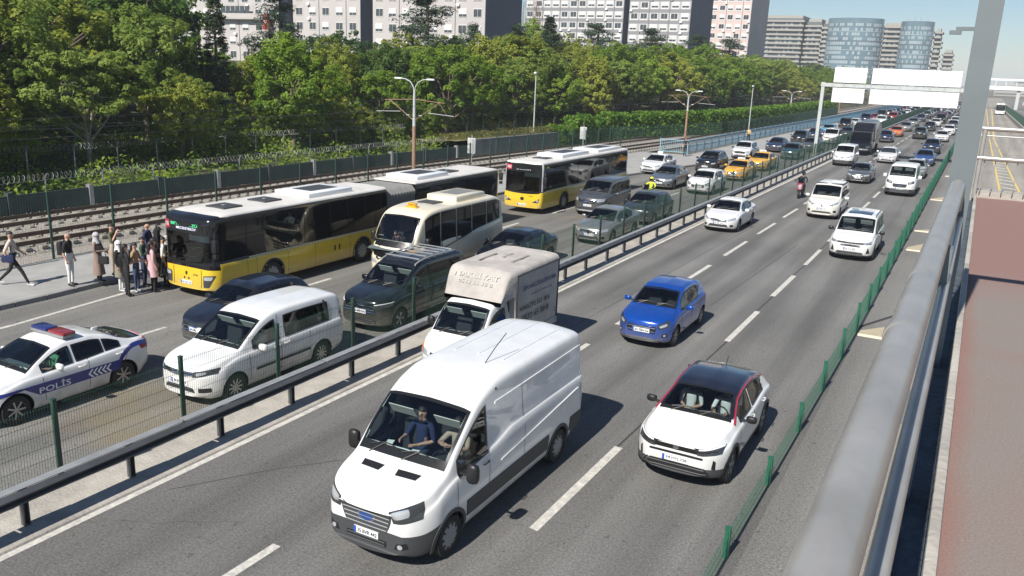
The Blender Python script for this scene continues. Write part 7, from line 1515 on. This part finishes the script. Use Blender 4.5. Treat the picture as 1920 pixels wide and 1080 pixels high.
put('people_carrier', 'black people carrier with silver roof bars beside the box lorry', 'car', taller(SP_MULTI, W=1.74), paint('black', (.006, .007, .009), .2), -14.66, 18.0, '34 MIR 076', bars_extra)
mb_ = make_minibus(); mb_.location = (-17.50, 23.1, 0)
ar = make_artic(); ar.location = (-21.2, 17.6, 0); cb = make_citybus(); cb.location = (-20.6, 38.8, 0); cb.scale = (1, 1.07, 1)
put('saloon', 'black saloon with chrome window lines hidden behind the box lorry', 'car', SP_SALOON, paint('blue black', (.006, .008, .013), .18), -15.0, 25.8, '34 DH 4172')
flu = put('saloon', 'silver saloon with a dark round badge just behind the median fence', 'car', taller(SP_SALOON, badge=(.62, 'black', .075, 1), rw=.7), paint('silver', (.36, .36, .345), .32, .6), -14.4, 33.5, '34 GZ 318')
put('hatchback', 'dark green-grey hatchback following the silver saloon along the fence', 'car', taller(SP_HATCH, W=1.72, L=4.1), paint('dark grey', (.035, .042, .042), .3, .3), -14.6, 39.6)
put('people_carrier', 'grey boxy people carrier with a silver chin beside the second bus', 'car', SP_COURIER, paint('grey', (.10, .105, .11), .3, .4), -17.5, 40.3)
cor = put('saloon', 'white saloon alone in the left lane of the main road', 'car', taller(SP_SALOON, W=1.72), WHITE, -10.55, 40.5, '34 GZ 318')
dob = put('family_van', 'cream white tall family van with yellowed headlights next to the motorcycle', 'van', taller(SP_DOBLO), paint('warm white', (.76, .74, .68)), -6.98, 48.3, extra=lambda v: [v.sides('roof_rail', [(1.9, v.H - .10), (3.9, v.H - .10)], [(1.9, v.H - .05), (3.9, v.H - .05)], M['dgrey'], n=(8, 1), off=.03)])
def mpv_extra(v):
    b, t = v.toppoly(2.15, 3.6, .5, .5); v.patch('glass_roof', 'T', b, t, M['farglass'], off=.006, n=(8, 5), k=.08)
    for sx in (-1, 1): r_ = MB(); P = [v.hit('T', sx * .68, y)[0] + Vector((0, 0, .03)) for y in np.linspace(2.0, 4.0, 8)]; r_.tube(P, .02, 6); r_.build('roof_rail', M['dgrey'], v.root, 60)
put('people_carrier', 'white people carrier with a dark glass roof at the right edge of the road', 'car', SP_MPV, WHITE, -4.1, 37.7, '34 CU 845', mpv_extra)
put('van', 'white van with a black grille behind the white people carrier', 'van', SP_CUSTOM, WHITE, -4.2, 62.1)
put('saloon', 'grey saloon in the middle lane behind the cream family van', 'car', taller(SP_SALOON), paint('mid grey', (.13, .14, .15), .3, .5), -7.5, 67.3)
put('family_van', 'white family van with a dark bumper in front of the dark lorry', 'van', taller(SP_DOBLO, clad=[(0, .6, 0, .55, 1), (0, 4.5, 0, .34, 1)], L=4.4), WHITE, -10.4, 80.1)
lo = make_lorry(); lo.location = (-10.75, 94.6, 0)
whs = put('saloon', 'white saloon in the middle lane level with the gantry', 'car', taller(SP_SALOON, hole=False), WHITE, -7.35, 86.4)
put('saloon', 'white saloon with a white sign on its roof beside the rear of the second bus', 'car', taller(SP_SALOON, badge=(.62, 'chrome', .06, 1)), WHITE, -21.4, 60.4, extra=lambda v: (lambda q: (q.add(*rbox(0, 2.6, v.H + .08, .42, .16, .16)), q.build('roof_sign', M['acwhite'], v.root, 50)))(MB()))
put('saloon', 'silver-blue saloon with a motorcycle in front of it', 'car', taller(SP_SALOON), paint('silver blue', (.20, .225, .26), .3, .6), -18.0, 53.0)
hat = put('hatchback', 'white hatchback behind the median fence ahead of the taxis', 'car', taller(SP_HATCH, W=1.72, L=4.1), WHITE, -15.25, 52.6)
suv = put('suv', 'black sport utility car left of the first yellow taxi', 'car', SP_SUV, paint('blue black', (.006, .008, .013), .18), -18.4, 64.8)
def taxi_extra(v): q = MB(); q.add(*rbox(0, 2.3, v.H + .07, .55, .2, .15)); o = q.build('taxi_sign', M['acwhite'], v.root, 50); text_on('TAKSİ', lambda a, w_: (a, 2.195, v.H + .07 + w_), .4, .09, 'sign_text', M['ink'], o)
tx1 = put('taxi', 'yellow taxi behind the white hatchback', 'taxi', taller(SP_SALOON), M['taxi'], -15.3, 61.4, extra=taxi_extra, group='yellow taxis')
tx2 = put('taxi', 'second yellow taxi, the one right behind the first', 'taxi', taller(SP_SALOON), M['taxi'], -15.55, 69.6, extra=taxi_extra, group='yellow taxis')
su2 = put('suv', 'white sport utility car beside the second yellow taxi', 'car', taller(SP_SUV, badge=(.71, 'black', .06, 1.2)), WHITE, -18.9, 77.6)
SKIP = ('wiper', 'door_handle', 'sun_visor', 'steering_wheel', 'grille_bar', 'dashboard', 'plate_number', 'number_plate')
def again(src, pm, x, y, label, name=None, group=GR, skip=SKIP):
    r = dup(src, None, skip); r.location = (x, y, 0); r['label'] = label; r['group'] = group
    if name: r.name = name
    old = [c for c in src.children if c.name.startswith('body') and not c.name.startswith('body_')][0].data.materials[0]
    for c in r.children:
        for s in c.material_slots:
            if s.material == old: s.link = 'OBJECT'; s.material = pm
    return r
PT = dict(navy=paint('navy', (.012, .02, .06), .25), black=PAINTS['black'], white=WHITE, silver=PAINTS['silver'], grey=PAINTS['grey'], blue=paint('mid blue', (.02, .06, .20), .25), orange=paint('orange', (.72, .16, .02), .3), red=paint('dark red', (.26, .02, .025), .3), cyan=paint('light blue', (.10, .30, .50), .3), dgrey=PAINTS['dark grey'], green=paint('dark teal', (.015, .05, .055), .3))
for src, c, x, y, lb in ((cor, 'silver', -4.2, 74.6, 'silver saloon right behind the white van'), (cor, 'blue', -4.2, 86.8, 'deep blue saloon behind the silver one'), (suv, 'navy', -4.4, 102, 'dark blue sport utility car at the end of the right fence'), (cor, 'white', -4.4, 125.4, 'low white saloon near the gantry column'), (hat, 'white', -4.2, 143.6, 'white hatchback beside the gantry column'),
        (suv, 'dgrey', -7.2, 127.8, 'dark tall car in the middle lane under the white panels'), (hat, 'navy', -10.4, 116, 'navy hatchback behind the dark lorry'), (cor, 'orange', -10.4, 130.2, 'orange car behind the navy hatchback'), (cor, 'silver', -10.4, 146, 'silver car right behind the orange one'), (hat, 'black', -7.3, 152, 'black car behind the dark tall car'), (cor, 'white', -7.2, 168, 'white car behind the black one in the middle lane'), (hat, 'red', -4.3, 184, 'dark red car at the far right'),
        (cor, 'silver', -10.6, 165, 'pale silver car near the far guard rail'), (cor, 'navy', -10.8, 187, 'navy car near the far guard rail'),
        (cor, 'navy', -18.3, 88.6, 'navy saloon by the kerb before the gantry leg'), (hat, 'green', -15.4, 82, 'dark teal car behind the fence after the taxis'), (cor, 'grey', -15.4, 92.4, 'grey saloon at the foot of the gantry leg'), (suv, 'black', -18.2, 101, 'black tall car left of the gantry leg'), (cor, 'navy', -18.3, 111, 'navy car right of the gantry leg'), (dob, 'white', -15.5, 106, 'pale van behind the fence right of the gantry leg'), (hat, 'cyan', -18.4, 123, 'light blue hatchback by the blue railing'), (cor, 'dgrey', -15.5, 119, 'dark saloon behind the fence beside the lorry')):
    again(src, PT[c], x, y, lb)
rf = random.Random(4); FAR = 'far traffic under the white gantry panels'
for lane, y0 in ((-10.5, 205), (-7.2, 184), (-4.2, 200), (-15.4, 132), (-18.2, 138), (-4.3, 160), (-7.0, 272), (-10.5, 290)):
    y = y0
    while y < (330 if lane > -13 else 300):
        c = rf.choice(('white', 'white', 'silver', 'grey', 'black', 'navy', 'white', 'red', 'dgrey')); s_ = rf.choice((cor, hat, suv, dob)); occupied = any(abs(o.location.x - lane) < 1.5 and abs(o.location.y - y) < 5.5 for o in scene.objects if o.parent is None and o.get('group') in (GR, FAR))
        if not occupied:
            word = {'white': 'white', 'silver': 'silver', 'grey': 'grey', 'black': 'black', 'navy': 'navy', 'red': 'dark red', 'dgrey': 'dark grey'}[c]; kind = {cor: 'saloon', hat: 'hatchback', suv: 'sport utility car', dob: 'van'}[s_]
            again(s_, PT[c], lane + rf.uniform(-.25, .25), y, f'small far {word} {kind} in the queue ' + ('beyond the green median fence' if lane < -13 else 'under the white gantry panels'), None, FAR, SKIP + ('rim', 'seat', 'cabin_lining', 'window_frame', 'door_seam', 'badge', 'wheel_housing'))
        y += rf.uniform(8, 14)
wv = again(van, WHITE, -8.0, 262, 'far white high-roof van in the queue', None, FAR, SKIP + ('seat', 'window_frame', 'rim', 'badge', 'paper', 'aerial')); 
for i in range(16):
    c = rf.choice(('white', 'silver', 'white', 'black', 'grey')); again(rf.choice((cor, hat, dob)), PT[c], rf.choice((11, 14.3, 17.6)), 118 + i * 10 + rf.uniform(-2, 2), f'small far {dict(white="white", silver="silver", black="black", grey="grey")[c]} car on the road beyond the busway', None, 'cars beyond the busway', SKIP + ('rim', 'seat', 'cabin_lining', 'window_frame', 'door_seam', 'badge', 'wheel_housing'))
bb = dup(cb, None, ('wiper', 'driver_seat', 'steering_wheel', 'route_panel', 'roller_blind', 'panel_seam')); bb.location = (3.7, 262, 0); bb['label'] = 'far grey and white bus coming along the empty busway'; bb['category'] = 'bus'; bb.name = 'busway_bus'
for c in bb.children:
    for s in c.material_slots:
        if s.material in (M['busyellow'], M['check']): s.link = 'OBJECT'; s.material = M['acwhite']
# motorcycles
m1 = make_motorcycle('maroon and white motor scooter ridden in the left lane', paint('maroon', (.20, .02, .045), .3)); m1.location = (-9.55, 55.6, 0)
m2 = make_motorcycle('dark motorcycle squeezing between the queues before the silver-blue saloon', PAINTS['black']); m2.location = (-16.15, 45.2, 0)
# ------------------------------------------------------------------ people
cloth('shoe', (.025, .025, .027)); ws = cloth('white shoe', (.6, .6, .58)); Z = .145
D = lambda dx, dy: math.atan2(dx, -dy)
RT = D(.88, .47)
p1 = person('person in a cream t-shirt walking alone at the left edge of the pavement', (-26.1, 15.1, Z), D(.75, .66), cloth('cream', (.60, .50, .42)), cloth('black', (.018, .018, .02)), stride=1.0, arms=('swing', 'fwd'), hair='short', h=1.74, shoes_c=ws)
p2 = person('bald person in a black shirt and white trousers waiting behind the queue', (-24.75, 16.1, Z), RT, cloth('black', (.018, .018, .02)), cloth('white', (.66, .66, .65)), hair=None, arms=('down', 'down'), h=1.74, girth=1.15)
p3 = person('person in a long brown coat and grey headscarf with a black bag', (-24.45, 16.9, Z), RT, cloth('brown', (.26, .185, .15)), cloth('black', (.018, .018, .02)), hair=None, arms=('hold', 'fwd'), sleeves='long', coat=(cloth('brown', (.26, .185, .15)), .28, .07), scarf=cloth('grey scarf', (.42, .41, .42)), h=1.64)
p4 = person('person in an olive t-shirt and beige trousers holding a hand to the mouth', (-24.85, 17.75, Z), RT, cloth('olive', (.10, .11, .055)), cloth('beige', (.40, .33, .25)), hair='short', arms=('mouth', 'down'), h=1.76)
p5 = person('person in a khaki long waistcoat, white headscarf and white trousers', (-23.45, 16.95, 0), RT, cloth('black', (.018, .018, .02)), cloth('white', (.66, .66, .65)), hair=None, arms=('down', 'fwd'), sleeves='long', coat=(cloth('khaki', (.22, .20, .15)), .52, .05), scarf=cloth('white scarf', (.62, .62, .62)), h=1.64, shoes_c=ws)
p6 = person('bald person in a navy top standing at the back of the queue', (-24.3, 18.7, Z), RT, cloth('navy', (.02, .03, .09)), cloth('jeans', (.04, .06, .12)), hair=None, arms=('down', 'phone'), h=1.74, sleeves='long')
p7 = person('bearded person in a black shirt with printed letters near the bus door', (-23.7, 19.2, Z), D(.2, .98), cloth('black', (.018, .018, .02)), cloth('black', (.018, .018, .02)), hair='short', arms=('down', 'down'), h=1.76)
p8 = person('person with light brown hair and blue jeans queueing with a backpack', (-22.95, 17.15, 0), RT, cloth('tan', (.36, .25, .14)), cloth('jeans', (.04, .06, .12)), hair='long', arms=('hold', 'fwd'), h=1.62, shoes_c=ws)
p9 = person('person all in black with bare arms folded, nearest the bus wheel line', (-22.75, 16.65, 0), D(.3, .95), cloth('black', (.018, .018, .02)), cloth('black', (.018, .018, .02)), hair='long', arms=('hold', 'hold'), h=1.68)
p10 = person('person with red hair in a dark top inside the crowd', (-23.0, 17.9, 0), D(.5, .8), cloth('plum', (.06, .03, .04)), cloth('black', (.018, .018, .02)), hair='long', arms=('down', 'hold'), h=1.64)
p11 = person('person in a long pink tunic and black trousers beside the bus headlight', (-22.55, 17.45, 0), D(.35, .93), cloth('pink', (.58, .38, .40)), cloth('black', (.018, .018, .02)), hair='long', arms=('down', 'down'), sleeves='long', coat=(cloth('pink', (.58, .38, .40)), .55, .05), h=1.66)
p12 = person('tall person in navy stepping up to the bus door', (-23.15, 19.4, .30), D(.9, .2), cloth('navy', (.02, .03, .09)), cloth('navy', (.02, .03, .09)), hair='short', arms=('up', 'down'), sleeves='long', h=1.78)
p13 = person('person in a pale blue shirt boarding at the bus door', (-22.85, 18.75, .30), D(.9, .3), cloth('pale blue', (.42, .50, .60)), cloth('pale blue', (.42, .50, .60)), hair='short', arms=('down', 'down'), sleeves='long', h=1.72)
p14 = person('person in a white top and black trousers wedged in the crowd at the door', (-22.8, 18.1, 0), D(.6, .7), cloth('white', (.66, .66, .65)), cloth('black', (.018, .018, .02)), hair='short', arms=('down', 'phone'), h=1.68)
p15 = person('person in black and white standing at the end of the blue railing', (-23.3, 75.4, Z), D(.3, -.95), cloth('black', (.018, .018, .02)), cloth('black', (.018, .018, .02)), hair='short', arms=('down', 'hold'), h=1.7)
p16 = person('person in a yellow top walking beside the blue railing', (-22.7, 96.5, Z), D(.1, -.99), cloth('yellow', (.62, .46, .20)), cloth('black', (.018, .018, .02)), hair='short', stride=.6, arms=('swing', 'fwd'), h=1.72)
for i, (lab, x, y, z, fx, fy, tp, bt, hr, ar, scf) in enumerate((
    ('person in a grey headscarf and dark coat pressed close to the bus door', -23.05, 18.45, 0, .6, .6, 'black', 'black', None, ('down', 'fwd'), 'grey scarf'), ('person in a dark green top waiting in the middle of the crowd', -23.35, 17.75, 0, .7, .5, 'forest', 'jeans', 'short', ('phone', 'down'), None),
    ('person with long hair and a rust coloured top in the crowd', -23.5, 18.5, Z, .8, .4, 'rust', 'black', 'long', ('down', 'hold'), None), ('person in a charcoal jacket behind the bearded person', -24.0, 19.9, Z, .8, .3, 'charcoal', 'jeans', 'short', ('down', 'down'), None), ('person in a burgundy top at the very bus door', -23.0, 19.9, Z, .9, .2, 'burgundy', 'black', 'long', ('hold', 'down'), None))):
    person(lab, (x, y, z), D(fx, fy), cloth(tp, dict(black=(.018, .018, .02), forest=(.03, .07, .04), rust=(.25, .09, .04), charcoal=(.05, .05, .055), burgundy=(.14, .02, .035))[tp]), cloth(bt, (.04, .06, .12)), hair=hr, arms=ar, sleeves='long', scarf=CL.get(scf) if scf else None, h=1.62 + .04 * i, coat=(cloth('black', (.018, .018, .02)), .45, .05) if scf else None)
def at(veh, x, y, z): return (veh.location.x + x, veh.location.y + y, z)
person('driver of the panel van with both forearms raised at the wheel', at(van, .45, 1.98, .99), 0, cloth('sand', (.40, .31, .24)), cloth('jeans', (.04, .06, .12)), sit=True, arms=('wheelhi', 'wheelhi'), sleeves='short', h=1.70)
person('passenger of the panel van resting an arm on the dashboard', at(van, -.30, 2.02, .99), 0, cloth('navy', (.02, .03, .09)), cloth('jeans', (.04, .06, .12)), sit=True, arms=('wheel', 'hold'), h=1.70)
person('driver of the white crossover in a white shirt', at(cross, .36, 2.12, .60), 0, cloth('white', (.66, .66, .65)), cloth('jeans', (.04, .06, .12)), sit=True, arms=('wheel', 'wheel'), h=1.62)
person('passenger of the white crossover in a white shirt, hands in the lap', at(cross, -.36, 2.12, .60), 0, cloth('white', (.66, .66, .65)), cloth('jeans', (.04, .06, .12)), sit=True, arms=('hold', 'hold'), h=1.62)
person('driver of the minibus in a white shirt', at(mb_, .5, 1.30, .80), 0, cloth('white', (.66, .66, .65)), cloth('black', (.018, .018, .02)), sit=True, arms=('wheel', 'wheel'), h=1.68)
person('dark-haired passenger at the front of the minibus', at(mb_, -.5, 1.32, .78), 0, cloth('plum', (.06, .03, .04)), cloth('black', (.018, .018, .02)), sit=True, arms=('hold', 'hold'), h=1.62, head_down=1)
person('police driver in a green vest behind the wheel of the police car', at(pc, .36, 2.0, .52), 0, cloth('vest green', (.10, .26, .14)), cloth('navy', (.02, .03, .09)), sit=True, arms=('wheel', 'wheel'), h=1.62)
person('rider of the maroon motor scooter in a black helmet', at(m1, 0, 1.18, .84), 0, cloth('black', (.018, .018, .02)), cloth('black', (.018, .018, .02)), ride=True, arms=('bars', 'bars'), sleeves='long', hat=M['busblack'], hair=None, h=1.7)
person('rider in a bright yellow vest before the silver-blue saloon', at(m2, 0, 1.18, .84), 0, cloth('hi-vis', (.55, .62, .05)), cloth('black', (.018, .018, .02)), ride=True, arms=('bars', 'bars'), sleeves='long', hat=mat('yellow helmet', (.6, .6, .05), .3), hair=None, h=1.7)
finish_people()
def bag(name, label, d, off, size, m, strap=None):
    r = empty(name, carry(d, off), d['face'], label, 'bag'); q = MB(); q.add(*rbox(0, 0, 0, *size)); q.build('bag_body', m, r, 50)
    if strap: q = MB(); q.tube(strap, .014, 5); q.build('strap', m, r)
bag('shoulder_bag', 'navy shoulder bag on the hip of the person in the cream t-shirt', p1, (-.22, .06, .92), (.10, .34, .24), cloth('navy', (.02, .03, .09)), [(0, -.1, .1), (.12, -.10, .40), (.33, -.02, .56), (.30, .12, .45), (.10, .12, .2), (0, .1, .1)])
bag('handbag', 'black handbag held by the person in the long brown coat', p3, (-.16, -.26, .78), (.12, .32, .26), cloth('black', (.018, .018, .02)), [(0, -.1, .12), (.02, -.05, .30), (.02, .05, .30), (0, .1, .12)])
bag('backpack', 'grey backpack worn by the person with light brown hair', p8, (0, .20, 1.18), (.28, .16, .40), cloth('backpack', (.09, .09, .10)))
bag('backpack', 'black backpack worn by the bald person in the black shirt', p2, (0, .22, 1.22), (.30, .15, .42), cloth('black', (.018, .018, .02)))
# ------------------------------------------------------------------ air: far things fade
hm = bpy.data.materials.new('haze'); hm.use_nodes = True; t = hm.node_tree; t.nodes.clear(); o = t.nodes.new('ShaderNodeOutputMaterial'); pv_ = t.nodes.new('ShaderNodeVolumePrincipled'); pv_.inputs['Color'].default_value = (.90, .94, .99, 1); pv_.inputs['Density'].default_value = .00036; pv_.inputs['Anisotropy'].default_value = -.08
t.links.new(pv_.outputs[0], o.inputs['Volume']); q = MB(); q.box(-1600, 1600, -350, 4100, -1.1, 46); setp(q.build('haze', hm), kind='stuff')
